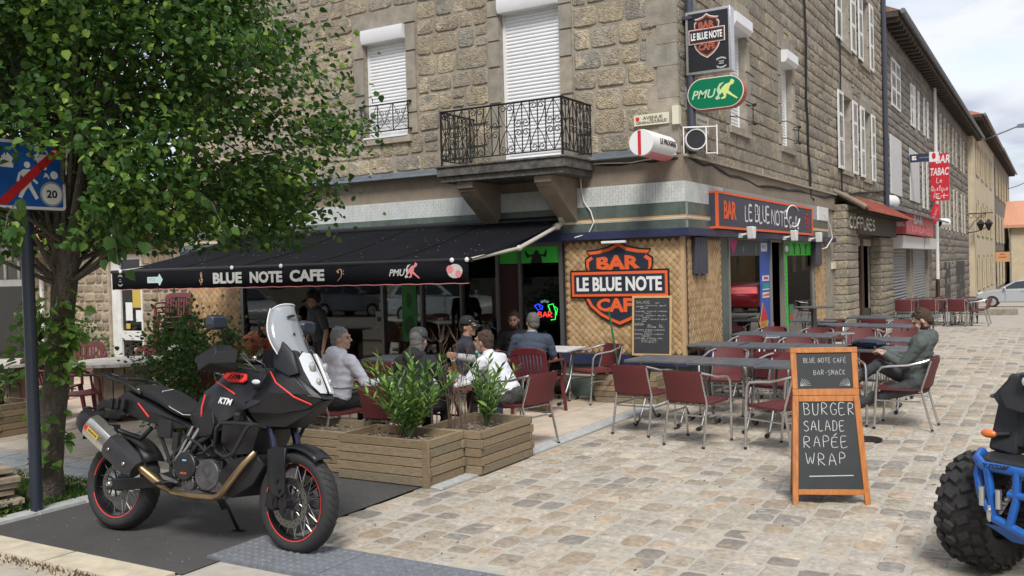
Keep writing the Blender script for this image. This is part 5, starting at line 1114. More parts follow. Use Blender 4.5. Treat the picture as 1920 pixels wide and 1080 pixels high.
# things on the far fronts -----------------------------------------
def plate_at(Y, px0, px1, py0, py1, d=.12):
    A = onp(px0, py1, 1, Y); B = onp(px1, py0, 1, Y); return A[0], B[0], A[2], B[2]
def perp(Y): return FR((0,Y,0),(1,0,0),(0,0,1),(0,-1,0))
t_ = thing('flag_sign', 'red vertical tobacco bar sign hanging high over street', 'sign'); Yq = 39.8; a0,a1,b0_,b1_ = plate_at(Yq,1746,1779,287,377); F = perp(Yq)
m = mbf(F); m.b2((a0,b0_,-.1),(a1,b1_,.1)); m.obj('panel', MT['red_sign'], t_, smooth=0); w = a1-a0; h = b1_-b0_; cx = (a0+a1)/2
text('BAR', F, cx+.12, b1_-.22, .5, .32, MT['white_print'], t_, .01,.02,shear=.2,c=.1,name='sign_words'); text('TABAC', F, cx, b1_-.70, .66, .30, MT['white_print'], t_, .01,.02,shear=.2,c=.1,name='sign_words')
for s, z, wd in (('Le',1.05,.2),('Quelque',1.36,.6),('Part',1.66,.4)): strokes(s, F, cx-wd/2-.02, b1_-z-.08, .20, MT['white_print'], t_, .018,.02,.102,5,fit=wd,name='sign_script',slant=.1)
m = mbf(F); m.tube([(cx-.05+.10*cos(a),b0_+.16+.10*sin(a),.1) for a in [pi*.4+i*pi*1.3/10 for i in range(11)]], .014, 4); m.b2((cx+.08,b0_+.17,.098),(cx+.3,b0_+.19,.104)); m.obj('sign_mark', MT['white_print'], t_)
m = mbf(F); m.b2((XC-.1,b1_-.3,-.02),(a0+.01,b1_-.26,.02)); m.b2((XC-.1,b0_+.3,-.02),(a0+.01,b0_+.34,.02)); m.obj('bracket', MT['black_metal'], t_)
t_ = thing('lottery_sign', 'dark blue and white projecting lottery sign beside the red one', 'sign'); Yq = 33.4; a0,a1,b0_,b1_ = plate_at(Yq,1706,1760,286,305); F = perp(Yq); xm = a0+(a1-a0)*.68
m = mbf(F); m.b2((a0,b0_,-.06),(xm,b1_,.06)); m.obj('blue_panel', MT['navy_metal'], t_, smooth=0); m = mbf(F); m.b2((xm,b0_-.03,-.07),(a1,b1_+.03,.065)); m.obj('white_panel', MT['white_print'], t_, smooth=0)
m = mbf(F)
for q in range(4): m.ell((a0+.14+.05*cos(pi/4+q*pi/2), (b0_+b1_)/2+.05*sin(pi/4+q*pi/2), .06), (.042,.042,.008), 8, 5)
m.obj('clover_mark', MT['white_print'], t_); m = mbf(F); m.ell((a0+.20,(b0_+b1_)/2+.02,.068),(.02,.03,.006),8,5); m.ell(((xm+a1)/2,(b0_+b1_)/2+.03,.068),(.06,.11,.006),10,6); m.obj('red_mark', MT['red_sign'], t_); text('FRANÇAISE', F, a0+.5, b1_-.13, .38, .05, MT['grey_print'], t_, .004,0,c=.06,name='sign_words'); text('DES JEUX', F, a0+.48, b0_+.12, .32, .05, MT['grey_print'], t_, .004,0,c=.06,name='sign_words')
m = mbf(F); m.b2((XC-.1,b1_-.08,-.01),(a0,b1_-.06,.01)); m.obj('bracket', MT['black_metal'], t_)
t_ = thing('carrot_sign', 'small red lozenge tobacco sign below the long red sign', 'sign'); Yq = 39.3; a0,a1,b0_,b1_ = plate_at(Yq,1746,1762,381,421); F = perp(Yq)
poly(F, [(a0,b0_+.1),(a0,b0_+(b1_-b0_)*.6),((a0+a1)/2,b1_),(a1,b1_-.05),(a1,b0_+(b1_-b0_)*.4),((a0+a1)/2,b0_)], -.1,.1, MT['red_sign'], 'lozenge', t_); text('TABAC', F@Matrix.Translation(((a0+a1)/2,(b0_+b1_)/2,0))@Matrix.Rotation(RD(72),4,'Z'), 0, 0, .55, .10, MT['pink_print'], t_, .004,.02,c=.1,name='sign_words'); m = mbf(F); m.b2((XC-.1,b1_-.1,-.02),(a0+.05,b1_-.06,.02)); m.obj('bracket', MT['black_metal'], t_)
t_ = thing('blue_sign', 'small bright blue newspaper sign on the tobacco house', 'sign'); Yq = 37.9; a0,a1,b0_,b1_ = plate_at(Yq,1728,1741,413,444); F = perp(Yq); m = mbf(F); m.b2((a0-.1,b0_,-.05),(a1,b1_,.05)); m.obj('panel', MT['blue_panel'], t_, smooth=0); text('La Tribune', F@Matrix.Translation(((a0+a1)/2,(b0_+b1_)/2,0))@Matrix.Rotation(-pi/2,4,'Z'), 0,0,.62,.13, MT['white_print'], t_, .004,.02,c=.05,name='sign_words')
a0,a1,b0_,b1_ = plate_at(37.6,1722,1737,446,461); F = perp(37.6); m = mbf(F); m.b2((a0-.15,b0_,-.04),(a1,b1_,.04)); o = m.obj('white_sign', MT['white_print'], None, smooth=0); tag(o,'small white sign under the blue newspaper sign','sign'); m = mbf(F); m.b2((a0-.0,b0_+.08,.04),(a1-.05,b0_+.13,.044)); m.b2((a0-.05,b0_+.2,.04),(a1-.05,b0_+.24,.044)); m.obj('print_line', MT['black_print'], o)
q = onp(1666,379,1,29.2); drum_lamp(q[0], 29.2, q[2], .21, .62, pi-RD(20), 'white drum projector on the wall beside tobacco canopy', False)
q = onp(1768,418,1,41.5); drum_lamp(q[0], 41.5, q[2], .19, .6, pi-RD(30), 'distant white drum projector beyond the red lozenge sign', False)
t_ = thing('wall_lantern', 'wrought iron bracket with two black lanterns on cream house', 'lantern'); Yq = 57.5; F = perp(Yq); x0_ = far_x(1813,Yq); zq = onp(1830,400,1,Yq)[2]; zl = onp(1830,436,1,Yq)[2]
m = mbf(F); m.b2((x0_-.1,zl-.3,-.1),(x0_+.02,zq+.1,.1)); m.tube([(x0_,zq,0),(x0_+1.35,zq,0)], .03, 6); m.tube([(x0_,zl,0),(x0_+.5,zl+.05,0),(x0_+1.1,zl+.3,0)], .03, 6); m.tube([(x0_,zl,0),(x0_+.4,zl+.6,0),(x0_+1.0,zq,0)], .02, 6)
for k in range(3): m.tube([(x0_+.25+k*.3+.12*cos(a),zq-.13+.12*sin(a),0) for a in [i*2*pi/10 for i in range(11)]], .015, 4)
m.obj('bracket', MT['iron'], t_)
for k, dx in enumerate((.72,1.12)):
    m = mbf(F); c = x0_+dx; zc2 = zl+.45; m.M = F @ Matrix.Translation((c,zc2,0)) @ Matrix.Rotation(-pi/2,4,'X'); m.lathe([(.05,-.36),(.19,.0),(.23,.03),(.08,.2),(.03,.28)],6); m.obj('lantern', MT['iron'], t_, smooth=0)
t_ = thing('street_lamp', 'thin cantilever street lamp reaching out against the sky', 'street lamp'); Yq = 66; A = onp(1846,262,1,Yq); B = onp(1908,237,1,Yq); m = MB(); m.tube([A,B], .045, 6); m.obj('arm', MT['zinc'], t_); m = MB(); C_ = Vector(B); m.prism([(-.1,-.08),(.9,-.1),(1.0,.06),(.5,.16),(0,.12)], -.14,.14, mp=lambda a,b,c:(C_.x+a,C_.y+c,C_.z+b)); m.obj('lamp_head', MT['zinc'], t_)
m = MB(); A = Vector(onp(1884,356,1,100)); B = Vector(onp(1940,334,1,90)); m.tube([A,(A+B)/2-Vector((0,0,.1)),B], .03, 5); tag(m.obj('overhead_wire', MT['rubber']), 'overhead wire crossing the sky past the far houses', 'wire')
t_ = thing('hanging_board', 'faded orange board hanging at the far end of street', 'sign'); Yq = 78; a0,a1,b0_,b1_ = plate_at(Yq,1867,1893,472,491); F = perp(Yq); m = mbf(F); m.b2((a0,b0_,-.05),(a1,b1_,.05)); m.obj('board', mat('faded_orange',(.55,.30,.14),.6), t_); m = mbf(F); m.b2((a0+.2,b0_+.3,.05),(a1-.2,b0_+.38,.06)); m.b2((a0+.3,b0_+.52,.05),(a1-.3,b0_+.6,.06)); m.obj('board_lettering', MT['orange_dull'], t_); m = mbf(F); m.b2((a0-1,b1_+.05,-.02),(a1,b1_+.09,.02)); m.obj('bracket', MT['iron'], t_)
# kerb blocks by the far car
ks = thing('stone_block', 'row of low stone blocks edging the far parking', 'stone block', (0,0,0)); 
for k,(px,py) in enumerate(((1843,563),(1862,566),(1882,563),(1893,568))):
    q = onp(px,py,1,39.5+k*.2); m = MB(); m.box((q[0],q[1],gz(q[1])+.12),(.55,.35,.26)); m.obj('block', MT['stone_dressed'], ks, bevel=.02)
mat('ochre_wall',(.34,.25,.12),.9,nz=(2,.15))
# opposite side of the street and square, seen mirrored in the windows
for i,(x0,x1,y0,y1,h,mt_,lb) in enumerate(((15,26,-4,16,9,'render_cream','cream house across the street from the bar'),(13.5,24,16.3,34,8,'stone_grey','grey house across the street from the bar'),(8.5,20,34.3,60,8,'ochre_wall','ochre house across the street from the bar'),(8,20,60.3,88,9,'stone_grey','dark stone house farther across the street'))):
    t_ = thing('opposite_house', lb, 'house'); m = MB(); m.b2((x0,y0,-1.5),(x1,y1,h)); m.obj('wall', MT[mt_], t_, smooth=0); F = FR((x0,0,0),(0,1,0),(0,0,1),(-1,0,0)); y = y0+1.5
    m = MB(); m.add([(x0-.5,y0,h),(x0-.5,y1,h),(x0+5.5,y1,h+3),(x0+5.5,y0,h+3),(x1,y0,h),(x1,y1,h)],[(0,1,2,3),(3,2,5,4),(0,3,4),(1,2,5)]); m.obj('roof', MT['roof_tile'], t_, smooth=0, fixn=False)
    k = 0
    while y < y1-2:
        for z in (1,4.2,6.6):
            if z+1.6 < h: m = mbf(F); m.b2((y,z,0),(y+1.1,z+1.6,.03)); m.obj('window', MT['glass_dark'], t_, smooth=0)
        y += 2.9
for i,(x0,x1,y0,y1,h,lb) in enumerate(((-45,-28,-26,-14,8,'cream house across the square behind the viewer'),(-27,-10,-27,-15,9,'long house across the square behind the viewer'),(-9,10,-28,-16,8.5,'wide house across the square behind the viewer'))):
    t_ = thing('square_house', lb, 'house'); m = MB(); m.b2((x0,y0,-.2),(x1,y1,h)); m.obj('wall', MT['render_cream' if i!=1 else 'stone_grey'], t_, smooth=0); F = FR((0,y1,0),(1,0,0),(0,0,1),(0,1,0)); x = x0+1.5
    m = MB(); m.add([(x0,y1+.5,h),(x1,y1+.5,h),(x1,y1-6,h+3.2),(x0,y1-6,h+3.2)],[(0,1,2,3)]); m.obj('roof', MT['roof_tile'], t_, smooth=0, fixn=False)
    while x < x1-2:
        for z in (1,4.2): m = mbf(F); m.b2((x,z,0),(x+1.1,z+1.7,.03)); m.obj('window', MT['glass_dark'], t_, smooth=0)
        x += 3
# ================================================================== AWNING
t_ = thing('awning', 'long black awning with cafe lettering over the terrace', 'awning')
AX0, AX1, AY, AZ = -12.43, -5.93, 9.078, 1.915
m = MB(); nI, nJ = 40, 10; Pg = []
for i in range(nI+1):
    x = AX0+(AX1-AX0)*i/nI; row = []
    for j in range(nJ+1):
        t = j/nJ; row.append((x, AY+(YF-.12-AY)*t, AZ+(2.46-AZ)*t-.045*sin(pi*t)-.012*sin(pi*t)*(abs(sin(i*pi/5)))))
    Pg.append(row)
m.grid(Pg); o = m.obj('canopy', MT['awning'], t_, smooth=60, fixn=False); sm_ = o.modifiers.new('t', 'SOLIDIFY'); sm_.thickness = .004
for x in (AX0+1.3*k for k in range(1,5)): m = MB(); m.tube([(x, AY+(YF-.12-AY)*t, AZ+(2.46-AZ)*t-.045*sin(pi*t)+.003) for t in [q/8 for q in range(9)]], .004, 4); m.obj('seam', MT['awning'], t_)
m = MB(); V_ = [[(AX0+(AX1-AX0)*i/60, AY-.02+.006*sin(i*.9), AZ-.005-(.265*j/2)+(.004*sin(i*2.1) if j==2 else 0)) for j in range(3)] for i in range(61)]; m.grid(V_); o = m.obj('valance', MT['awning'], t_, smooth=60, fixn=False); s_ = o.modifiers.new('t','SOLIDIFY'); s_.thickness = .003
m = MB(); m.tube([(AX0+(AX1-AX0)*i/60, AY-.022+.006*sin(i*.9), AZ-.272+.004*sin(i*2.1)) for i in range(61)], .005, 5); m.obj('red_hem', MT['pink_print'], t_)
m = MB(); m.tube([(AX0-.03,AY,AZ),(AX1+.03,AY,AZ)], .028, 10); m.obj('front_bar', MT['black_metal'], t_)
m = MB(); m.tube([(AX0,YF-.12,2.47),(AX1,YF-.12,2.47)], .05, 10); m.obj('roller_tube', MT['black_metal'], t_)
m = MB(); m.tube([(AX1+.02,YF-.08,2.43),(AX1+.03,YF-.30,2.36)], .035, 10); m.tube([(AX1+.03,YF-.3,2.36),(AX1+.0,10.25,2.06)], .028, 8); m.tube([(AX1+.0,10.25,2.06),(AX1-.04,AY+.02,AZ)], .022, 8); m.ell((AX1+.0,10.25,2.06),(.04,.05,.04),8,6); m.ell((AX1+.03,YF-.3,2.36),(.05,.05,.05),10,6); m.lathe([(.02,-.03),(.07,-.03),(.07,.03),(.02,.03)],14,(AX1+.03,YF-.14,2.48),'X'); m.obj('folding_arm', mat('arm_cream',(.50,.48,.42),.45), t_)
m = MB(); m.tube([(AX0+.05,YF-.1,2.4),(AX0+.4,10.3,2.05),(AX0+.05,AY+.02,AZ)], .025, 8); m.obj('folding_arm', MT['arm_cream'], t_)
m = MB()
for px in (226,435,527,848,876): q = onp(px,500,1,AY-.03); m.ell((q[0],AY-.035,AZ+.005),(.03,.02,.03),8,5)
m.obj('bar_clip', MT['white_print'], t_)
RR = random.Random(5); m = MB()
for i in range(90): t = RR.random(); x = RR.uniform(AX0,AX1); m.ell((x, AY+(YF-.12-AY)*t, AZ+(2.46-AZ)*t-.045*sin(pi*t)+.003),(RR.uniform(.006,.02),RR.uniform(.006,.014),.002),6,3)
m.obj('bird_dropping', MT['grey_print'], t_, kind='stuff')
FV = FR((0,AY-.028,0),(1,0,0),(0,0,1),(0,-1,0)); vx = lambda px: onp(px,520,1,AY-.03)[0]; zc = AZ-.135
mat('valance_print',(.55,.55,.52),.7,nz=(30,.15))
text('BLUE', FV, (vx(399)+vx(453))/2, zc+.0, vx(453)-vx(399), .155, MT['valance_print'], t_, .001,.045,name='awning_lettering'); text('NOTE', FV, (vx(468)+vx(529))/2, zc, vx(529)-vx(468), .155, MT['valance_print'], t_, .001,.045,name='awning_lettering'); text('CAFE', FV, (vx(543)+vx(608))/2, zc+.005, vx(608)-vx(543), .155, MT['valance_print'], t_, .001,.045,name='awning_lettering')
m = mbf(FV); c = vx(377); m.tube([(c-.0,zc-.085,.002),(c-.015,zc-.07,.002),(c+.01,zc-.06,.002),(c+.015,zc+.06,.002),(c-.0,zc+.09,.002),(c-.015,zc+.06,.002),(c+.0,zc+.02,.002),(c-.035,zc-.02,.002),(c-.02,zc-.05,.002),(c+.02,zc-.05,.002),(c+.03,zc-.02,.002),(c+.01,zc+.0,.002),(c-.01,zc-.015,.002)], .006, 4); m.obj('treble_clef', MT['gold_print'], t_)
m = mbf(FV); c = vx(638); m.tube([(c-.05,zc+.04,.002),(c-.03,zc+.065,.002),(c+.01,zc+.07,.002),(c+.03,zc+.03,.002),(c+.01,zc-.03,.002),(c-.05,zc-.08,.002)], [.012,.006,.008,.008,.006,.003], 5); m.ell((c+.055,zc+.05,.002),(.009,.009,.003),6,4); m.ell((c+.055,zc+.01,.002),(.009,.009,.003),6,4); m.ell((c-.035,zc+.035,.002),(.016,.016,.003),6,4); m.obj('bass_clef', MT['gold_print'], t_)
pmu(FV, vx(757), zc+.01, .50, t_, MT['valance_print'], MT['pink_print'], .001)
c = vx(853); poly(FV, disc(c,zc+.01,.11,14,ry=.085), .0,.002, MT['valance_print'], 'emblem_print', t_); poly(FV, disc(c-.07,zc+.03,.05,10), .002,.003, MT['pink_print'], 'emblem_patch', t_); poly(FV, disc(c+.05,zc-.025,.045,10), .002,.003, MT['pink_print'], 'emblem_patch', t_)
poly(FV, [(vx(276),zc-.045),(vx(299),zc-.045),(vx(299),zc+.045),(vx(276),zc+.045)], 0,.002, mat('mint_print',(.50,.66,.66),.7), 'mint_label', t_); c = vx(299); poly(FV, [(c-.07,zc),(c,zc-.09),(c+.07,zc),(c,zc+.09)], .002,.003, MT['mint_print'], 'mint_diamond', t_)
text('FDJ', FV, (vx(276)+vx(296))/2-.01, zc, .13, .05, MT['grey_print'], t_, .001,.0,c=.002,name='label_letters')
c = vx(225)
for s, dz, w, a in (('ATELIER',.06,.10,(0,.02)),('DU',.02,.03,None),('STORE',-.01,.06,None),('VOIRON',-.055,.10,(0,-.02))): text(s, FV, c, zc+dz, w, .025 if w>.08 else .014, MT['valance_print'], t_, .001,.02,c=.0,arc=a,name='round_print')

# ================================================================== CHAIRS AND TABLES
def metal_chair(label, group):
    """aluminium tube arm chair with burgundy wicker wrap; faces +Y, origin on the ground under the seat"""
    t = thing('terrace_chair', label, 'chair', (0,0,0), 0, group); r = .0125
    for s in (-1,1):
        m = MB(); m.tube([(s*.215,-.30,0),(s*.21,-.20,.42),(s*.205,-.26,.60),(s*.20,-.30,.725)], r, 8); m.obj('rear_leg', MT['alu'], t)
        m = MB(); m.tube([(s*.245,.26,0),(s*.255,.235,.35),(s*.262,.21,.60),(s*.262,.17,.648),(s*.262,.10,.66),(s*.258,-.08,.675),(s*.235,-.22,.71),(s*.17,-.295,.735)], r, 8); m.obj('arm_leg', MT['alu'], t)
    m = MB()
    for y, z in ((.20,.40),(-.19,.40)): m.tube([(-.25,y,z),(.25,y,z)], .009, 6)
    for s in (-1,1): m.tube([(s*.235,-.2,.30),(s*.25,.23,.30)], .009, 6)
    m.tube([(-.21,-.22,.30),(.21,-.22,.30)], .009, 6); m.obj('stretcher', MT['alu'], t)
    m = MB(); W_ = .225; n = 14
    P = []
    for i in range(n+1):
        x = -W_+2*W_*i/n; rb = .0035 if i%2 else 0
        P.append([(x,.235,.40-rb),(x,.24,.425-rb),(x,.22,.44-rb),(x,.05,.428-rb),(x,-.16,.425-rb),(x,-.21,.44-rb),(x,-.20,.415-rb),(x,-.1,.405-rb),(x,.2,.405-rb)])
    m.grid(P); m.add([p for p in P[0]], [tuple(range(9))]); m.add([p for p in P[-1]], [tuple(range(9))]); m.obj('seat', MT['wicker'], t, smooth=50)
    m = MB(); P = []; W_ = .205
    for i in range(n+1):
        u = -1+2*i/n; x = W_*u; rb = .004 if i%2 else 0; bow = .035*(1-u*u)
        P.append([(x,-.215-bow+rb,.44),(x,-.245-bow+rb,.58),(x,-.283-bow+rb,.70),(x,-.29-bow,.745),(x,-.315-bow,.748),(x,-.312-bow-rb,.70),(x,-.272-bow-rb,.58),(x,-.24-bow-rb,.44)])
    m.grid(P); m.add([p for p in P[0]], [tuple(range(8))]); m.add([p for p in P[-1]], [tuple(range(8))]); m.obj('backrest', MT['wicker'], t, smooth=50)
    m = MB()
    for s, y in ((-.215,-.30),(.215,-.30),(-.245,.26),(.245,.26)): m.cyl((s,y,0),(s,y,.02),.015,n=8)
    m.obj('foot_cap', MT['rubber'], t, kind='stuff'); return t
def cafe_table(label, group, w=.74, d=.64, h=.73, topm='table_grey', legm='steel_grey'):
    t = thing('cafe_table', label, 'table', (0,0,0), 0, group)
    m = MB(); m.prism(rrect(-w/2,-d/2,w/2,d/2,.02,2), h-.028, h); m.obj('tabletop', MT[topm], t, bevel=.004)
    for sx in (-1,1):
        m = MB(); x = sx*(w/2-.16)
        m.tube([(x,-d*.30,h-.03),(x,-.05,h*.45),(x,.08,.16),(x,.20,.035),(x,.29,.025)], .014, 8); m.tube([(x+.035*sx,d*.30,h-.03),(x+.035*sx,.05,h*.45),(x+.035*sx,-.08,.16),(x+.035*sx,-.20,.035),(x+.035*sx,-.29,.025)], .014, 8); m.obj('folding_leg', MT[legm], t)
        m = MB(); m.cyl((x,.27,.022),(x,.32,.022),.022,n=10); m.obj('foot_cap', MT['rubber'], t); m = MB(); m.cyl((x+.035*sx,-.27,.022),(x+.035*sx,-.32,.022),.022,n=10); m.obj('foot_cap', MT['rubber'], t)
    m = MB(); m.tube([(-w/2+.16,0,h*.46),(w/2-.16,0,h*.46)], .011, 6); m.obj('cross_rod', MT[legm], t); return t
ch0 = metal_chair('burgundy wicker chair in front row left of the others', 'terrace chairs on the cobbles'); used = [0]
def chair(x, y, rz, label, group='terrace chairs on the cobbles'):
    if not used[0]: used[0] = 1; ch0.location = (x,y,.012+gz(y)); ch0.rotation_euler = (0,0,rz); ch0['label'] = label; ch0['group'] = group; return ch0
    return dup(ch0, (x,y,.012+gz(y)), rz, label, group)
tb0 = cafe_table('grey tabletop', 'grey terrace tables on the cobbles'); ut = [0]
def table(x, y, rz, label, group='grey terrace tables on the cobbles'):
    if not ut[0]: ut[0] = 1; tb0.location = (x,y,.012+gz(y)); tb0.rotation_euler = (0,0,rz); tb0['label'] = label; return tb0
    return dup(tb0, (x,y,.012+gz(y)), rz, label, group)
rn = ['first','second','third','fourth','fifth']
TB = [(-3.84,9.86,'nearest grey table, its corner pointing at the menu board'),(-3.08,9.76,'second table of the front row, over the two nearest chairs'),(-2.32,9.64,'grey table of the front row cut off by the chalkboard'),
 (-3.86,11.82,'second row table nearest the bamboo corner'),(-3.15,11.74,'second row table left of the chalkboard top'),(-2.43,11.72,'second row table hidden behind the chalkboard'),(-1.86,11.6,'grey table at the man\'s knees holding a dark bag'),
 (-3.80,13.68,'third row table by the street window'),(-3.06,13.5,'third row table in front of the blue lottery print'),(-1.86,12.95,'grey table behind the seated man\'s hands'),
 (-3.05,15.75,'grey table right of the tall round table pole'),(-2.3,15.6,'grey table left of the seated man\'s head'),(-3.7,16.9,'grey table under the green window print'),(-2.95,17.9,'far grey table in front of the hairdresser'),(-2.2,18.2,'farthest grey table beside the seated man\'s forehead')]
RR = random.Random(17)
for x, y, l in TB: table(x, y, RR.uniform(-.02,.02), l)
CHS = [(-3.86,9.25,RD(-6),'leftmost front chair, its back turned beside the wall planter'),(-3.13,8.88,RD(-8),'nearest chair, its wicker back square to the viewer'),(-2.25,8.80,RD(62),'front chair half hidden by the chalkboard\'s left post'),
 (-3.42,10.72,pi+.1,'chair beyond the front row table, facing the viewer'),(-2.72,10.35,pi-.25,'chair tucked between front tables left of the chalkboard'),(-2.1,10.5,pi+.4,'chair just behind the chalkboard\'s upper panel'),
 (-3.75,12.65,pi,'chair at the second row table near the bamboo'),(-3.0,12.5,pi+.15,'chair behind the second row, below the blue print'),(-2.9,11.0,.1,'chair pulled to the second row behind the front chairs'),
 (-3.9,14.5,pi,'chair in front of the reflecting street window'),(-3.2,14.35,pi-.1,'chair at the foot of the tall round table'),(-2.5,14.3,pi+.2,'chair right of the tall table behind the chalkboard'),(-1.85,13.75,pi+.1,'chair right behind the seated man\'s face'),
 (-2.55,15.0,.0,'chair between pole and seated man, back to the viewer'),(-3.4,16.5,pi,'chair under the green print'),(-2.2,16.45,pi+.1,'chair beyond the seated man\'s head'),(-2.75,17.2,0,'chair with its back to the viewer before the hairdresser'),(-1.9,12.2,0,'chair pushed under the table by the man\'s bag')]
for x, y, rz, l in CHS: chair(x, y, rz, l)
# far group in front of the tobacco house
FG = 'distant burgundy chairs before the tobacco shop'; FT = 'distant tables before the tobacco shop'
k = 0
cols = ['left','second','third','right']
for j, yy in enumerate((28.6,30.6)):
    for i, xx in enumerate((-3.75,-3.0,-2.3)):
        table(xx, yy, 0, f'distant table in the {("front","back")[j]} row before tobacco shop, {("left","middle","right")[i]} one', FT)
for j, (yy, rz) in enumerate(((27.9,0),(29.25,pi),(30.0,0),(31.3,pi))):
    for i, xx in enumerate((-3.78,-3.08,-2.35)):
        chair(xx+RR.uniform(-.05,.05), yy+RR.uniform(-.1,.1), rz+RR.uniform(-.1,.1), f'distant chair before tobacco shop, {rn[j]} row, {("left","middle","right")[i]} one', FG)
for i, xx in enumerate((-1.95,-2.0)): chair(xx, 28.5+i*1.9, pi/2+.05, ('distant chair at the right end of the nearer far tables','distant chair at the right end of the farther far tables')[i], FG)
for y in (34,36.5):
    for x in (-3.6,-2.7): chair(x, y, 0, f'very distant chair near the red lozenge, {("closer","farther")[y>35]} {("left","right")[x>-3]}', FG)
# tall round table
t_ = thing('high_table', 'tall round table standing before the street window', 'table', (-3.35,15.1,.01)); m = MB(); m.lathe([(.0,1.03),(.31,1.035),(.315,1.05),(.0,1.06)],28); m.obj('round_top', MT['table_grey'], t_); m = MB(); m.cyl((0,0,.02),(0,0,1.03),.045,n=12); m.obj('pole', MT['steel_grey'], t_); m = MB(); m.lathe([(.0,.0),(.24,.0),(.22,.02),(.05,.05),(.0,.05)],20); m.obj('foot_plate', MT['steel_grey'], t_)
for k,(x,y,l) in enumerate(((-3.6,13.2,'low round chrome side table before the street window'),(-2.75,14.0,'low round chrome side table right of the tall table'))):
    t_ = thing('side_table', l, 'table', (x,y,.01)); m = MB(); m.lathe([(.0,.70),(.2,.70),(.21,.715),(.2,.725),(.0,.72)],20); m.obj('round_top', MT['alu'], t_)
    for q in range(3): a = q*2*pi/3+.3; m = MB(); m.tube([(.17*cos(a),.17*sin(a),.70),(.2*cos(a),.2*sin(a),.0)], .012, 6); m.obj('leg', MT['alu'], t_)
m = MB(); m.ell((-1.93,11.5,.80),(.20,.13,.055),12,8); m.tube([(-2.1,11.45,.80),(-2.0,11.36,.83),(-1.82,11.38,.82)],.012,6); tag(m.obj('bag', mat('bag_navy',(.018,.025,.05),.7,nz=(20,.3))), 'folded dark navy bag lying on the man\'s table', 'bag')
# ------------------------------------------------------------------ plastic arm chairs
def plastic_chair(label, group, material='plastic_burgundy', arms=True):
    t = thing('plastic_chair', label, 'chair', (0,0,0), 0, group); M = MT[material]
    m = MB(); P = [[(-.23+.46*i/6, -.21+.45*j/5, .42+.012*abs(i-3)/3*2-.02*sin(pi*j/5)) for j in range(6)] for i in range(7)]; m.grid(P); o = m.obj('seat', M, t, smooth=60, fixn=False); s = o.modifiers.new('t','SOLIDIFY'); s.thickness = .02
    for sx in (-1,1):
        for sy in (-1,1):
            m = MB(); x, y = sx*.22, (.21 if sy > 0 else -.21); m.add([(x-.025,y-.025,.43),(x+.025,y-.025,.43),(x+.025,y+.025,.43),(x-.025,y+.025,.43)]+[(x*1.15-.017,y*1.22-.017,0),(x*1.15+.017,y*1.22-.017,0),(x*1.15+.017,y*1.22+.017,0),(x*1.15-.017,y*1.22+.017,0)], [(0,1,2,3),(7,6,5,4),(0,4,5,1),(1,5,6,2),(2,6,7,3),(3,7,4,0)]); m.obj('leg', M, t, bevel=.004)
    m = MB()
    m.prism([(-.23,.42),(-.16,.42),(-.17,.80),(-.235,.76)], -.0, .02, mp=lambda a,b,c:(a,-.215-(b-.42)*.22-c,b)); m.prism([(.16,.42),(.23,.42),(.235,.76),(.17,.80)], -.0, .02, mp=lambda a,b,c:(a,-.215-(b-.42)*.22-c,b))
    top = [(-.236,.74),(-.15,.745),(.15,.745),(.236,.74),(.21,.80),(.12,.83),(-.12,.83),(-.21,.80)]; m.prism(top, -.002, .022, mp=lambda a,b,c:(a,-.215-(b-.42)*.22-c-.012*(1-(a/.24)**2),b)); m.obj('back_frame', M, t, bevel=.004)
    for i in range(7):
        a = -.135+.045*i; m = MB(); m.prism([(a-.014,.43),(a+.014,.43),(a+.014,.745),(a-.014,.745)], 0, .014, mp=lambda a,b,c:(a,-.217-(b-.42)*.22-c-.010*(1-(a/.24)**2),b)); m.obj('back_slat', M, t)
    if arms:
        for s in (-1,1): m = MB(); m.tube([(s*.235,-.27,.66),(s*.27,-.1,.665),(s*.275,.14,.655),(s*.27,.2,.62),(s*.25,.22,.42)], .022, 8, flat=.7); m.obj('armrest', M, t)
    return t
pc0 = plastic_chair('plastic chair', 'burgundy plastic chairs on the terrace'); up_ = [0]
def pchair(x, y, rz, label, z=.012, group='burgundy plastic chairs on the terrace'):
    if not up_[0]: up_[0] = 1; pc0.location = (x,y,z); pc0.rotation_euler = (0,0,rz); pc0['label'] = label; return pc0
    return dup(pc0, (x,y,z), rz, label, group)
pchair(-5.52, 9.93, RD(6), 'slatted plastic chair under the man in the blue polo shirt')
pchair(-10.28, 6.95, RD(-25), 'plastic chair nearest the viewer before the wooden spool table')
pchair(-11.2, 7.25, RD(-75), 'plastic chair half hidden by the tree trunk'); pchair(-11.15, 8.5, RD(200), 'plastic chair behind the spool table beside the door'); pchair(-10.3, 8.75, RD(165), 'plastic chair beyond the spool table near the bush')
pchair(-11.9, 6.4, RD(-10), 'plastic chair left of the trunk behind the sign pole'); pchair(-12.9, 8.9, RD(230), 'plastic chair by the annex wall behind the far spool'); pchair(-11.35, 10.2, RD(190), 'plastic chair right of the far spool table')
qs = onp(322,600,1,10.9); sx_, sy_ = qs[0], 10.9
for i in range(8):
    c_ = pchair(sx_, sy_, RD(215), f'burgundy plastic chair in the stack by the bamboo, {["lowest","second","third","fourth","fifth","sixth","seventh","topmost"][i]} burgundy one', .10+.085*i+.012, 'stacked plastic chairs by the bamboo')
    c_.location.x += .012*i
tq = plastic_chair('teal plastic chair at the bottom of the chair stack', 'stacked plastic chairs by the bamboo', 'plastic_teal'); tq.location = (sx_,sy_,.012); tq.rotation_euler = (0,0,RD(215))
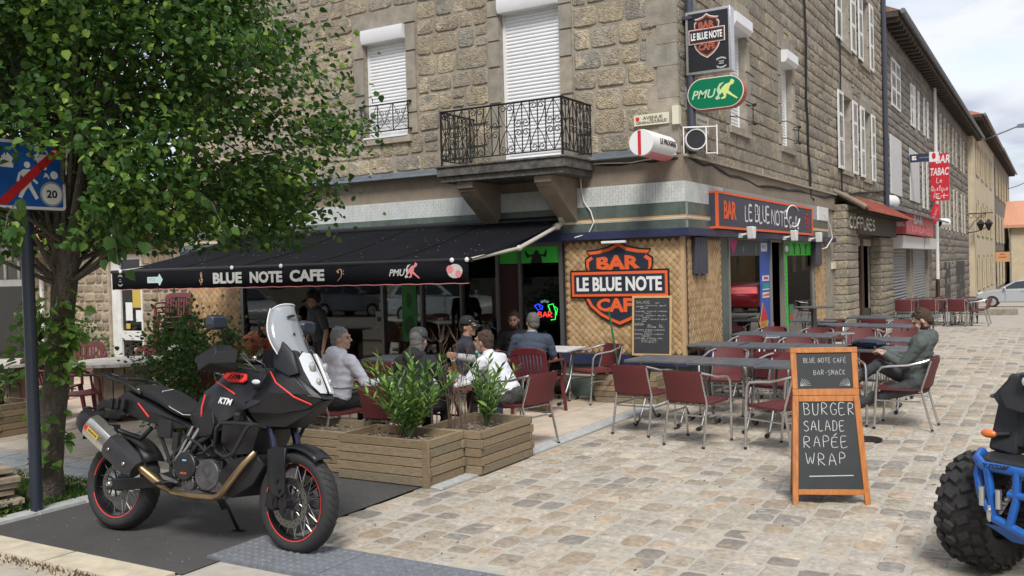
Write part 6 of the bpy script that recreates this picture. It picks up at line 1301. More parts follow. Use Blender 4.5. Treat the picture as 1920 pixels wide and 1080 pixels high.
# ------------------------------------------------------------------ wooden cable drum tables
def spool(x, y, r, label, h=.74, rz=0):
    t = thing('spool_table', label, 'table', (x,y,.012), rz, 'wooden cable drum tables'); n = 9; R = random.Random(int(abs(x)*100))
    for i in range(n):
        a0 = -r+2*r*i/n+.004; a1 = -r+2*r*(i+1)/n-.004; P = []
        for k in range(5): q = a0+(a1-a0)*k/4; P.append((q, sqrt(max(r*r-q*q,1e-4))))
        P += [(p[0],-p[1]) for p in P[::-1]]; m = MB(); z = R.uniform(0,.004); m.prism(P, h-.035, h+z); m.obj('top_plank', MT['wood_grey'], t)
        m = MB(); m.prism([(p[0]*.8,p[1]*.8) for p in P], .09, .125); m.obj('base_plank', MT['wood_grey'], t)
    for i in range(16):
        a = 2*pi*i/16; m = MB(); m.box((cos(a)*r*.56, sin(a)*r*.56, (h+.09)/2), (.022, r*.205, h-.16), Matrix.Rotation(a,3,'Z')); m.obj('drum_stave', MT['wood_old'], t)
    for i in range(4):
        a = pi/4+i*pi/2; m = MB(); m.lathe([(.0,-.015),(.04,-.015),(.04,.015),(.0,.015)],12,(cos(a)*r*.55,sin(a)*r*.55,.04),'X'); m.b2((cos(a)*r*.55-.02,sin(a)*r*.55-.02,.055),(cos(a)*r*.55+.02,sin(a)*r*.55+.02,.09)); m.obj('castor', MT['rubber'], t)
    return t
spool(-10.45,7.72,.60,'weathered wooden cable drum table right of the tree trunk'); spool(-11.75,9.45,.45,'smaller cable drum table behind, near the green bush'); spool(-12.0,7.0,.62,'cable drum table at the left edge behind the sign pole')
def tumbler(x, y, z, label, r=.035, h=.09):
    t = thing('glass', label, 'glass', (x,y,z)); m = MB(); m.lathe([(.0,.0),(r*.8,.0),(r,h),(r*.9,h),(r*.72,.008),(.0,.008)],12); m.obj('tumbler', MT['glass_clear'], t); return t
tumbler(-10.25,7.9,.757,'small glass on the near cable drum table')
# ------------------------------------------------------------------ tables under the awning
tw = cafe_table('white folding table with drinks between the four men', None, 1.12, .66, .67, 'table_white', 'plastic_burgundy'); tw.location = (-5.62,7.78,.012)
td = cafe_table('dark folding table behind the man in the black hoodie', None, .75, .75, .70); td.location = (-7.25,9.45,.012); td.rotation_euler = (0,0,.1)
te = cafe_table('dark table where the woman in red stripes leans', None, 1.1, .7, .72); te.location = (-8.1,8.0,.012)
tf = cafe_table('small pale table before the man in the blue polo', None, .6, .6, .72, 'table_white'); tf.location = (-5.75,10.85,.012)
B = 'chairs under the awning'
chair(-6.22,6.98,RD(-14),'chair of the grey haired man in the pale hoodie',B); chair(-5.42,6.95,RD(4),'chair of the man in the black hoodie',B); chair(-4.72,8.12,RD(78),'chair of the man in the white polo shirt',B); chair(-5.95,8.95,RD(185),'chair of the man in navy vest and cap',B)
chair(-5.28,11.05,RD(150),'metal chair by the wall behind the plastic chair',B); chair(-6.35,10.9,RD(-110),'chair of the dark clothed person by the neon sign',B); chair(-7.0,8.75,RD(20),'empty chair at the dark table behind the hoodies',B); chair(-8.85,8.3,RD(-70),'chair of the woman in red stripes',B); chair(-7.35,8.35,RD(100),'chair across the table from woman in red stripes',B); chair(-8.2,7.35,RD(0),'chair of the person in cream behind the motorcycle',B); chair(-12.4,10.4,RD(200),'chair of the half hidden person by the bamboo',B)
# beer, papers
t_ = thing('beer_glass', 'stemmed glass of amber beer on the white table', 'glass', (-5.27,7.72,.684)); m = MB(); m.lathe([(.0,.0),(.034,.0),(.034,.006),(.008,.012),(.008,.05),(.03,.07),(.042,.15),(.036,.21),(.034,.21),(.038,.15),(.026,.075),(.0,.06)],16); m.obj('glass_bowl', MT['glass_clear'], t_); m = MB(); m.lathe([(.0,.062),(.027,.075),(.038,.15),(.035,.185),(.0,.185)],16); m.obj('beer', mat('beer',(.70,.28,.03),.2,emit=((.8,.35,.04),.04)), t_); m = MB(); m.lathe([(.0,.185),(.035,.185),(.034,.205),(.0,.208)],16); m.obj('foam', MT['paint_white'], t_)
for x, y, w, d, mt_, l in ((-5.35,7.60,.12,.08,'table_white','white saucer or ashtray beside the beer'),(-5.2,7.56,.10,.06,'orange_dull','small orange packet on the white table'),(-6.0,7.7,.16,.11,'blue_panel','folded blue leaflet at the left end of the white table'),(-4.98,7.72,.15,.05,'black_print','black phone by the white shirted man')):
    m = MB(); m.prism(rrect(-w/2,-d/2,w/2,d/2,.01,2),0,.012); o = m.obj('table_item', MT[mt_], None, bevel=.002, loc=(x,y,.684)); tag(o,l,'item')
tumbler(-8.0,7.85,.75,'left of the two glasses before the woman in red'); tumbler(-7.85,7.9,.75,'right of the two glasses before the woman in red',.035,.1)

# ================================================================== CHALKBOARDS
t_ = thing('sandwich_board', 'tall orange framed sandwich board with chalk menu on cobbles', 'sandwich board')
A0 = Vector(G(1486,947)); A1 = Vector(G(1633,948)); ux = (A1-A0); ux.normalize(); un = Vector((ux.y,-ux.x,0)); 
c0 = (A0+A1)/2
bwid = (A1-A0).length
TL = Vector(onp(1463,632,1,A0.y+.12)); 
Hb = .78; lean = .17
up = (Vector((0,0,1))*cos(lean) - un*sin(lean)).normalized(); nf = ux.cross(up)
FA = FR(c0, ux, up, nf)
hb = bwid/2; t1 = hb-.045                       # splayed: lower frame wider at the foot
wT = .245 if False else hb-.038
m = mbf(FA)
def plank(parent, x0a, x0b, x1a, x1b, z0, z1, c0_, c1_, nm='frame_bar', material='wood_orange', fr=FA):
    m = mbf(fr); m.prism([(x0a,z0),(x0b,z0),(x1b,z1),(x1a,z1)], c0_, c1_); return m.obj(nm, MT[material], parent, bevel=.003)
H1, H2_ = .80, 1.16
fw = .042
plank(t_,-hb,-hb+fw,-wT,-wT+fw,0,H1,-.01,.014); plank(t_,hb-fw,hb,wT-fw,wT,0,H1,-.01,.014)
plank(t_,-hb+fw+.001,hb-fw-.001,-hb+fw+.003,hb-fw-.003,.075,.115,-.008,.012); plank(t_,-wT,wT,-wT,wT,H1+.001,H1+.05,-.01,.016); 
plank(t_,-wT+fw,wT-fw,-wT+fw,wT-fw,H1-.045,H1,-.009,.012)
plank(t_,-wT,-wT+fw,-wT-.003,-wT+fw-.003,H1+.051,H2_-.042,-.01,.014); plank(t_,wT-fw,wT,wT-fw+.003,wT+.003,H1+.051,H2_-.042,-.01,.014); plank(t_,-wT-.004,wT+.004,-wT-.004,wT+.004,H2_-.041,H2_,-.01,.014)
m = mbf(FA); m.prism([(-hb+fw,.11),(hb-fw,.11),(wT-fw,H1-.045),(-wT+fw,H1-.045)], -.006, .004); m.obj('lower_board', MT['chalkboard'], t_, smooth=0)
m = mbf(FA); m.b2((-wT+fw-.004,H1+.05,-.006),(wT-fw+.004,H2_-.041,.004)); m.obj('upper_board', MT['chalkboard'], t_, smooth=0)
up2 = (Vector((0,0,1))*cos(lean*1.5) + un*sin(lean*1.5)).normalized(); topc = c0+up*H1; base2 = topc-up2*(H1*cos(lean)/cos(lean*1.5)); FB2 = FR(base2, ux, up2, ux.cross(up2))
for s in (-1,1): m = mbf(FB2); m.b2((s*wT-(.04 if s>0 else 0),0,-.02),(s*wT+(.0 if s>0 else .04),H1-.02,.0)); m.obj('rear_leg', MT['wood_orange'], t_, bevel=.003)
m = mbf(FB2); m.b2((-wT+.04,.08,-.012),(wT-.04,H1-.05,-.004)); m.obj('rear_board', MT['chalkboard'], t_, smooth=0)
def L(s, fx0, z, h, fit, wd=.0052, seed=1, **k): strokes(s, FA, fx0, z, h, MT['chalk'], t_, wd, .06, .0055, seed, fit=fit, sp=.3, **k)
ww = wT-fw
L('BURGER', -ww+.035, .655, .085, ww*1.80, seed=2); L('SALADÉ'.replace('É','E'), -ww+.03, .54, .075, ww*1.45, seed=3); L('RAPÉE', -ww+.025, .42, .08, ww*1.55, seed=4); L('WRAP', -ww+.03, .295, .082, ww*1.42, seed=5)
m = mbf(FA); m.prism([(-ww+.05,.205),(ww-.03,.213),(ww-.03,.219),(-ww+.05,.212)], .0045,.0055); m.obj('chalk_line', MT['chalk'], t_, smooth=0)
L('BLUE NOTE CAFÉ', -ww+.05, 1.045, .035, ww*1.55, .0028, 6); L('BAR-SNACK', -ww+.12, .955, .035, ww*1.15, .0028, 7)
RR = random.Random(8); m = mbf(FA)
for cx, sg in ((-ww+.02,1),(ww-.02,-1)):
    for k in range(6): a = .1+k*.28; m.tube([(cx,.872,.005),(cx+sg*.04*cos(a),.872+.03*sin(a),.005),(cx+sg*.075*cos(a*.9),.872+.055*sin(a),.005)], .0014, 4)
m.obj('chalk_leaves', MT['chalk'], t_)
# menu board leaning on the wall
t_ = thing('menu_board', 'pale framed chalk menu leaning against the bamboo wall', 'menu board')
z0 = .60; xa, xb_ = onp(1186,668,1,YF-.16)[0], onp(1260,668,1,YF-.16)[0]; wv = xb_-xa; hv = .79; ln = .08
FMn = FR(((xa+xb_)/2, YF-.175, z0), (1,0,0), (0,sin(ln),cos(ln)), (0,-cos(ln),sin(ln)))
m = mbf(FMn); m.b2((-wv/2+.02,.02,-.01),(wv/2-.02,hv-.02,.004)); m.obj('board', MT['chalkboard'], t_, smooth=0)
for p,q,r,s in ((-wv/2,-wv/2+.028,0,hv),(wv/2-.028,wv/2,0,hv),(-wv/2+.028,wv/2-.028,hv-.028,hv),(-wv/2+.028,wv/2-.028,0,.028)): m = mbf(FMn); m.b2((p,r,-.012),(q,s,.012)); m.obj('frame_bar', MT['wood_pale'], t_, bevel=.002)
strokes('SALADE', FMn, -wv/2+.06, hv-.10, .035, MT['chalk'], t_, .003,.04,.0055,2,fit=.19); strokes('BURGER', FMn, -wv/2+.04, hv-.39, .03, MT['chalk'], t_, .0025,.04,.0055,3,fit=.13)
for k,(x,z,s,w) in enumerate(((.33,-.10,'8.5',.05),(.06,-.145,'DESIR',.1),(.18,-.135,'TOMATE OEUF',.3),(.12,-.165,'OLIVE',.1),(.05,-.21,'CHEVRE  TOMATE LARDON',.44),(.17,-.235,'NOIX',.1),(.05,-.265,'ITALIE  JAMBON MELON',.42),(.15,-.29,'BASILIC',.1),(.05,-.315,'NICE THON TOMATE OEUF',.44),(.14,-.34,'OLIVE',.06),(.22,-.39,'SEUL',.06),(.36,-.39,'7.50',.06),(.22,-.415,'AVEC SALADE',.12),(.38,-.415,'9.50',.06),(.04,-.455,'CLASSIC STEAK CHEDDAR',.42),(.16,-.48,'TOMATE',.12),(.04,-.51,'BACON STEAK LARDON',.4),(.14,-.535,'OIGNON',.12),(.04,-.565,'CHEVRE STEAK MIEL',.4),(.13,-.59,'SALADE',.22),(.14,-.615,'MAISON',.2))):
    strokes(s, FMn, -wv/2+x, hv+z, .012, MT['chalk'], t_, .0026,.1,.0055,10+k,fit=w)
# green pole in the planter by the wall
m = MB(); A = Vector(onp(1142,586,1,11.2)); Bp = Vector(onp(1162,706,1,11.15)); m.tube([A,Bp+(Bp-A)*.1], .013, 8); m.tube([A,A+(A-Bp)*.02], .02, 8); tag(m.obj('green_pole', mat('pole_green',(.01,.11,.055),.45)), 'thin green pole leaning in front of the shield sign', 'pole')
# ================================================================== PLANTS
def leafy(m, k=.35):
    t = m.node_tree; N = t.nodes; K = t.links.new; b = N['Principled BSDF']; out = N['Material Output']; src = b.inputs['Base Color'].links[0].from_socket
    tr = N.new('ShaderNodeBsdfTranslucent'); K(src, tr.inputs[0]); mx = N.new('ShaderNodeMixShader'); mx.inputs[0].default_value = k; K(b.outputs[0], mx.inputs[1]); K(tr.outputs[0], mx.inputs[2]); K(mx.outputs[0], out.inputs[0])
for n in ('leaf','leaf_bright','leaf_laurel','leaf_bush'): leafy(MT[n])
HEART = (np.array([(0,0,0),(.34,.06,.10),(.5,.42,.12),(.27,.82,.08),(0,1.12,-.06),(-.27,.82,.08),(-.5,.42,.12),(-.34,.06,.10)]), [(0,1,2,3,4),(0,4,5,6,7)])
LANCE = (np.array([(0,0,0),(.13,.3,.04),(.14,.6,.04),(0,1.05,-.05),(-.14,.6,.04),(-.13,.3,.04)]), [(0,1,2,3),(0,3,4,5)])
def leaves(name, P, D, S, shape, material, parent=None, roll=.5, seed=1, individual=0):
    """P points, D leaf directions, S sizes"""
    rg = np.random.default_rng(seed); P = np.array(P); D = np.array(D); S = np.array(S); D = D/np.linalg.norm(D, axis=1)[:,None]; n = len(P)
    up = np.array([0,0,1.0])+rg.normal(0, roll, (n,3)); X = np.cross(D, up); X /= np.linalg.norm(X, axis=1)[:,None]; Z = np.cross(X, D)
    v0, f0 = shape; order = np.argsort((P**2).sum(1)) if individual else np.arange(n)
    rest = order[individual:]
    V = P[rest,None,:]+S[rest,None,None]*(v0[None,:,0:1]*X[rest,None,:]+v0[None,:,1:2]*D[rest,None,:]+v0[None,:,2:3]*Z[rest,None,:]); k = len(v0)
    me = bpy.data.meshes.new(name); nf = len(f0); L_ = [len(f) for f in f0]; idx = np.concatenate([np.array(f) for f in f0]); m = len(rest)
    me.vertices.add(m*k); me.vertices.foreach_set('co', V.reshape(-1)); me.loops.add(m*len(idx)); me.loops.foreach_set('vertex_index', (idx[None,:]+np.arange(m)[:,None]*k).reshape(-1))
    me.polygons.add(m*nf); st = np.concatenate([[0], np.cumsum(L_)[:-1]]); me.polygons.foreach_set('loop_start', (st[None,:]+np.arange(m)[:,None]*len(idx)).reshape(-1)); me.update(calc_edges=True); me.materials.append(material)
    o = bpy.data.objects.new(name, me); COL.objects.link(o); o['kind'] = 'stuff'
    if parent is not None: o.parent = parent
    if individual:
        lm = bpy.data.meshes.new('leaf'); lm.from_pydata(v0.tolist(), [], f0); lm.materials.append(material)
        for i in order[:individual]:
            M = Matrix.Identity(4)
            for c, vec in enumerate((X[i], D[i], Z[i])):
                for r in range(3): M[r][c] = vec[r]*S[i]
            for r in range(3): M[r][3] = P[i][r]
            inst('leaf', lm, M, parent)
    return o
TR = thing('tree', 'big leafy linden tree in the pit beside the road sign', 'tree')
rg = np.random.default_rng(4)
base = Vector((-7.30,4.62,0)); tp_ = [base, base+Vector((.03,.0,.25)), base+Vector((.10,.03,.8)), base+Vector((.20,.06,1.4)), base+Vector((.24,.1,2.1)), base+Vector((.22,.2,3.0)), base+Vector((.15,.3,4.2)), base+Vector((.1,.35,5.4))]
m = MB(); n = 14; pts = []; rs = []
for i in range(len(tp_)-1):
    for t in (0,.25,.5,.75): pts.append(tp_[i].lerp(tp_[i+1], t)); rs.append(0)
rad = [.15,.115,.105,.10,.105,.09,.06,.03]
for i in range(len(pts)): a = i/4; k = int(a); rs[i] = rad[k]*(1-(a-k))+rad[min(k+1,7)]*(a-k)
m.tube(pts, rs, 16); 
for i, v in enumerate(m.v): 
    vv = Vector(v); d = noise.noise(Vector((v[0]*9,v[1]*9,v[2]*2.2)))*.018+noise.noise(Vector((v[0]*25,v[1]*25,v[2]*6)))*.008; c = pts[min(i//16, len(pts)-1)]; o_ = (vv-c); m.v[i] = tuple(vv+o_.normalized()*d if o_.length > 1e-4 else vv)
m.obj('trunk', MT['bark'], TR, smooth=80)
CPR = [(1.98,1.0),(2.15,1.6),(2.45,1.9),(2.8,2.02),(3.2,2.0),(3.7,1.85),(4.3,1.65),(5.0,1.3),(6.0,.8),(6.6,.2)]
def crad(z): return np.interp(z, [c[0] for c in CPR], [c[1] for c in CPR])
cx_, cy_ = -7.12, 4.95
tips = []
while len(tips) < 860:
    z = 2.2+rg.random()**1.15*4.5; a = rg.random()*2*pi; lump = 1+.13*sin(a*3+z*2)+.09*sin(a*7-z*3.1)
    rr = crad(z)*lump*(rg.random()**.42)*.97; tips.append((cx_+rr*cos(a), cy_+rr*sin(a), z, rr/crad(z)))
m = MB()
for k, (x, y, z, q) in enumerate(tips):
    if k % 4: continue
    b = pts[min(len(pts)-1, 14+int(rg.random()*9))]; e_ = Vector((x,y,z)); mid = b.lerp(e_, .5)+Vector((0,0,.22*rg.random())); m.tube([b, mid, e_], [.022,.012,.004], 5)
m.obj('branches', MT['bark'], TR, smooth=60, kind='stuff')
P, D, S = [], [], []
for x, y, z, q in tips:
    out_ = np.array([x-cx_, y-cy_, 0]); out_ /= np.linalg.norm(out_)+1e-6; nl = 108 if q > .55 else 80
    sc = .11+.09*rg.random()
    for _ in range(nl):
        o_ = rg.normal(0, sc, 3)*np.array([1.25,1.25,.8]); P.append((x+o_[0], y+o_[1], max(z+o_[2],2.06))); d = out_*.7+rg.normal(0,.6,3)+np.array([0,0,-.45]); D.append(d); S.append(.033+.034*rg.random()**1.4)
def near_sign(p):            # the crown leaves the sign in front of it free
    c = np.array([-6.8,4.25,2.6]); o_ = np.array([0,0,1.8]); d = c-o_; u = min(1.02, max(0, float((np.array(p)-o_) @ d/(d @ d)))); return np.linalg.norm(np.array(p)-o_-d*u) < .40*u+.02 and p[2] < 2.78+.12*sin(p[1]*40)
kp = [i for i in range(len(P)) if not near_sign(P[i])]; P = [P[i] for i in kp]; D = [D[i] for i in kp]; S = [S[i] for i in kp]
leaves('crown', P, D, S, HEART, MT['leaf'], TR, .55, 2, 240)
# a few low hanging twigs over the terrace
P, D, S = [], [], []; m = MB()
for a_, z0_, ln_ in ((-.5,2.2,.4),(-.9,2.25,.35),(-.05,2.35,.35)):
    r_0 = 1.5; b = Vector((cx_+r_0*cos(a_), cy_+r_0*sin(a_), z0_+.1)); e_ = b+Vector((cos(a_)*.3, sin(a_)*.3, -ln_)); m.tube([b,(b+e_)/2+Vector((0,0,.08)),e_],.004,4)
    for k in range(26): t = rg.random(); p = b.lerp(e_,t); P.append(tuple(p+Vector(rg.normal(0,.045,3)))); D.append((rg.normal(0,.4),rg.normal(0,.4),-1)); S.append(.07+.03*rg.random())
m.obj('hanging_twigs', MT['bark'], TR, kind='stuff'); leaves('hanging_leaves', P, D, S, HEART, MT['leaf'], TR, .6, 3)
P, D, S = [], [], []
for zc_, n_, sp_ in ((1.62,34,.07),(1.42,80,.13),(1.25,80,.15),(1.08,34,.10),(.60,14,.05),(.42,14,.04)):
    for _ in range(n_):
        k = rg.normal(0,1,3); c = base+Vector((.05+.1*zc_,.0,zc_)); a = rg.uniform(-2.6,.6); rr = .10+abs(k[0])*sp_*.75; P.append((c.x+rr*cos(a), c.y+rr*sin(a), zc_+k[2]*.09)); D.append((cos(a)+rg.normal(0,.4), sin(a)+rg.normal(0,.4), -.5+rg.normal(0,.3))); S.append(.055+.04*rg.random())
leaves('trunk_shoots', P, D, S, HEART, MT['leaf_bright'], TR, .5, 5, 60)
def bushy(name, label, c, r, n, material, size, shape=HEART, group=None, stems=6, seed=1):
    t = thing(name, label, 'plant', c, 0, group); g_ = np.random.default_rng(seed); P, D, S = [], [], []
    cl = [g_.normal(0,1,3) for _ in range(max(6, n//45))]; cl = [k/np.linalg.norm(k)*g_.random()**.4*np.array(r) for k in cl]
    for i in range(n): k = cl[i%len(cl)]+g_.normal(0,.22,3)*np.array(r); k[2] = max(k[2], -r[2]*.98); P.append(tuple(k+np.array([0,0,r[2]]))); dd = k/np.array(r)+g_.normal(0,.5,3); D.append(dd+np.array([0,0,.1])); S.append(size*(.6+.6*g_.random()))
    o = leaves('foliage', P, D, S, shape, material, t, .5, seed)
    m = MB()
    for i in range(stems): k = cl[i%len(cl)]; m.tube([(k[0]*.15,k[1]*.15,0),(k[0]*.5,k[1]*.5,r[2]*.7),(k[0],k[1],k[2]+r[2])], [.010,.007,.003], 5)
    m.obj('stems', MT['twig'], t, kind='stuff'); return t
bushy('green_bush', 'dense green bush behind the motorcycle seat', (-8.42,7.2,.06), (.62,.55,.66), 5200, MT['leaf_bush'], .045, seed=7, stems=14)
bushy('wall_shrub', 'thin shrub against the annex wall right of the trunk', (-15.9,10.9,.0), (.75,.3,.55), 700, MT['leaf_bush'], .06, seed=8, stems=24); bushy('wall_shrub', 'thin shrub against the annex wall left of the trunk', (-17.2,10.9,.0), (.6,.3,.7), 700, MT['leaf_bush'], .06, seed=9, stems=20)
bushy('planter_shrub', 'small shrub in the wooden planter at the left edge', (-10.9,6.35,.35), (.3,.25,.26), 260, MT['leaf_bush'], .06, seed=10)
bushy('low_weeds', 'small weeds by the sign pole foot', (-7.05,4.0,.0), (.14,.2,.05), 160, MT['leaf'], .03, seed=11)
# ------------------------------------------------------------------ planters
def planter(x0, x1, y0, y1, h, label, rows=5, seed=1, post=True, z0=.012):
    t = thing('planter_box', label, 'planter', ((x0+x1)/2,(y0+y1)/2,z0), 0, 'wooden planter boxes'); w, d = x1-x0, y1-y0; ph = h/rows; R = random.Random(seed); th = .032
    for r in range(rows):
        z = r*ph; o1, o2 = R.uniform(-.004,.004), (.03 if r%2 else -.0)
        for s in (-1,1):
            m = MB(); y = s*(d/2-th/2)+o1; e_ = .018 if r%2 else -.0; m.b2((-w/2-e_,y-th/2,z+.003),(w/2+e_,y+th/2,z+ph-.003)); m.obj('plank', MT['wood_planter'], t, bevel=.003)
            m = MB(); x = s*(w/2-th/2)+o1; e_ = -.034 if r%2 else -.034+.0; m.b2((x-th/2,-d/2-e_,z+.0035),(x+th/2,d/2+e_,z+ph-.0035)); m.obj('plank', MT['wood_planter'], t, bevel=.003)
    for sx in (-1,1):
        for sy in (-1,1): m = MB(); m.box((sx*(w/2-.055), sy*(d/2-.055), h/2-.01), (.045,.045,h-.02)); m.obj('corner_post', MT['wood_planter'], t)
    if post: m = MB(); m.box((w/2-.01, -d/2-.012, h/2+.002), (.065,.022,h+.012)); m.obj('corner_board', MT['wood_planter'], t, bevel=.003)
    m = MB(); g_ = 14; P = [[(-w/2+.035+(w-.07)*i/g_, -d/2+.035+(d-.07)*j/g_, h-.075+.03*noise.noise(Vector((i*.6+x0*9,j*.6,seed)))) for j in range(g_+1)] for i in range(g_+1)]; m.grid(P); m.obj('soil', MT['soil'], t, smooth=180, kind='stuff')
    m = MB()
    for i in range(160): a, b = R.uniform(-w/2+.05,w/2-.05), R.uniform(-d/2+.05,d/2-.05); m.box((a,b,h-.07+R.uniform(0,.02)), (R.uniform(.01,.03),R.uniform(.006,.014),.006), Matrix.Rotation(R.uniform(0,3),3,'Z'))
    m.obj('wood_chips', MT['wood_old'], t, smooth=0, kind='stuff', fixn=False); return t
planter(-5.455,-4.49,6.16,6.70,.39,'front planter box of weathered planks, its corner towards the viewer',5,1)
planter(-4.98,-4.33,6.72,7.64,.385,'planter box along the cobbles with the bare twigs in it',5,2,False)
planter(-6.55,-5.50,6.30,6.90,.37,'planter box with bare soil between motorcycle and front planter',5,3,False)
planter(-5.28,-4.42,11.02,11.44,.37,'planter box against the wall under the shield sign',5,4,False)
planter(-11.5,-10.52,6.1,6.62,.38,'planter box at the left edge behind the sign pole',5,5,False)
m = MB(); m.b2((-10.62,5.95,0),(-10.54,6.03,2.0)); tag(m.obj('wooden_post', MT['wood_old'], None, bevel=.005), 'upright wooden post cut by the left edge of the photo', 'post')
def laurel(label, c, stems, spread, hgt, seed, nl=24, size=.085):
    t = thing('laurel_plant', label, 'plant', c); g_ = np.random.default_rng(seed); P, D, S = [], [], []; m = MB()
    for i in range(stems):
        a = 2*pi*i/stems+g_.random(); sp = spread*(.25+.75*g_.random()); h = hgt*(.55+.45*g_.random()); e_ = Vector((sp*cos(a), sp*sin(a)*.75, h)); c1 = Vector((e_.x*.35, e_.y*.35, h*.5)); q = [Vector((0,0,0)).lerp(c1,t_).lerp(c1.lerp(e_,t_),t_) for t_ in [k/8 for k in range(9)]]; m.tube(q, [.009-.0008*k for k in range(9)], 5)
        for k in range(nl):
            u = .22+.78*k/nl; j = min(int(u*8),7); p = q[j].lerp(q[j+1], u*8-j); b = k*2.4+g_.random(); ax = (q[j+1]-q[j]).normalized(); dd = Vector((cos(b),sin(b),.15))*(1.2-.45*u)+ax*(.3+.7*u); P.append(tuple(p)); D.append(tuple(dd)); S.append(size*(.8+.5*g_.random()))
    leaves('foliage', P, D, S, LANCE, MT['leaf_laurel'], t, .4, seed, 0); m.obj('stems', mat('stem_green_'+str(seed),(.05,.09,.03),.6), t, kind='stuff'); return t
laurel('tall bright laurel plant in the front planter', (-4.93,6.50,.33), 32, .54, .74, 3, 24, .084)
laurel('laurel plant in the planter along the cobbles', (-4.62,7.28,.33), 13, .42, .72, 5, 19, .082)
for i,(x,y,h_,lb) in enumerate(((-4.80,6.95,.95,'bare dark twigs rising taller beside the white shirted man'),(-4.72,7.08,.78,'bare dark twigs nearer the right laurel'))):
    t_ = thing('bare_twigs', lb, 'plant', (x,y,.33)); m = MB(); R = random.Random(i+3)
    for k in range(4):
        p = Vector((R.uniform(-.03,.03),R.uniform(-.03,.03),0)); q = [p]; d = Vector((R.uniform(-.12,.12),R.uniform(-.1,.1),1))
        for s in range(7): p = p+d*h_/7; d += Vector((R.uniform(-.12,.12),R.uniform(-.12,.12),0)); q.append(p.copy())
        m.tube(q, [.006-.0007*s for s in range(8)], 5)
        for s in range(9): j = R.randint(2,7); e_ = q[j]+Vector((R.uniform(-.14,.14),R.uniform(-.1,.1),R.uniform(.04,.16))); m.tube([q[j],(q[j]+e_)/2+Vector((0,0,-.02)),e_], [.003,.002,.001], 4)
    m.obj('twigs', MT['twig'], t_)
# stacked boards at the left edge
for i in range(6):
    m = MB(); w = .30+.02*(i%3); m.b2((-w,-.13,0),(w,.13,.042)); o = m.obj('board', MT['wood_old'], None, bevel=.004, loc=(-7.38+.05*sin(i*2.2), 4.18+.03*cos(i*1.7), .015+i*.058)); o.rotation_euler = (0,RD(1.5*sin(i*2)),RD(-14+5*sin(i*1.3))); tag(o, f'weathered board in the stack by the sign pole, {["lowest","second","third","fourth","fifth","topmost"][i]} one', 'board', 'boards stacked beside the sign pole')
    for s in (-1,1):
        pass
# ------------------------------------------------------------------ road sign
t_ = thing('road_sign', 'blue end of zone road sign with red bar on dark pole', 'road sign', (-6.86,4.26,0))
m = MB(); m.lathe([(.0,0),(.046,0),(.046,2.86),(.0,2.87)],18); m.obj('pole', MT['navy_pole'], t_)
FG_ = FR((.055,.02,2.62),(0,1,0),(0,0,1),(1,0,0)); w = .285
m = mbf(FG_); m.prism(rrect(-w,-w*.92,w,w*.92,.03,4), -.02,.0); m.obj('sign_plate', MT['alu_grey'], t_); poly(FG_, rrect(-w+.002,-w*.92+.002,w-.002,w*.92-.002,.03), 0,.002, MT['white_print'], 'white_border', t_); poly(FG_, rrect(-w+.025,-w*.92+.025,w-.025,w*.92-.025,.015), .002,.003, MT['blue_sign'], 'blue_field', t_)
def figs(pts, c=.003, nm='pictogram', material='white_print'): poly(FG_, pts, c, c+.0012, MT[material], nm, t_)
cx, cz = .10,.165
figs([(cx-.075,cz-.045),(cx-.075,cz-.005),(cx-.05,cz+.005),(cx-.035,cz+.04),(cx+.035,cz+.04),(cx+.05,cz+.005),(cx+.075,cz-.005),(cx+.075,cz-.045),(cx+.05,cz-.045),(cx+.05,cz-.06),(cx+.03,cz-.06),(cx+.03,cz-.045),(cx-.03,cz-.045),(cx-.03,cz-.06),(cx-.05,cz-.06),(cx-.05,cz-.045)]); figs([(cx-.035,cz+.006),(cx-.024,cz+.03),(cx+.024,cz+.03),(cx+.035,cz+.006)], .0042, 'pictogram_glass', 'blue_sign')
px_, pz_ = -.03,-.02
figs(disc(px_,pz_+.10,.025,14)); figs([(px_-.03,pz_+.065),(px_+.025,pz_+.065),(px_+.05,pz_+.0),(px_+.085,pz_-.03),(px_+.075,pz_-.045),(px_+.035,pz_-.015),(px_+.02,pz_+.01),(px_+.03,pz_-.05),(px_+.085,pz_-.15),(px_+.06,pz_-.165),(px_+.005,pz_-.07),(px_-.02,pz_-.10),(px_-.05,pz_-.16),(px_-.08,pz_-.15),(px_-.045,pz_-.08),(px_-.03,pz_-.0),(px_-.055,pz_+.02),(px_-.07,pz_-.035),(px_-.09,pz_-.03),(px_-.07,pz_+.035)])
figs(disc(.19,.015,.032,14)); figs([(.10,-.01),(.115,.03),(.135,.02),(.15,-.01),(.145,-.02),(.13,.0)]); figs(disc(.115,.065,.015,10)); figs([(-.24,.05),(-.24,.12),(-.19,.17),(-.14,.12),(-.14,.05)])
figs(disc(.165,-.135,.098,26), .003, 'limit_ring', 'grey_print'); figs(disc(.165,-.135,.082,26), .0042, 'limit_rim', 'white_print'); text('20', FG_, .165,-.135,.088,.062, MT['black_print'], t_, .001,.03,c=.0055,name='limit_number')
poly(FG_, [(-w+.03,-w*.92+.03),(-w+.03,-w*.92+.075),(w-.08,w*.92-.03),(w-.03,w*.92-.03),(w-.03,w*.92-.065),(-w+.085,-w*.92+.03)], .0045,.006, MT['red'], 'red_bar', t_)
m = MB(); m.box((.03,.02,2.75),(.05,.12,.03)); m.box((.03,.02,2.5),(.05,.12,.03)); m.obj('clamp', MT['alu_grey'], t_)
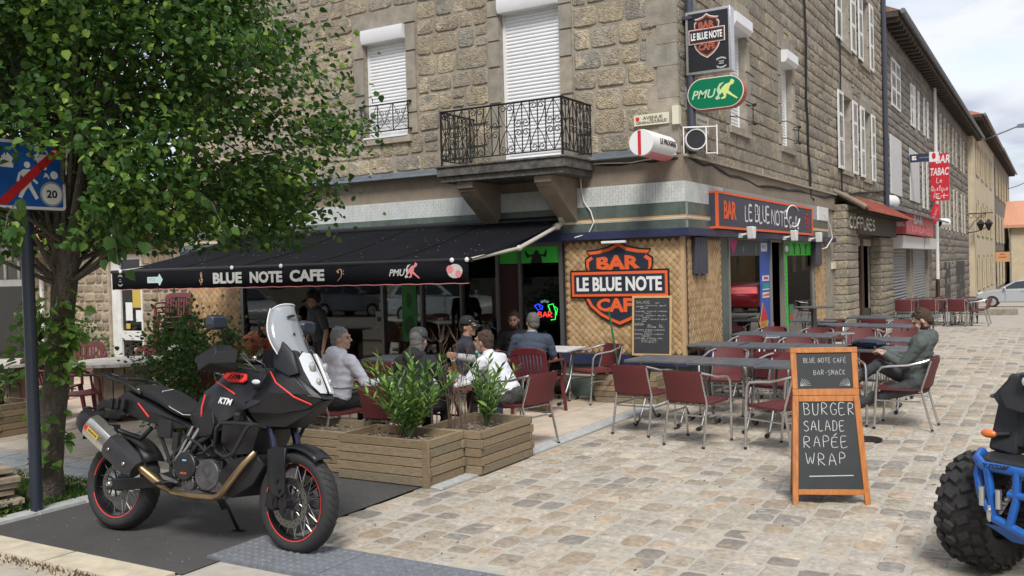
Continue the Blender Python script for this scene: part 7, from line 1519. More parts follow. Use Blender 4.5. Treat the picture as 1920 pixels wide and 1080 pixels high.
# ================================================================== MOTORCYCLE
mat('bike_black', (.009,.009,.011), .28, nz=(14,.25)); mat('bike_satin', (.013,.014,.017), .34, nz=(9,.2)); mat('bike_plastic', (.011,.011,.013), .5, nz=(40,.15), bump=(300,.12,.002)); mat('seat_cloth', (.013,.013,.015), .85, bump=(260,.35,.003)); mat('seat_side', (.017,.017,.019), .55)
mat('titanium', (.62,.60,.56), .27, metal=.9, nz=(12,.12)); mat('gold_pipe', (.42,.30,.16), .32, metal=.9, nz=(7,.55), c2=(.18,.12,.09)); mat('engine', (.035,.035,.038), .45, metal=.4, nz=(20,.3)); mat('engine_grey', (.12,.12,.125), .4, metal=.6, nz=(24,.4)); mat('steel', (.45,.45,.45), .3, metal=.9)
mat('fork_tube', (.05,.055,.10), .18, metal=.8); mat('disc_steel', (.22,.21,.20), .35, metal=.9); mat('ktm_red', (.80,.05,.04), .4); mat('lens_white', (.62,.65,.68), .10, coat=.6); mat('orange_lens', (.75,.18,.03), .25, coat=.5); mat('carbon', (.03,.03,.034), .4, nz=(60,.2))  # white lamp lenses: the sky's reflection is put into their base colour
glass('screen', (.82,.85,.88), .10, body=((.55,.58,.62),.42)); glass('screen_dark', (.5,.5,.5), .06, body=((.10,.10,.11),.6))
yaw = atan2(.118,1.597); lean = RD(9); O_ = Vector((-5.80,4.235,.008)); fx0 = Vector((cos(yaw),sin(yaw),0)); fy0 = Vector((-sin(yaw),cos(yaw),0)); fzv = Vector((0,0,1)); fyl = fy0*cos(lean)-fzv*sin(lean); fzl = fzv*cos(lean)+fy0*sin(lean)
BK = thing('motorcycle', 'black adventure motorcycle with red wheel stripes leaning on its stand', 'motorcycle'); BK.matrix_world = FR(O_, fx0, fyl, fzl)
def shell(out, cen, name, material, side=0, bevel=.006, parent=None, M=None, smooth=28):
    """faceted body panel: outline (x,z,y) with raised centre, mirrored; side=-1/1 builds one side only as a thick plate"""
    m = MB(); m.M = M; n = len(out)
    def half(s, inner=0):
        vs = [(p[0], s*p[2], p[1]) for p in out]+[(cen[0], s*cen[2], cen[1])]; return vs, [(i,(i+1)%n,n) for i in range(n)]
    if side == 0:
        a, f = half(-1); b, _ = half(1); m.add(a+b, f+[(i[1]+n+1,i[0]+n+1,i[2]+n+1) for i in f]+[(i,(i+1)%n,(i+1)%n+n+1,i+n+1) for i in range(n)])
    else:
        a, f = half(side); th = .02; b = [(p[0]+(cen[0]-p[0])*.04, p[1]-side*th, p[2]+(cen[1]-p[2])*.04) for p in a]; m.add(a+b, f+[(i[1]+n+1,i[0]+n+1,i[2]+n+1) for i in f]+[(i,(i+1)%n,(i+1)%n+n+1,i+n+1) for i in range(n)])
    return m.obj(name, MT[material], parent or BK, smooth=smooth, bevel=bevel)
def stripe(pts, w, name, material, parent=None, M=None, c=.004):
    m = MB(); m.M = M; m.tube([(p[0],p[2],p[1]) for p in pts], w, 6); return m.obj(name, MT[material], parent or BK)
def wheel(cx, R_, wt, rimR, name, M=None, spokes=32, discs=(-.085,.085), dr=.155):
    H = bpy.data.objects.new(name, None); COL.objects.link(H); H.parent = BK; o = (cx,0,R_)
    def mk(): 
        m = MB(); m.M = M; return m
    m = mk(); hw = wt/2; pr_ = [(rimR,-hw*.72),(rimR+.02,-hw*.92),(rimR+(R_-rimR)*.5,-hw),(R_-.03,-hw*.9),(R_-.010,-hw*.62),(R_-.002,-hw*.3),(R_,0),(R_-.002,hw*.3),(R_-.010,hw*.62),(R_-.03,hw*.9),(rimR+(R_-rimR)*.5,hw),(rimR+.02,hw*.92),(rimR,hw*.72)]; m.lathe(pr_, 64, o, 'Y'); m.obj('tyre', MT['tyre'], H, smooth=60)
    m = mk()      # tread grooves as thin dark raised-cut strips
    for k in range(40):
        a = 2*pi*k/40
        for s in (-1,1):
            q = [(a,s*hw*.12,R_+.0008),(a+.05,s*hw*.45,R_-.0035),(a+.13,s*hw*.80,R_-.018)]
            m.tube([(cx+rr*cos(t), y, R_+rr*sin(t)) for t, y, rr in q], .0026, 4)
    m.obj('tread_groove', MT['rubber'], H, kind='stuff', fixn=False)
    m = mk(); m.lathe([(rimR+.004,-hw*.72),(rimR-.012,-hw*.66),(rimR-.018,-hw*.35),(rimR-.026,0),(rimR-.018,hw*.35),(rimR-.012,hw*.66),(rimR+.004,hw*.72)], 64, o, 'Y'); m.obj('rim', MT['bike_black'], H, smooth=50)
    for s in (-1,1):
        for a0, a1 in ((RD(95),RD(170)),(RD(200),RD(330)),(RD(-25),RD(80))): m = mk(); m.lathe([(rimR+.004,s*hw*.80),(rimR-.002,s*hw*.775)], 40, o, 'Y', a0=a0, a1=a1); m.obj('red_stripe', MT['ktm_red'], H, fixn=False)
    m = mk(); m.lathe([(.0,-.07),(.03,-.07),(.034,-.05),(.055,-.045),(.055,-.035),(.028,-.03),(.028,.03),(.055,.035),(.055,.045),(.034,.05),(.03,.07),(.0,.07)], 24, o, 'Y'); m.obj('hub', MT['engine_grey'], H)
    m = mk()
    for k in range(spokes):
        s = -1 if k%2 else 1; a = 2*pi*k/spokes; a2 = a+(.42 if k%4 < 2 else -.42); m.tube([(cx+.05*cos(a2), s*.04, R_+.05*sin(a2)), (cx+(rimR-.02)*cos(a), s*hw*.3, R_+(rimR-.02)*sin(a))], .0028, 4)
    m.obj('spokes', MT['steel'], H, kind='stuff')
    for y in discs:
        m = mk(); m.lathe([(dr,y-.0025),(dr,y+.0025),(dr*.72,y+.0025),(dr*.72,y-.0025),(dr,y-.0025)], 48, o, 'Y'); d_ = m.obj('brake_disc', MT['disc_steel'], H, smooth=30)
        m = mk()
        for k in range(30):
            a = 2*pi*k/30; rr = dr*(.80 if k%2 else .90); m.lathe([(.0,-.0032),(.0055,-.0032),(.0055,.0032),(.0,.0032)], 6, (cx+rr*cos(a),y,R_+rr*sin(a)), 'Y')
        for k in range(8): a = 2*pi*k/8; m.tube([(cx+.045*cos(a),y,R_+.045*sin(a)),(cx+dr*.74*cos(a+.25),y,R_+dr*.74*sin(a+.25))], .006, 5)
        m.obj('disc_holes', MT['bike_black'], d_, kind='stuff')
    return H
# steering: fork axis through head and front axle, wheel turned a little to the right
HD, AXF = Vector((1.27,0,1.06)), Vector((1.56,0,.33)); ax_ = (HD-AXF).normalized()
MS = Matrix.Translation(HD) @ Matrix.Rotation(RD(-7), 4, ax_) @ Matrix.Translation(-HD)
wheel(1.56, .33, .12, .245, 'front_wheel', MS, 36, (-.075,.075), .158); wheel(-.03, .325, .158, .235, 'rear_wheel', None, 32, (-.07,), .13)
def part(name, material, fn, M=None, smooth=35, bevel=0, parent=None, kind=None):
    m = MB(); m.M = M; fn(m); return m.obj(name, MT[material], parent or BK, smooth=smooth, bevel=bevel, kind=kind)
for s in (-1,1):
    part('fork_tube', 'fork_tube', lambda m: m.tube([HD+Vector((.03,s*.105,-.02)), HD+(AXF-HD)*.60+Vector((.0,s*.105,0))], .026, 14), MS)
    part('fork_leg', 'bike_black', lambda m: (m.tube([HD+(AXF-HD)*.58+Vector((0,s*.105,0)), AXF+Vector((-.01,s*.10,.0))], .032, 14), m.lathe([(0,-.03),(.04,-.03),(.04,.03),(0,.03)],16,(1.55,s*.10,.33),'Y')), MS)
    part('fork_seal', 'gold_pipe', lambda m: m.tube([HD+(AXF-HD)*.57+Vector((0,s*.105,0)), HD+(AXF-HD)*.59+Vector((0,s*.105,0))], .034, 14), MS)
    shell([(1.40,.66,.135),(1.47,.69,.13),(1.56,.68,.13),(1.57,.55,.145),(1.585,.40,.15),(1.54,.365,.15),(1.48,.385,.15),(1.42,.43,.145)], (1.49,.53,.165), 'fork_guard', 'bike_satin', s, .004, M=MS)
    part('guard_bolt', 'bike_black', lambda m: (m.lathe([(.0,-.006),(.014,-.006),(.014,.006),(0,.006)],10,(1.52,s*.162,.47),'Y'), m.lathe([(.0,-.006),(.014,-.006),(.014,.006),(0,.006)],10,(1.54,s*.162,.41),'Y')), MS, kind='stuff')
    part('brake_caliper', 'bike_black', lambda m: (m.box((1.44,s*.09,.345),(.09,.07,.13),Matrix.Rotation(.3,3,'Y')), m.box((1.47,s*.11,.33),(.05,.03,.07))), MS, bevel=.01)
    part('handguard', 'bike_plastic', lambda m: m.add([(1.16,s*.27,1.33),(1.27,s*.30,1.29),(1.30,s*.34,1.22),(1.27,s*.31,1.17),(1.17,s*.28,1.15),(1.20,s*.42,1.33),(1.24,s*.45,1.28),(1.20,s*.47,1.21),(1.10,s*.47,1.16),(1.06,s*.46,1.25),(1.16,s*.38,1.21)],[(0,1,6,5),(1,2,7,6),(2,3,7),(3,4,8,7),(4,0,5,9),(4,9,8),(5,6,7,8,9)]), MS, 25, .006)
    part('grip', 'rubber', lambda m: m.cyl((1.10,s*.32,1.235),(1.07,s*.46,1.225),.018,n=10), MS)
    part('lever', 'bike_black', lambda m: m.tube([(1.15,s*.24,1.24),(1.17,s*.32,1.23),(1.15,s*.44,1.225)],.008,6), MS)
    part('mirror_stalk', 'bike_black', lambda m: m.tube([(1.14,s*.26,1.25),(1.15,s*.30,1.34),(1.17,s*.36,1.44)],.008,8), MS)
    part('mirror', 'navy_pole', lambda m: (m.prism([(-.085,-.045),(.06,-.055),(.085,-.02),(.075,.04),(-.06,.05),(-.09,.02)], -.02,.028, sc=.72, mp=lambda a,b,c:(1.18+c,s*(.40+a*.95),1.475+b*1.05))), MS, 30, .008)
part('fender', 'bike_satin', lambda m: m.grid([[ (1.56+rr*cos(a), y, .33+rr*sin(a)) for y, rr in ((-.078,.345),(-.06,.362),(0,.37),(.06,.362),(.078,.345))] for a in [RD(52)+RD(80)*i/10 for i in range(11)]]), MS, 40).modifiers.new('t','SOLIDIFY').thickness = .006
part('handlebar', 'bike_black', lambda m: m.tube([(1.07,-.46,1.225),(1.12,-.26,1.24),(1.18,-.12,1.22),(1.20,0,1.21),(1.18,.12,1.22),(1.12,.26,1.24),(1.07,.46,1.225)],.012,8), MS)
part('triple_clamp', 'engine_grey', lambda m: (m.b2((1.22,-.14,1.07),(1.33,.14,1.10)), m.b2((1.28,-.14,.90),(1.40,.14,.94))), MS, bevel=.008)
part('cockpit', 'bike_black', lambda m: (m.b2((1.26,-.10,1.18),(1.38,.10,1.30)), m.tube([(1.2,-.15,1.25),(1.3,-.12,1.2),(1.35,-.08,1.05)],.006,5), m.tube([(1.17,-.2,1.25),(1.28,-.16,1.16),(1.3,-.1,.95)],.006,5), m.ell((1.24,-.10,1.26),(.02,.02,.02),8,6)), None, bevel=.01)
part('mirror_clamp', 'steel', lambda m: (m.ell((1.15,-.26,1.26),(.018,.018,.018),8,6), m.ell((1.24,-.13,1.245),(.02,.018,.02),8,6)), MS)
# bodywork
shell([(.73,1.00,.06),(.84,1.06,.08),(.97,1.15,.10),(1.08,1.18,.13),(1.24,1.16,.15),(1.38,1.13,.14),(1.42,1.05,.18),(1.39,.95,.25),(1.27,.895,.265),(1.10,.82,.23),(.95,.76,.16),(.80,.76,.12),(.74,.85,.12)], (1.14,1.02,.262), 'tank', 'bike_satin')
shell([(.66,.84,.12),(.76,.98,.10),(.88,.99,.15),(.98,.80,.20),(.94,.72,.18),(.80,.70,.14)], (.84,.85,.19), 'knee_panel', 'bike_plastic')
shell([(1.34,1.155,.13),(1.46,1.20,.14),(1.58,1.13,.15),(1.68,1.02,.11),(1.74,.985,.06),(1.66,.925,.08),(1.50,.885,.17),(1.32,.885,.25),(1.28,.95,.262)], (1.46,1.02,.225), 'side_fairing', 'bike_black')
shell([(1.26,.90,.22),(1.34,.80,.17),(1.50,.80,.10),(1.66,.90,.06),(1.76,.985,.03),(1.68,.96,.08),(1.50,.90,.16)], (1.46,.86,.15), 'chin', 'bike_plastic')
shell([(1.05,.80,.20),(1.26,.88,.23),(1.34,.78,.18),(1.28,.62,.16),(1.12,.60,.16),(1.02,.68,.17)], (1.18,.74,.20), 'radiator_shroud', 'bike_plastic')
shell([(1.42,1.30,.11),(1.52,1.30,.10),(1.60,1.22,.115),(1.70,1.05,.10),(1.76,.99,.05),(1.68,1.0,.11),(1.56,1.08,.15),(1.44,1.18,.15)], (1.56,1.16,.145), 'headlight_mask', 'bike_satin')
for s in (-1,1):
    part('headlight', 'lens_white', lambda m: m.add([(1.585,s*.015,1.285),(1.645,s*.012,1.20),(1.745,s*.012,1.03),(1.735,s*.07,1.03),(1.69,s*.108,1.08),(1.63,s*.122,1.17),(1.58,s*.118,1.25),(1.57,s*.07,1.29),(1.665,s*.07,1.175)],[(i,(i+1)%8,8) for i in range(8)]), None, 20, .004)
    part('lamp_bowl', 'alu_grey', lambda m: (m.ell((1.652,s*.066,1.19),(.024,.026,.040),12,8), m.ell((1.70,s*.058,1.10),(.020,.018,.026),12,8), m.tube([(1.60,s*.03,1.28),(1.69,s*.02,1.14),(1.745,s*.02,1.04)],.004,4)), None, 0)
    shell([(1.36,1.31,.12),(1.44,1.36,.125),(1.54,1.28,.13),(1.62,1.15,.16),(1.56,1.13,.18),(1.44,1.18,.19)], (1.48,1.25,.178), 'screen_wing', 'bike_black', s, .004)
    part('indicator', 'lens_white', lambda m: m.ell((1.35,s*.245,1.085),(.035,.012,.016),12,8)); 
    part('fog_lamp', 'bike_black', lambda m: m.lathe([(.0,.04),(.035,.035),(.046,.0),(.042,-.005)],16,(1.255,s*.275,.86),'X')); part('fog_lens', 'lens_white', lambda m: m.ell((1.262,s*.277,.86),(.026,.037,.042),14,10))
P_ = []
for j in range(11):
    v = j/10; x0 = 1.585-.19*v-.025*sin(pi*v); z0 = 1.235+.375*v; w0 = .135+.058*sin(pi*min(v*1.1,1)**.9)-.030*v; row = []
    for i in range(13): u = -1+2*i/12; row.append((x0-.13*u*u*(1-.25*v), w0*u, z0-(.05*u**4 if j == 10 else 0)))
    P_.append(row)
o = part('windscreen', 'screen', lambda m: m.grid(P_), None, 180); o.modifiers.new('t','SOLIDIFY').thickness = .005
part('screen_edge', 'pvc_white', lambda m: (m.tube([Vector(p)+Vector((.003,0,.002)) for p in P_[10]],.004,5), m.tube([Vector(r[0]) for r in P_],.004,5), m.tube([Vector(r[-1]) for r in P_],.004,5)))
for s in (-1,1): part('screen_slot', 'rubber', lambda m: m.tube([(1.438,s*.02,1.535),(1.432,s*.045,1.53),(1.418,s*.068,1.52)],[.008,.011,.007],8,flat=.9))
for y_, z_ in ((-.05,1.41),(.05,1.41),(-.05,1.29),(.05,1.29)): part('screen_bolt', 'rubber', lambda m: m.ell((1.585-.19*(z_-1.235)/.375-.025*sin(pi*(z_-1.235)/.375)+.002,y_,z_),(.007,.009,.009),8,6))
part('lower_screen', 'screen_dark', lambda m: m.grid([[Vector(p)+Vector((.008,0,0)) for p in r[7:12]] for r in P_[0:5]]), None, 60)
stripe([(1.37,1.155,-.135),(1.48,1.085,-.205),(1.60,1.0,-.165),(1.68,.955,-.085)], .0055, 'red_line', 'ktm_red')
stripe([(1.37,1.155,.135),(1.48,1.085,.205),(1.60,1.0,.165),(1.68,.955,.085)], .0055, 'red_line', 'ktm_red')
stripe([(.83,.985,-.148),(.845,.90,-.185),(.85,.84,-.186)], .0055, 'red_line', 'ktm_red'); stripe([(1.0,1.075,-.225),(1.10,1.045,-.258),(1.20,1.0,-.262)], .0055, 'red_line', 'ktm_red')
# tank side print
FT_ = FR(Vector((1.10,-.262,.975)), Vector((.97,0,-.10)).normalized(), Vector((.08,.12,1)).normalized(), Vector((0,-1,.10)).normalized())
text('KTM', FT_, .03, -.02, .115, .042, MT['white_print'], BK, .002, .03, shear=.25, c=.004, name='maker_letters'); FN_ = FR(Vector((1.13,-.205,1.105)), Vector((1,-.06,-.03)).normalized(), Vector((0,.62,.78)), Vector((0,-.78,.62))); poly(FN_, [(-.11,.0),(-.07,.045),(.10,.03),(.125,-.01),(.10,-.035),(-.03,-.035)], .0,.012, MT['ktm_red'], 'red_panel', BK); text('1190', FN_, .02,.0,.13,.040, MT['bike_black'], BK, .001, .04, shear=.25, c=.012, name='model_number')
# seat
def seat_ring(x, zt, zb, w, k=10):
    return [(x, w*cos(a)*(1 if abs(cos(a)) < .9 else 1), (zt+zb)/2+(zt-zb)/2*(abs(sin(a))**.6)*(1 if sin(a) > 0 else -1)) for a in [2*pi*i/16 for i in range(16)]]
secs = [(.06,1.02,.97,.08),(.12,1.045,.955,.115),(.26,1.03,.92,.135),(.38,1.005,.89,.15),(.46,.955,.86,.155),(.56,.915,.82,.155),(.66,.90,.80,.14),(.73,.93,.82,.115),(.78,1.0,.86,.09),(.81,1.035,.90,.06)]
def ringmesh(m, secs, f):
    rs = [f(*s) for s in secs]; n = len(rs[0]); m.add([p for r in rs for p in r], [(i*n+j,i*n+(j+1)%n,(i+1)*n+(j+1)%n,(i+1)*n+j) for i in range(len(rs)-1) for j in range(n)]+[tuple(range(n-1,-1,-1)), tuple(range((len(rs)-1)*n,len(rs)*n))])
part('seat', 'seat_cloth', lambda m: ringmesh(m, secs, seat_ring), None, 60).modifiers.new('s','SUBSURF').levels = 1
part('seat_stitch', 'paint_white', lambda m: m.tube([(.40,-.02,1.012),(.37,-.09,.995),(.42,-.135,.945),(.52,-.150,.89),(.64,-.145,.845),(.72,-.125,.845)],.0022,4)); part('seat_badge', 'white_print', lambda m: m.box((.16,-.128,1.0),(.05,.004,.012)))
shell([(-.08,.93,.09),(.05,.99,.11),(.14,.96,.13),(.34,.90,.155),(.62,.80,.16),(.72,.76,.13),(.56,.74,.13),(.30,.78,.15),(.08,.82,.12),(-.10,.86,.08)], (.30,.86,.168), 'tail_panel', 'bike_plastic')
stripe([(.22,.905,-.158),(.30,.85,-.167),(.335,.815,-.160)], .0055, 'red_line', 'ktm_red')
part('grab_rail', 'bike_plastic', lambda m: (m.tube([(.22,-.14,.97),(.06,-.16,1.05),(-.12,-.13,1.075),(-.20,0,1.08),(-.12,.13,1.075),(.06,.16,1.05),(.22,.14,.97)],.014,8), m.b2((-.20,-.10,1.06),(.02,.10,1.075)), m.tube([(-.2,-.06,1.08),(-.30,-.05,1.10),(-.32,0,1.10),(-.30,.05,1.10),(-.2,.06,1.08)],.012,6)), None, bevel=.003)
for a in (0,.06,.12): part('rack_lug', 'bike_plastic', lambda m: m.b2((-.06+a,-.17,.86-.02*a),(-.03+a,-.135,.93-.02*a)), None, bevel=.004)
part('pannier_bracket', 'bike_plastic', lambda m: (m.prism([(-.22,.86),(-.16,.92),(.02,.90),(.08,.82),(.02,.80),(-.02,.85),(-.14,.86),(-.2,.83)], .12,.145, mp=lambda a,b,c:(a,-c,b)), m.prism([(-.22,.86),(-.16,.92),(.02,.90),(.08,.82),(.02,.80),(-.02,.85),(-.14,.86),(-.2,.83)], .12,.145, mp=lambda a,b,c:(a,c,b))), None, 30, .004)
part('tail_lamp', 'red', lambda m: m.b2((-.125,-.05,.90),(-.09,.05,.94)), None, bevel=.006); part('number_bracket', 'bike_plastic', lambda m: (m.b2((-.36,-.02,.78),(-.10,.02,.84)), m.prism([(-.09,-.1),(.09,-.1),(.09,.08),(-.09,.08)],0,.006,mp=lambda a,b,c:(-.36+b*.35,a,.72+b))), None, bevel=.004)
for s in (-1,1): part('rear_indicator', 'bike_plastic', lambda m: (m.tube([(-.26,s*.03,.84),(-.29,s*.13,.85)],.008,6), m.ell((-.29,s*.15,.85),(.022,.035,.014),10,6)))
# frame, swingarm, engine
for s in (-1,1):
    part('frame_tube', 'bike_satin', lambda m: (m.tube([(1.27,s*.05,1.0),(1.02,s*.12,.80),(.78,s*.13,.66),(.66,s*.13,.46)],.018,8), m.tube([(.78,s*.13,.76),(.52,s*.13,.52)],.014,8), m.tube([(.34,s*.12,.82),(.56,s*.135,.50)],.013,8), m.tube([(.70,s*.12,.78),(.60,s*.13,.50)],.013,8), m.tube([(1.2,s*.1,.78),(1.08,s*.12,.5)],.015,8)))
    part('silver_strut', 'alu_grey', lambda m: (m.tube([(.80,s*.145,.76),(.66,s*.15,.56)],.011,8), m.tube([(.74,s*.145,.77),(.62,s*.15,.54)],.009,8)))
    part('swingarm', 'bike_satin', lambda m: m.prism([(-.08,.30),(-.02,.36),(.30,.40),(.56,.46),(.62,.40),(.40,.33),(.02,.285)], .10,.125, mp=lambda a,b,c:(a,s*c,b)), None, 30, .006)
    part('foot_peg', 'bike_black', lambda m: (m.tube([(.60,s*.14,.40),(.62,s*.17,.385)],.012,6), m.b2((.56,min(s*.17,s*.27),.375),(.64,max(s*.17,s*.27),.395))), None, bevel=.004)
part('heel_plate', 'steel', lambda m: m.prism([(.50,.44),(.60,.42),(.68,.40),(.66,.385),(.54,.405)], .17,.178, mp=lambda a,b,c:(a,-c,b)))
part('shock', 'steel', lambda m: [m.lathe([(.028,-.004),(.034,0),(.028,.004)],12,(.50+.012*k,0,.50+.022*k),'Z') for k in range(12)], kind='stuff')
part('engine_block', 'engine', lambda m: (m.b2((.60,-.14,.33),(1.02,.14,.56)), m.prism([(.62,.54),(.86,.56),(.80,.72),(.64,.70)],-.11,.11,mp=lambda a,b,c:(a,c,b)), m.prism([(.92,.52),(1.10,.50),(1.20,.66),(1.04,.72)],-.11,.11,mp=lambda a,b,c:(a,c,b)), m.b2((.52,-.12,.36),(.62,.12,.50))), None, 30, .012)
part('cylinder_fins', 'engine_grey', lambda m: ([m.box((1.03+.028*k,0,.56+.030*k),(.16,.235,.008),Matrix.Rotation(.75,3,'Y')) for k in range(5)], [m.box((.745-.01*k,0,.58+.028*k),(.17,.235,.008),Matrix.Rotation(-.25,3,'Y')) for k in range(5)]), None, kind='stuff')
part('engine_cover', 'engine_grey', lambda m: (m.lathe([(.0,-.028),(.098,-.028),(.104,-.022),(.108,0)],32,(.92,-.145,.46),'Y'), m.lathe([(.0,-.02),(.055,-.02),(.06,0)],20,(.75,-.145,.39),'Y'), m.b2((.95,-.16,.35),(1.06,-.14,.50))), None, bevel=.004)
part('clutch_cover', 'engine', lambda m: m.lathe([(.0,-.022),(.088,-.022),(.094,-.016),(.096,0)],36,(.73,-.165,.505),'Y'))
part('cover_bolts', 'steel', lambda m: [m.lathe([(.0,-.006),(.006,-.006),(.006,.004)],6,(.73+.104*cos(k*2*pi/9),-.172,.505+.104*sin(k*2*pi/9)),'Y') for k in range(9)]+[m.lathe([(.0,-.006),(.006,-.006),(.006,.004)],6,(.90+.1*cos(k*1.05),-.162,.46+.1*sin(k*1.05)),'Y') for k in range(6)], kind='stuff')
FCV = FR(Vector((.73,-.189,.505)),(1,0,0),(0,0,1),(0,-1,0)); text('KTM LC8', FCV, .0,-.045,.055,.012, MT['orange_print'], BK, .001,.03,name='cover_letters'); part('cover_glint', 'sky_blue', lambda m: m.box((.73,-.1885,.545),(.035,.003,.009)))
part('hoses', 'rubber', lambda m: (m.tube([(.86,-.15,.60),(.96,-.18,.66),(1.06,-.17,.60),(1.12,-.13,.50)],.012,6), m.tube([(.64,-.13,.62),(.70,-.16,.70),(.80,-.15,.66),(.92,-.15,.58)],.010,6), m.tube([(.56,-.13,.62),(.60,-.15,.50),(.62,-.14,.42)],.008,6), m.tube([(.9,-.13,.70),(.98,-.16,.60)],.008,6), m.b2((.42,-.15,.68),(.54,-.10,.80)), m.b2((.55,-.14,.60),(.60,-.10,.72))), None, bevel=.004)
shell([(1.0,.335,.14),(1.12,.325,.13),(1.26,.42,.10),(1.33,.55,.08),(1.28,.62,.12),(1.14,.58,.17),(1.02,.48,.17)], (1.15,.46,.185), 'belly_pan', 'bike_plastic')
for s in (-1,1): part('crash_bar', 'bike_satin', lambda m: [m.tube([(.98,s*.16,.60),(1.04,s*.24,.66),(1.09,s*.29,.78),(1.14,s*.30,.815),(1.26,s*.30,.82),(1.38,s*.27,.815),(1.42,s*.20,.80)],.0135,8)]+[m.tube([(.98,s*.17,.66),(1.08,s*.26,.625),(1.18,s*.29,.60),(1.25,s*.29,.63),(1.33,s*.285,.78),(1.36,s*.275,.815)],.0135,8)])
part('header_pipe', 'gold_pipe', lambda m: (m.tube([(1.22,-.05,.66),(1.28,-.14,.62),(1.25,-.19,.555),(1.16,-.20,.44),(1.08,-.20,.345),(1.02,-.19,.322),(.80,-.18,.318),(.62,-.17,.325)],.0225,10), m.tube([(.62,-.15,.33),(.50,-.165,.372),(.42,-.18,.42),(.33,-.20,.475),(.28,-.21,.50)],.029,12)))
part('collector', 'engine_grey', lambda m: m.tube([(1.05,-.10,.33),(.80,-.12,.32),(.58,-.14,.335)],[.03,.05,.04],12,flat=.8))
E0, E1 = Vector((.34,-.225,.455)), Vector((-.215,-.255,.80)); dE = (E1-E0).normalized()
part('silencer', 'titanium', lambda m: m.tube([E0+(E1-E0)*t for t in (.18,.22,.5,.78,.84)],[.06,.068,.074,.076,.072],8,flat=1.25), None, 40, .004)
part('silencer_cap', 'bike_plastic', lambda m: m.tube([E0+(E1-E0)*t for t in (.82,.86,.96,1.0,1.0,.97)],[.077,.076,.062,.045,.03,.02],8,flat=1.25), None, 40)
part('heat_shield', 'carbon', lambda m: (m.tube([E0+(E1-E0)*t for t in (.0,.08,.40,.47)],[.055,.074,.080,.072],8,flat=1.25)), None, 40); part('shield_bolts', 'steel', lambda m: (m.ell(E0+(E1-E0)*.38+Vector((.02,-.083,.0)),(.011,.006,.011),8,6), m.ell(E0+(E1-E0)*.12+Vector((.02,-.08,-.0)),(.013,.006,.013),8,6)))
FE = FR(E0+(E1-E0)*.70+Vector((0,-.079,.012)), (-dE), Vector((dE.z,0,-dE.x)).normalized()*-1, (0,-1,0)); FE = FR(E0+(E1-E0)*.66+Vector((0,-.078,.01)), -dE, dE.cross(Vector((0,1,0))).normalized()*-1, (0,-1,0))
if (FE @ Vector((0,1,0))-FE @ Vector((0,0,0))).z < 0: FE = FE @ Matrix.Rotation(pi,4,'Z')
poly(FE, [(-.075,-.017),(.075,-.017),(.075,.017),(-.075,.017)], 0,.002, MT['yellow_print'], 'maker_sticker', BK); poly(FE, [(-.075,-.017),(-.045,-.017),(-.045,.017),(-.075,.017)], .002,.003, MT['red'], 'sticker_end', BK); text('AKRAPOVIC', FE, .015,0,.10,.018, MT['black_print'], BK, .0008,.03,c=.002,name='sticker_letters')
part('hanger', 'bike_black', lambda m: (m.tube([E0+(E1-E0)*.62+Vector((.0,.03,.07)), (.10,-.17,.70),(.26,-.14,.66),(.34,-.13,.74)],.018,8), m.box((.06,-.19,.72),(.05,.03,.06))), None, 35)
part('side_stand', 'bike_black', lambda m: (m.tube([(.74,.12,.34),(.80,.20,.19),(.83,.272,.05)],.013,8), m.tube([(.74,.10,.34),(.78,.17,.2)],.02,8), m.box((.835,.28,.048),(.09,.05,.012))), None, bevel=.002)
part('rear_hugger', 'bike_plastic', lambda m: m.grid([[(-.03+rr*cos(a), y, .325+rr*sin(a)) for y, rr in ((-.09,.34),(0,.365),(.09,.34))] for a in [RD(30)+RD(60)*i/6 for i in range(7)]]), None, 50).modifiers.new('t','SOLIDIFY').thickness = .005
part('axle_nut', 'steel', lambda m: m.lathe([(.0,-.145),(.016,-.145),(.03,-.13),(.034,-.10)],12,(-.03,0,.325),'Y')); part('rear_caliper', 'bike_black', lambda m: m.box((.08,-.085,.36),(.11,.05,.07)), None, bevel=.01)
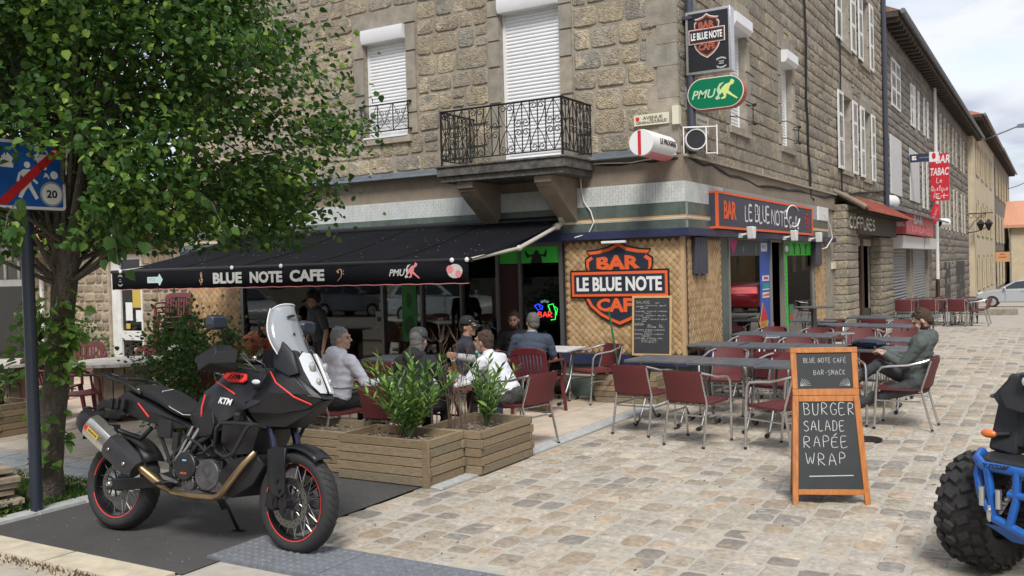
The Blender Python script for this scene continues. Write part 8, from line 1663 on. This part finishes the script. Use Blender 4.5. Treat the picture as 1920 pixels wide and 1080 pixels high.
# ================================================================== QUAD at the right edge
QD = thing('quad_bike', 'blue and black quad bike with knobbly tyre cut by right edge', 'quad bike'); hq = Vector((-.45,-.893,0)); aq = Vector((.893,-.45,0)); QD.matrix_world = FR(Vector((-.37,5.90,.02)), aq, hq, (0,0,1))   # x inward, y ahead, z up
mat('quad_blue',(.006,.10,.40),.3,coat=.4); mat('quad_black',(.02,.021,.024),.55,nz=(30,.2)); mat('knob',(.022,.022,.023),.8,nz=(20,.4),c2=(.055,.05,.045))
def qp(name, material, fn, smooth=35, bevel=0, parent=None, kind=None):
    m = MB(); fn(m); return m.obj(name, MT[material], parent or QD, smooth=smooth, bevel=bevel, kind=kind)
def quad_wheel(cx, cy, rr=.325):
    H = bpy.data.objects.new('wheel', None); COL.objects.link(H); H.parent = QD; hw = .125; o = (cx,cy,rr)
    qp('tyre','knob',lambda m: m.lathe([(.15,-hw*.75),(.17,-hw*.95),(.24,-hw*1.05),(.285,-hw),(.30,-hw*.6),(.305,0),(.30,hw*.6),(.285,hw),(.24,hw*1.05),(.17,hw*.95),(.15,hw*.75)],48,o,'X'),60,0,H)
    km = MB(); km.add([(-.5,-.5,0),(.5,-.5,0),(.5,.5,0),(-.5,.5,0),(-.4,-.38,1),(.4,-.38,1),(.4,.38,1),(-.4,.38,1)],[(4,5,6,7),(0,1,5,4),(1,2,6,5),(2,3,7,6),(3,0,4,7)]); KM = km.mesh('knob', MT['knob'], 0)
    for k in range(22):
        for q, (x, w, l, r_, tl, sk) in enumerate(((-.04,.07,.045,.302,0,.5),(.045,.07,.045,.302,0,-.5),(-.105,.05,.05,.292,-.6,.25),(.105,.05,.05,.292,.6,-.25),(-.128,.04,.035,.255,-1.35,0),(.128,.04,.035,.255,1.35,0))):
            a = 2*pi*(k+(.5 if q%2 else 0))/22; M = Matrix.Translation((cx,cy,rr)) @ Matrix.Rotation(a,4,'X') @ Matrix.Translation((x,0,r_)) @ Matrix.Rotation(tl,4,'Y') @ Matrix.Rotation(sk,4,'Z') @ Matrix.Diagonal((w,l,.024,1))
            ob = bpy.data.objects.new('tread_knob', KM); COL.objects.link(ob); ob.parent = H; ob.matrix_parent_inverse = Matrix.Identity(4); ob.matrix_local = M
    qp('rim','quad_black',lambda m: (m.lathe([(.155,.09),(.15,.05),(.12,.03),(.05,.02),(.045,.07),(.0,.07)],24,o,'X'), m.lathe([(.155,-.09),(.15,-.05),(.12,-.03),(.05,-.02),(.0,-.02)],24,o,'X')),40,0,H)
    qp('brake_disc','disc_steel',lambda m: m.lathe([(.09,.075),(.09,.08),(.05,.08),(.05,.075)],24,o,'X'),30,0,H); qp('disc_holes','pvc_white',lambda m: [m.lathe([(.0,.083),(.005,.083),(.005,.075)],6,(cx,cy+.075*cos(k*pi/6),rr+.075*sin(k*pi/6)),'X') for k in range(12)],30,0,H,'stuff')
quad_wheel(0,0); quad_wheel(.92,0); quad_wheel(.0,-1.25); quad_wheel(.92,-1.25)
qp('axle','quad_black',lambda m: (m.tube([(.05,0,.33),(.3,-.1,.40)],.022,8), m.tube([(.05,.03,.26),(.32,-.05,.30)],.016,8), m.tube([(.05,-.05,.28),(.32,-.2,.30)],.016,8), m.tube([(.87,0,.33),(.62,-.1,.40)],.022,8)))
qp('shock_absorber','alu',lambda m: (m.tube([(.10,.05,.34),(.26,.06,.62)],.02,8), [m.lathe([(.030,-.006),(.036,0),(.030,.006)],10,(.10+.015*k,.05,.36+.026*k)) for k in range(8)]))
qp('bumper','quad_blue',lambda m: (m.tube([(.10,.20,.70),(.13,.30,.68),(.20,.36,.66),(.46,.40,.665),(.72,.36,.68),(.80,.30,.71),(.82,.22,.735)],.026,10), m.tube([(.11,.22,.70),(.15,.33,.60),(.20,.38,.50),(.28,.40,.40),(.46,.41,.345),(.64,.40,.40),(.72,.38,.50),(.78,.33,.62),(.81,.24,.73)],.024,10), m.tube([(.22,.365,.68),(.25,.39,.56),(.28,.40,.41)],.022,8), m.tube([(.40,.40,.665),(.40,.41,.52),(.36,.41,.37)],.022,8), m.tube([(.52,.40,.665),(.52,.41,.52),(.56,.41,.37)],.022,8), m.tube([(.36,.41,.545),(.56,.41,.545)],.02,8)),60)
text('GRIZZLY', FR(Vector((.30,.40,.675)),(-1,0.15,0),(0,-.2,1),(0,1,.2)), 0,0,.14,.022, MT['black_print'], QD, .002,.03,c=.012,name='bumper_letters')
qp('tow_bolts','alu',lambda m: (m.cyl((.215,.405,.46),(.215,.405,.56),.016,n=10), m.cyl((.31,.415,.46),(.31,.415,.56),.016,n=10), m.cyl((.26,.41,.40),(.26,.41,.47),.012,n=8), m.ell((.26,.415,.42),(.016,.012,.04),8,6)),40,0,None,'stuff')
qp('skid_plate','quad_blue',lambda m: m.prism([(.22,.36),(.70,.36),(.62,.26),(.30,.26)],-.02,.0,mp=lambda a,b,c:(a,.39-(.36-b)*1.1+c,b)),30,.004)
qp('front_body','quad_black',lambda m: (m.prism([(.20,.72),(.72,.72),(.74,.98),(.66,1.10),(.26,1.10),(.18,.98)],-.55,.10,mp=lambda a,b,c:(a,c-(b-.72)*.25,b))),30,.02)
qp('grille','rubber',lambda m: [m.box((.46,.115-(z-.72)*.25,z),(.36,.01,.008)) for z in [.76+.02*k for k in range(10)]],0,0,None,'stuff')
qp('side_cowl','quad_black',lambda m: (m.prism([(.14,1.02),(.20,.94),(.30,.92),(.40,1.0),(.36,1.14),(.22,1.12)],-.2,.16,mp=lambda a,b,c:(a,c-(b-.9)*.3,b)),),30,.015)
qp('blue_hood','quad_blue',lambda m: m.prism([(.26,1.08),(.66,1.08),(.60,1.17),(.32,1.17)],-.45,.06,mp=lambda a,b,c:(a,c-(b-1.08)*.8,b)),30,.02); qp('white_hood_stripe','pvc_white',lambda m: m.prism([(.27,1.09),(.34,1.09),(.35,1.175),(.32,1.175)],-.4,.07,mp=lambda a,b,c:(a,c-(b-1.08)*.8,b)),30,.004)
qp('light_bar','quad_black',lambda m: m.b2((.28,.08,1.06),(.64,.15,1.14)),30,.01)
for a in (.32,.38,.54,.60): qp('headlight','lens_white',lambda m: m.ell((a,.152,1.10),(.024,.010,.026),12,8))
qp('indicator_stalk','quad_black',lambda m: m.tube([(.20,.10,.80),(.14,.12,.79)],.012,8)); qp('indicator','orange_lens',lambda m: m.ell((.095,.125,.79),(.046,.022,.024),12,8),60)
qp('front_panel','quad_black',lambda m: (m.prism([(.08,.70),(.24,.68),(.24,1.10),(.14,1.12),(.10,.98)],-.12,.12,mp=lambda a,b,c:(a,c-(b-.7)*.3,b)), m.b2((.08,.05,.64),(.60,.30,.69))),30,.02)
qp('side_wing','quad_black',lambda m: m.prism([(.03,.98),(.10,.90),(.20,.88),(.24,1.08),(.12,1.10)],-.12,.06,mp=lambda a,b,c:(a,c-(b-.7)*.3,b)),30,.01)
qp('seat','seat_side',lambda m: m.b2((.30,-1.5,.75),(.62,-.55,.90)),30,.05); qp('handlebar','quad_black',lambda m: m.tube([(.05,-.5,1.12),(.2,-.38,1.16),(.72,-.38,1.16),(.87,-.5,1.12)],.016,8)); qp('rear_body','quad_black',lambda m: m.b2((.2,-1.7,.5),(.72,-.5,.75)),30,.05)
# ================================================================== CARS
def car(label, loc, rz, paint, L_=4.3):
    t = thing('parked_car', label, 'car', loc, rz); cp = mat('paint_'+str(abs(hash(label))%9999), paint, .25, metal=.35, coat=.8)
    W_ = .86
    lo = [(-2.1,.35),(-2.12,.62),(-2.02,.95),(-1.3,1.02),(.75,1.0),(1.45,.92),(1.95,.74),(2.1,.55),(2.08,.32),(1.75,.28),(-1.8,.28)]
    m = MB(); m.prism([(p[0],p[1]) for p in lo], -W_, W_, mp=lambda a,b,c:(a, c*(1-.05*(b > .9)), b)); m.obj('body', cp, t, bevel=.06)
    hi = [(-2.0,.96),(-1.85,1.30),(-1.5,1.45),(-.3,1.49),(.25,1.42),(.95,1.02)]
    m = MB(); m.add([(p[0], s*(W_-.04-(p[1]-.96)*.30), p[1]) for s in (-1,1) for p in hi], [(5,4,3,2,1,0),(6,7,8,9,10,11)]+[(i,i+1,i+7,i+6) for i in range(5)]); m.obj('cabin', cp, t, bevel=.03)
    for s in (-1,1):
        for q in ([(.78,1.03),(.20,1.37),(-.28,1.42),(-.30,1.03)],[(-.38,1.03),(-.37,1.42),(-1.2,1.40),(-1.25,1.03)],[(-1.33,1.04),(-1.28,1.39),(-1.6,1.34),(-1.8,1.06)]):
            m = MB(); m.prism(q, 0, .012, mp=lambda a,b,c:(a, s*(W_-.036-(b-.96)*.30+c), b)); m.obj('side_window', MT['glass_tint'], t, smooth=0)
        m = MB(); m.ell((.72,s*(W_+.07),1.05),(.07,.08,.06),10,8); m.obj('mirror', cp, t)
        for x in (-.12,-1.08): m = MB(); m.b2((x-.09,min(s*W_,s*(W_+.02)),.90),(x+.05,max(s*W_,s*(W_+.02)),.93)); m.obj('door_handle', cp, t)
        for x in (.70,-.34,-1.25): m = MB(); m.b2((x-.005,min(s*(W_-.01),s*(W_+.002)),.34),(x+.005,max(s*(W_-.01),s*(W_+.002)),1.0)); m.obj('door_gap', MT['rubber'], t)
        for x in (1.32,-1.32):
            m = MB(); m.lathe([(.18,.0),(.31,.0),(.32,.03),(.32,.19),(.18,.2)],24,(x,s*(W_+.01)-(.2 if s>0 else 0),.315),'Y'); w = m.obj('wheel', MT['rubber'], t); m = MB(); m.lathe([(.0,s*.012),(.08,s*.02),(.2,s*.004),(.2,-s*.02)],14,(x,s*(W_+.01),.315),'Y'); m.obj('hubcap', MT['alu'], w)
        m = MB(); m.ell((1.93,s*.62,.72),(.16,.16,.09),10,8); m.obj('headlight', MT['lens_white'], t); m = MB(); m.b2((-2.13,s*.6-.12,.78),(-2.0,s*.6+.12,.98)); m.obj('tail_light', MT['red'], t, bevel=.02)
    m = MB(); m.add([(.98,-.72,1.035),(.98,.72,1.035),(.30,.62,1.41),(.30,-.62,1.41)],[(0,1,2,3)]); m.obj('windscreen', MT['glass_tint'], t, smooth=0)
    return t
mat('glass_tint',(.02,.025,.03),.06,spec=.9)
car('silver hatchback parked across the far end of street', (-1.72,56.5,gz(56.5)), pi, (.55,.58,.62)); car('white car across the square, mirrored in the terrace windows', (-19.5,-5,-.1), RD(5), (.75,.75,.75)); car('white car parked opposite the street window', (4.6,36,gz(36)), RD(90), (.75,.75,.75)); car('red car parked opposite the far street window', (4.4,45,gz(45)), RD(90), (.45,.02,.03)); car('grey car parked on the square behind the viewer', (-26,-8,-.1), RD(0), (.3,.32,.35)); car('pale car seen mirrored in the annex door', (-27,-2,-.1), RD(20), (.6,.62,.62)); car('blue grey car parked beside the square opposite the corner window', (4.8,30.5,gz(30)), RD(90), (.20,.26,.33))
# ================================================================== PEOPLE
def cloth(n, c, r=.85, v=.12, **k): return mat(n, c, r, nz=(30,v), bump=(70,.35,.006), **k)
cloth('c_grey_hood',(.66,.67,.74),v=.05); cloth('c_black',(.014,.014,.016)); cloth('c_white',(.66,.67,.72),v=.03); cloth('c_greysleeve',(.36,.36,.37)); cloth('c_navy',(.022,.026,.042)); cloth('c_bluepolo',(.045,.062,.095)); cloth('c_darkgrey',(.05,.052,.055)); cloth('c_cream',(.48,.44,.36)); cloth('c_jacket',(.085,.10,.095)); cloth('c_jeans',(.02,.028,.05)); cloth('c_camo',(.05,.05,.045),v=.6); mat('c_redtop',(.26,.025,.018),.85,nz=(60,1),streak=(.06,.06,1),c2=(.50,.17,.07))
mat('skin',(.47,.30,.225),.5,nz=(12,.08),sss=.12); mat('skin_tan',(.37,.215,.15),.5,nz=(12,.08),sss=.12)
for n, c in (('hair_grey',(.24,.235,.23)),('hair_dark',(.022,.015,.011)),('hair_brown',(.06,.035,.022)),('hair_salt',(.13,.125,.12)),('lip',(.32,.10,.08)),('sole',(.25,.22,.10)),('mask_blue',(.30,.55,.62))): mat(n, c, .75, bump=(260,.8,.006), nz=(120,.35))
def capsule(m, a, b, ra, rb, n=12):
    a, b = Vector(a), Vector(b); m.tube([a.lerp(b,t) for t in (0,.5,1)], [ra,(ra+rb)/2,rb], n); m.ell(a,ra,n,8); m.ell(b,rb,n,8)
def remesh(m, name, material, parent, voxel, it=3, fold=0, fs=8, seed=0, label=None):
    me = bpy.data.meshes.new('raw'); me.from_pydata(m.v, [], m.f); o = bpy.data.objects.new('raw', me); COL.objects.link(o)
    r = o.modifiers.new('r','REMESH'); r.mode = 'VOXEL'; r.voxel_size = voxel; s = o.modifiers.new('s','SMOOTH'); s.factor = .5; s.iterations = it
    dg = bpy.context.evaluated_depsgraph_get(); out = bpy.data.meshes.new_from_object(o.evaluated_get(dg)); bpy.data.objects.remove(o); bpy.data.meshes.remove(me)
    n = len(out.vertices); co = np.empty(n*3); out.vertices.foreach_get('co', co); co = co.reshape(-1,3)
    if fold:
        no = np.empty(n*3); out.vertices.foreach_get('normal', no); no = no.reshape(-1,3); d = np.array([noise.noise(Vector((p[0]*fs,p[1]*fs,p[2]*fs*1.9+seed)))+.5*noise.noise(Vector((p[0]*fs*2.3+seed,p[1]*fs*2.3,p[2]*fs*3.2))) for p in co]); d = -np.abs(d)*1.6+.35; co += no*(d*fold)[:,None]; out.vertices.foreach_set('co', co.reshape(-1))
    out.materials.clear(); out.materials.append(MT[material]); out.polygons.foreach_set('use_smooth',[True]*len(out.polygons)); out.name = name; out.update()
    ob = bpy.data.objects.new(name, out); COL.objects.link(ob); ob.parent = parent
    if label: ob['label'] = label
    return ob
def ik(a, b, l1, l2, hint):
    a, b = Vector(a), Vector(b); d = b-a; D = min(d.length, (l1+l2)*.995); d.normalize(); b = a+d*D; x = (l1*l1-l2*l2+D*D)/(2*D); h = sqrt(max(l1*l1-x*x, 1e-5)); hv = Vector(hint); hv = (hv-d*hv.dot(d)).normalized(); return a+d*x+hv*h, b
def person(label, pos, rz, s=.95, pel=.50, lean=10, side=0, hy=0, hp=0, hr=(.22,.40,.72), hl=(-.22,.40,.72), fr=(.12,.42,.07), fl=(-.12,.42,.07), kh=(0,1,1), top='c_black', legs='c_jeans', sleeve='long', sleevem=None, skin='skin', hair='hair_grey', hat=None, hood=False, collar=None, shoe='c_black', vest=False, voxel=.0085, eh=(0,-.3,-1), fing=.4, hairlong=0, seed=0, beard=None, mask=False, fat=1.0, kr=None, flatr=None):
    t = thing('person', label, 'person', pos, rz); t.scale = (s,s,s); V3 = Vector
    ln, sd = RD(lean), RD(side); u = V3((sin(sd), sin(ln)*cos(sd), cos(ln)*cos(sd))).normalized(); fwd = V3((0,cos(ln),-sin(ln))); P = V3((0,0,pel)); ch = P+u*.27; sc = P+u*.46; nb = P+u*.52
    hd_dir = (u+V3((0,.15+.25*sin(RD(hp)),.55))).normalized(); hc = nb+hd_dir*.145; MH = Matrix.Translation(hc) @ Matrix.Rotation(RD(hy),4,'Z') @ Matrix.Rotation(-RD(hp),4,'X')
    xa = V3((1,0,-sin(sd))).normalized(); shr, shl = sc+xa*.185*fat-u*.02, sc-xa*.185*fat-u*.02
    er, wr = ik(shr, hr, .285, .25, V3(eh)+V3((.5,0,0))); el, wl = ik(shl, hl, .285, .25, V3(eh)+V3((-.5,0,0)))
    hipr, hipl = P+V3((.095,.01,-.02)), P+V3((-.095,.01,-.02)); kr_, ar = ik(hipr, fr, .43, .42, kh if kr is None else kr); kl_, al = ik(hipl, fl, .43, .42, kh)
    # body: one continuous skin mesh
    m = MB(); m.ell(P,(.13,.10,.12),12,8); capsule(m, P, ch, .095, .095); m.ell(sc-u*.06,(.14,.075,.11),12,8); capsule(m, shr, shl, .05, .05); capsule(m, nb-u*.03, hc-hd_dir*.04, .058, .052)
    def H(p): return MH @ V3(p)
    m2 = MB(); m2.M = MH; m2.ell((0,-.012,.018),(.074,.094,.100),16,12); m2.ell((0,.022,-.045),(.054,.066,.068),14,10); m2.ell((0,.066,-.088),(.026,.022,.020),10,8); m2.ell((0,.104,-.016),(.0125,.018,.018),8,6); m2.tube([(0,.086,.022),(0,.108,-.014)],[.008,.012],8); m2.ell((.0,.082,.034),(.048,.014,.012),10,6)
    m2.ell((.076,-.008,-.008),(.010,.018,.030),8,6); m2.ell((-.076,-.008,-.008),(.010,.018,.030),8,6); m2.ell((.036,.066,-.028),(.022,.02,.022),8,6); m2.ell((-.036,.066,-.028),(.022,.02,.022),8,6); m2.ell((0,.084,-.062),(.022,.012,.012),8,6)
    m.v += m2.v; m.f += [tuple(i+len(m.v)-len(m2.v) for i in f) for f in m2.f]; m.m += m2.m
    for S_, E_, W_, sx in ((shr, er, wr, 1),(shl, el, wl, -1)):
        capsule(m, S_, E_, .042, .036); capsule(m, E_, W_, .036, .026); d = (W_-E_).normalized(); side_ = d.cross(V3((0,0,1))); side_ = side_.normalized() if side_.length > .1 else V3((1,0,0)); nrm = side_.cross(d)
        if flatr and sx == flatr: side_, nrm = nrm, side_
        pc = W_+d*.045; R3 = Matrix((side_, d, nrm)).transposed(); m.ell(pc,(.040,.050,.016),10,8,R3)
        for k, (o_, l_) in enumerate(((-.030,.062),(-.010,.073),(.010,.070),(.029,.055))):
            b0 = pc+side_*o_+d*.035; cu = fing*(1+.15*k); b1 = b0+d*l_*.5-nrm*l_*.18*cu; b2_ = b1+d*l_*.42*(1-cu*.5)-nrm*l_*.5*cu; m.tube([b0,b1,b2_],[.0092,.0085,.0072],7); m.ell(b2_,.0074,7,5)
        tb = pc-side_*sx*.032*(1)-d*.02; tm = tb-side_*sx*.024+d*.03; te = tm-side_*sx*.004+d*.03-nrm*.008; m.tube([tb,tm,te],[.0125,.0105,.0085],7); m.ell(te,.0088,7,5)
    for Hp, K, A in ((hipr,kr_,ar),(hipl,kl_,al)): capsule(m, Hp, K, .07, .05); capsule(m, K, A, .045, .034); m.ell(A+V3((0,.05,-.03)),(.035,.09,.025),10,8)
    remesh(m, 'body', skin, t, voxel, 2)
    # trousers
    m = MB(); m.ell(P+V3((0,-.01,0)),(.175*fat,.145,.125),14,10)
    for Hp, K, A in ((hipr,kr_,ar),(hipl,kl_,al)): capsule(m, Hp, K, .092, .068); capsule(m, K, A+V3((0,0,.02)), .062, .05)
    remesh(m, 'trousers', legs, t, .014, 3, .007, 11, seed)
    for A, K in ((ar,kr_),(al,kl_)):
        m = MB(); dn = (A-K).normalized(); f = V3((0,1,0)) if dn.z < -.55 else (V3((0,.5,0))-dn*.0+V3((0,0,.3))).normalized(); f = (f-dn*f.dot(dn)).normalized(); sd_ = f.cross(dn); R3 = Matrix((sd_, f, -dn)).transposed(); m.ell(A+f*.06+dn*.035,(.045,.125,.042),12,8,R3); m.ell(A,(.045,.055,.05),10,8,R3); remesh(m, 'shoe', shoe, t, .012, 2)
    # top
    def topmesh(arms, grow=0, nm='top', mt=top, lo=True, fold=.007):
        m = MB(); g = grow
        for k in range(6):
            q = k/5; c = P.lerp(sc-u*.05, q)+fwd*(.012*sin(pi*q)); m.ell(c,((.165+.02*q+g)*fat,.125+.012*sin(pi*q)+g,.12),14,10, Matrix.Rotation(-ln,3,'X'))
        capsule(m, shr-xa*.03, shl+xa*.03, .078+g, .078+g); capsule(m, sc, nb+u*.005, .09, .068)
        for S_, E_, W_ in ((shr,er,wr),(shl,el,wl)):
            if arms == 'short': capsule(m, S_, S_.lerp(E_,.72), .068+g, .062+g)
            elif arms == 'half': capsule(m, S_, S_.lerp(E_,.95), .070+g, .062+g)
            elif arms == 'long': capsule(m, S_, E_, .066+g, .056+g); capsule(m, E_, E_.lerp(W_,.93), .055+g, .040+g)
        if hood: m.ell(nb-fwd*.085-u*.03,(.115,.07,.10),12,8, Matrix.Rotation(-ln,3,'X')); m.ell(nb-fwd*.02+u*.012,(.105,.09,.038),12,8)
        return remesh(m, nm, mt, t, .012, 4, fold, 8, seed)
    if sleevem:
        m = MB()
        for S_, E_, W_ in ((shr,er,wr),(shl,el,wl)): capsule(m, S_, E_, .052, .05); capsule(m, E_, E_.lerp(W_,.95), .05, .036)
        remesh(m, 'sleeves', sleevem, t, .011, 3, .005, 12, seed)
    topmesh(None if vest else sleeve, .012 if vest else 0)
    if vest: m = MB(); [capsule(m, S_, E_, .058, .052) or capsule(m, E_, E_.lerp(W_,.93), .05, .038) for S_, E_, W_ in ((shr,er,wr),(shl,el,wl))]; remesh(m, 'sleeves', vest, t, .012, 3, .005, 12, seed)
    if collar: m = MB(); m.M = Matrix.Translation(nb+u*.012) @ u.to_track_quat('Z','Y').to_matrix().to_4x4(); m.lathe([(.066,-.02),(.07,.012),(.062,.018),(.058,-.01)],18); m.obj('collar', MT[collar], t)
    # head things
    def hm(nm, mt, fn, **k): m = MB(); m.M = MH; fn(m); return m.obj(nm, MT[mt], t, **k)
    for sx in (-1,1): hm('eye', 'black_print', lambda m: m.ell((sx*.030,.0805,.012),(.011,.006,.0055),8,6)); hm('eyebrow', hair, lambda m: m.tube([(sx*.016,.090,.030),(sx*.034,.088,.036),(sx*.050,.076,.030)],.0026,5))
    hm('mouth', 'lip', lambda m: m.ell((0,.094,-.058),(.020,.006,.0042),8,6))
    m = MB(); m.M = MH; m.ell((0,-.026,.034),(.083,.095,.094),16,12); m.ell((0,-.062,-.02),(.070,.055,.062),12,8); m.ell((0,.028,.084),(.052,.040,.024),12,8)
    if hairlong: m.ell((0,-.055,-.075),(.078,.055,.085),12,8)
    R = random.Random(seed)
    for k in range(26): a, b = R.uniform(0,2*pi), R.uniform(.1,1.1); m.ell((.080*sin(b)*cos(a), -.026+.09*sin(b)*sin(a), .034+.090*cos(b)), R.uniform(.012,.02), 7, 5)
    remesh(m, 'hair', hair, t, .0065, 1, .007, 55, seed)
    if beard: m = MB(); m.M = MH; m.ell((0,.032,-.076),(.058,.064,.046),14,10); m.tube([(.052,.03,-.07),(.063,.012,-.03),(.068,.0,.02)],[.018,.013,.01],7); m.tube([(-.052,.03,-.07),(-.063,.012,-.03),(-.068,.0,.02)],[.018,.013,.01],7); remesh(m, 'beard', beard, t, .009, 2)
    if hat:
        o_ = hm('cap', hat, lambda m: (m.lathe([(.092,.030),(.094,.055),(.088,.095),(.066,.125),(.03,.140),(.0,.142)],20,(0,-.014,0)), m.grid([[((.070+.0*j)*cos(a), (.066+.075*j/3)+.012*sin(a)*(1+j), .040-.010*j-.018*cos(a)**2) for j in range(4)] for a in [pi*i/10 for i in range(11)]])), smooth=60, fixn=False); s_ = o_.modifiers.new('t','SOLIDIFY'); s_.thickness = .005
    if mask: hm('face_mask', 'mask_blue', lambda m: (m.ell((.012,.062,-.108),(.042,.030,.030),12,8), m.tube([(.05,.05,-.09),(.074,.01,-.04),(.08,-.01,0)],.002,4), m.tube([(-.05,.05,-.09),(-.074,.01,-.04),(-.08,-.01,0)],.002,4)))
    t['_'] = 0; del t['_']; return t, MH, (wr, wl, sc, u, nb, fwd)
person('grey haired man in pale grey hoodie seated with back turned', (-6.28,7.08,.012), RD(-12), .97, lean=8, hy=-58, hr=(.26,.42,.70), hl=(-.26,.36,.68), top='c_grey_hood', legs='c_black', hood=True, hair='hair_grey', seed=1, fat=1.12)
person('man in black hoodie and dark cap seated with back turned', (-5.36,7.12,.012), RD(2), .97, lean=14, hy=6, hp=6, hr=(.20,.44,.70), hl=(-.22,.42,.70), top='c_black', legs='c_black', hood=True, hair='hair_salt', hat='c_darkgrey', hairlong=1, seed=2, fat=1.1)
person('man in white polo with blue mask under chin, gesturing', (-4.80,8.07,.012), RD(88), .97, lean=33, hy=8, hp=-4, hr=(.10,.98,.90), hl=(-.14,.62,.72), top='c_white', legs='c_camo', sleeve='half', sleevem='c_greysleeve', collar='c_white', hair='hair_brown', skin='skin_tan', voxel=.0075, fing=.1, seed=3, mask=True, flatr=1, eh=(0,-.2,-1))
t_, MH_, (wr, wl, sc, u, nb, fwd) = person('man in navy padded vest and striped black cap', (-5.98,8.92,.012), RD(-48), .97, lean=8, hy=-38, hp=-2, hr=(.24,.40,.70), hl=(-.2,.42,.72), top='c_navy', legs='c_jeans', vest='c_black', collar='c_navy', hair='hair_dark', hat='c_black', skin='skin_tan', seed=4, beard=None, fat=1.08)
m = MB(); m.M = MH_; m.tube([(-.05,.06,.075),(-.07,.02,.10),(-.06,-.04,.118)],.006,5); m.tube([(.05,.06,.075),(.07,.02,.10),(.06,-.04,.118)],.006,5); m.tube([(-.068,.11,.022),(0,.150,.022),(.068,.11,.022)],.004,5); m.obj('cap_stripes', MT['paint_white'], t_)
RR = random.Random(2); m = MB()
for k in range(16): c = sc-fwd*.165-u*RR.uniform(.08,.34)+Vector((RR.uniform(-.10,.10),0,0)); m.box(c,(RR.uniform(.01,.03),.004,RR.uniform(.02,.05)))
m.obj('back_print', MT['grey_print'], t_, kind='stuff')
person('grey haired man in slate blue polo leaning on table', (-5.66,9.97,.012), RD(20), .99, lean=25, hy=34, hr=(.18,.44,.76), hl=(-.20,.44,.74), fr=(.14,.12,.06), fl=(-.14,.34,.06), top='c_bluepolo', legs='c_jeans', sleeve='short', collar='c_greysleeve', hair='hair_salt', skin='skin_tan', shoe='sole', seed=5, fat=1.1, eh=(0,-.4,-1))
person('dark clothed person facing out beside the neon sign', (-6.45,11.0,.012), RD(200), .95, lean=14, hp=10, top='c_black', legs='c_black', hair='hair_brown', skin='skin_tan', beard='hair_brown', seed=6)
t_, MH_, (wr, wl, sc, u, nb, fwd) = person('dark haired woman in red striped top bending over table', (-9.02,8.3,.012), RD(-82), .95, pel=.80, lean=56, hy=-6, hp=4, hr=(.2,.62,.76), hl=(-.2,.60,.76), fr=(.12,.05,.07), fl=(-.12,-.05,.07), kh=(0,1,0), top='c_redtop', legs='c_black', sleeve='half', hair='hair_dark', hairlong=1, seed=7)
person('dark clothed man bent forward opposite the woman in red', (-7.78,8.45,.012), RD(95), .95, lean=32, hy=14, hp=10, hr=(.12,.50,.95), hl=(-.12,.50,.92), top='c_darkgrey', legs='c_black', hair='hair_dark', skin='skin_tan', seed=8)
person('standing man in dark T-shirt and black cap by the window', (-8.86,9.75,.012), RD(155), .93, pel=.90, lean=10, hy=-35, hp=16, hr=(.26,.16,.80), hl=(-.27,.10,.82), fr=(.13,.05,.07), fl=(-.13,-.05,.07), kh=(0,1,0), top='c_darkgrey', legs='c_black', sleeve='short', hair='hair_dark', hat='c_black', skin='skin_tan', seed=9)
person('person in cream top with dark hair behind the motorcycle', (-8.22,7.42,.012), RD(14), .92, lean=10, top='c_cream', legs='c_jeans', hair='hair_brown', hairlong=1, seed=10)
person('half hidden person in dark clothes seated by the bamboo', (-12.3,10.2,.012), RD(-80), .93, lean=14, hp=8, top='c_black', legs='c_black', hair='hair_dark', skin='skin_tan', seed=11, voxel=.011)
chair(-1.42,10.52,RD(88),'chair under the man in the grey green jacket')
t_, MH_, (wr, wl, sc, u, nb, fwd) = person('bearded man in grey green jacket reclining and reading phone', (-1.29,10.50,.0), RD(90), .99, pel=.49, lean=-8, hy=4, hp=30, hr=(.05,.31,.80), hl=(-.05,.30,.78), fr=(.02,.72,.40), fl=(-.10,.88,.07), kh=(0,.4,1), kr=(0,0,1), top='c_jacket', legs='c_darkgrey', hood=True, hair='hair_brown', beard='hair_dark', skin='skin', voxel=.0075, fing=.9, seed=12, eh=(0,-.4,-1), fat=1.1)
m = MB(); m.box(((wr+wl)/2+Vector((0,.085,.035))),(.075,.010,.145),Matrix.Rotation(-.6,3,'X')); o = m.obj('phone', MT['black_print'], None, bevel=.003); o.matrix_world = Matrix.Translation((-1.29,10.5,0)) @ Matrix.Rotation(RD(90),4,'Z') @ Matrix.Diagonal((.97,.97,.97,1)); tag(o,'dark phone held by the man in the green jacket','phone')
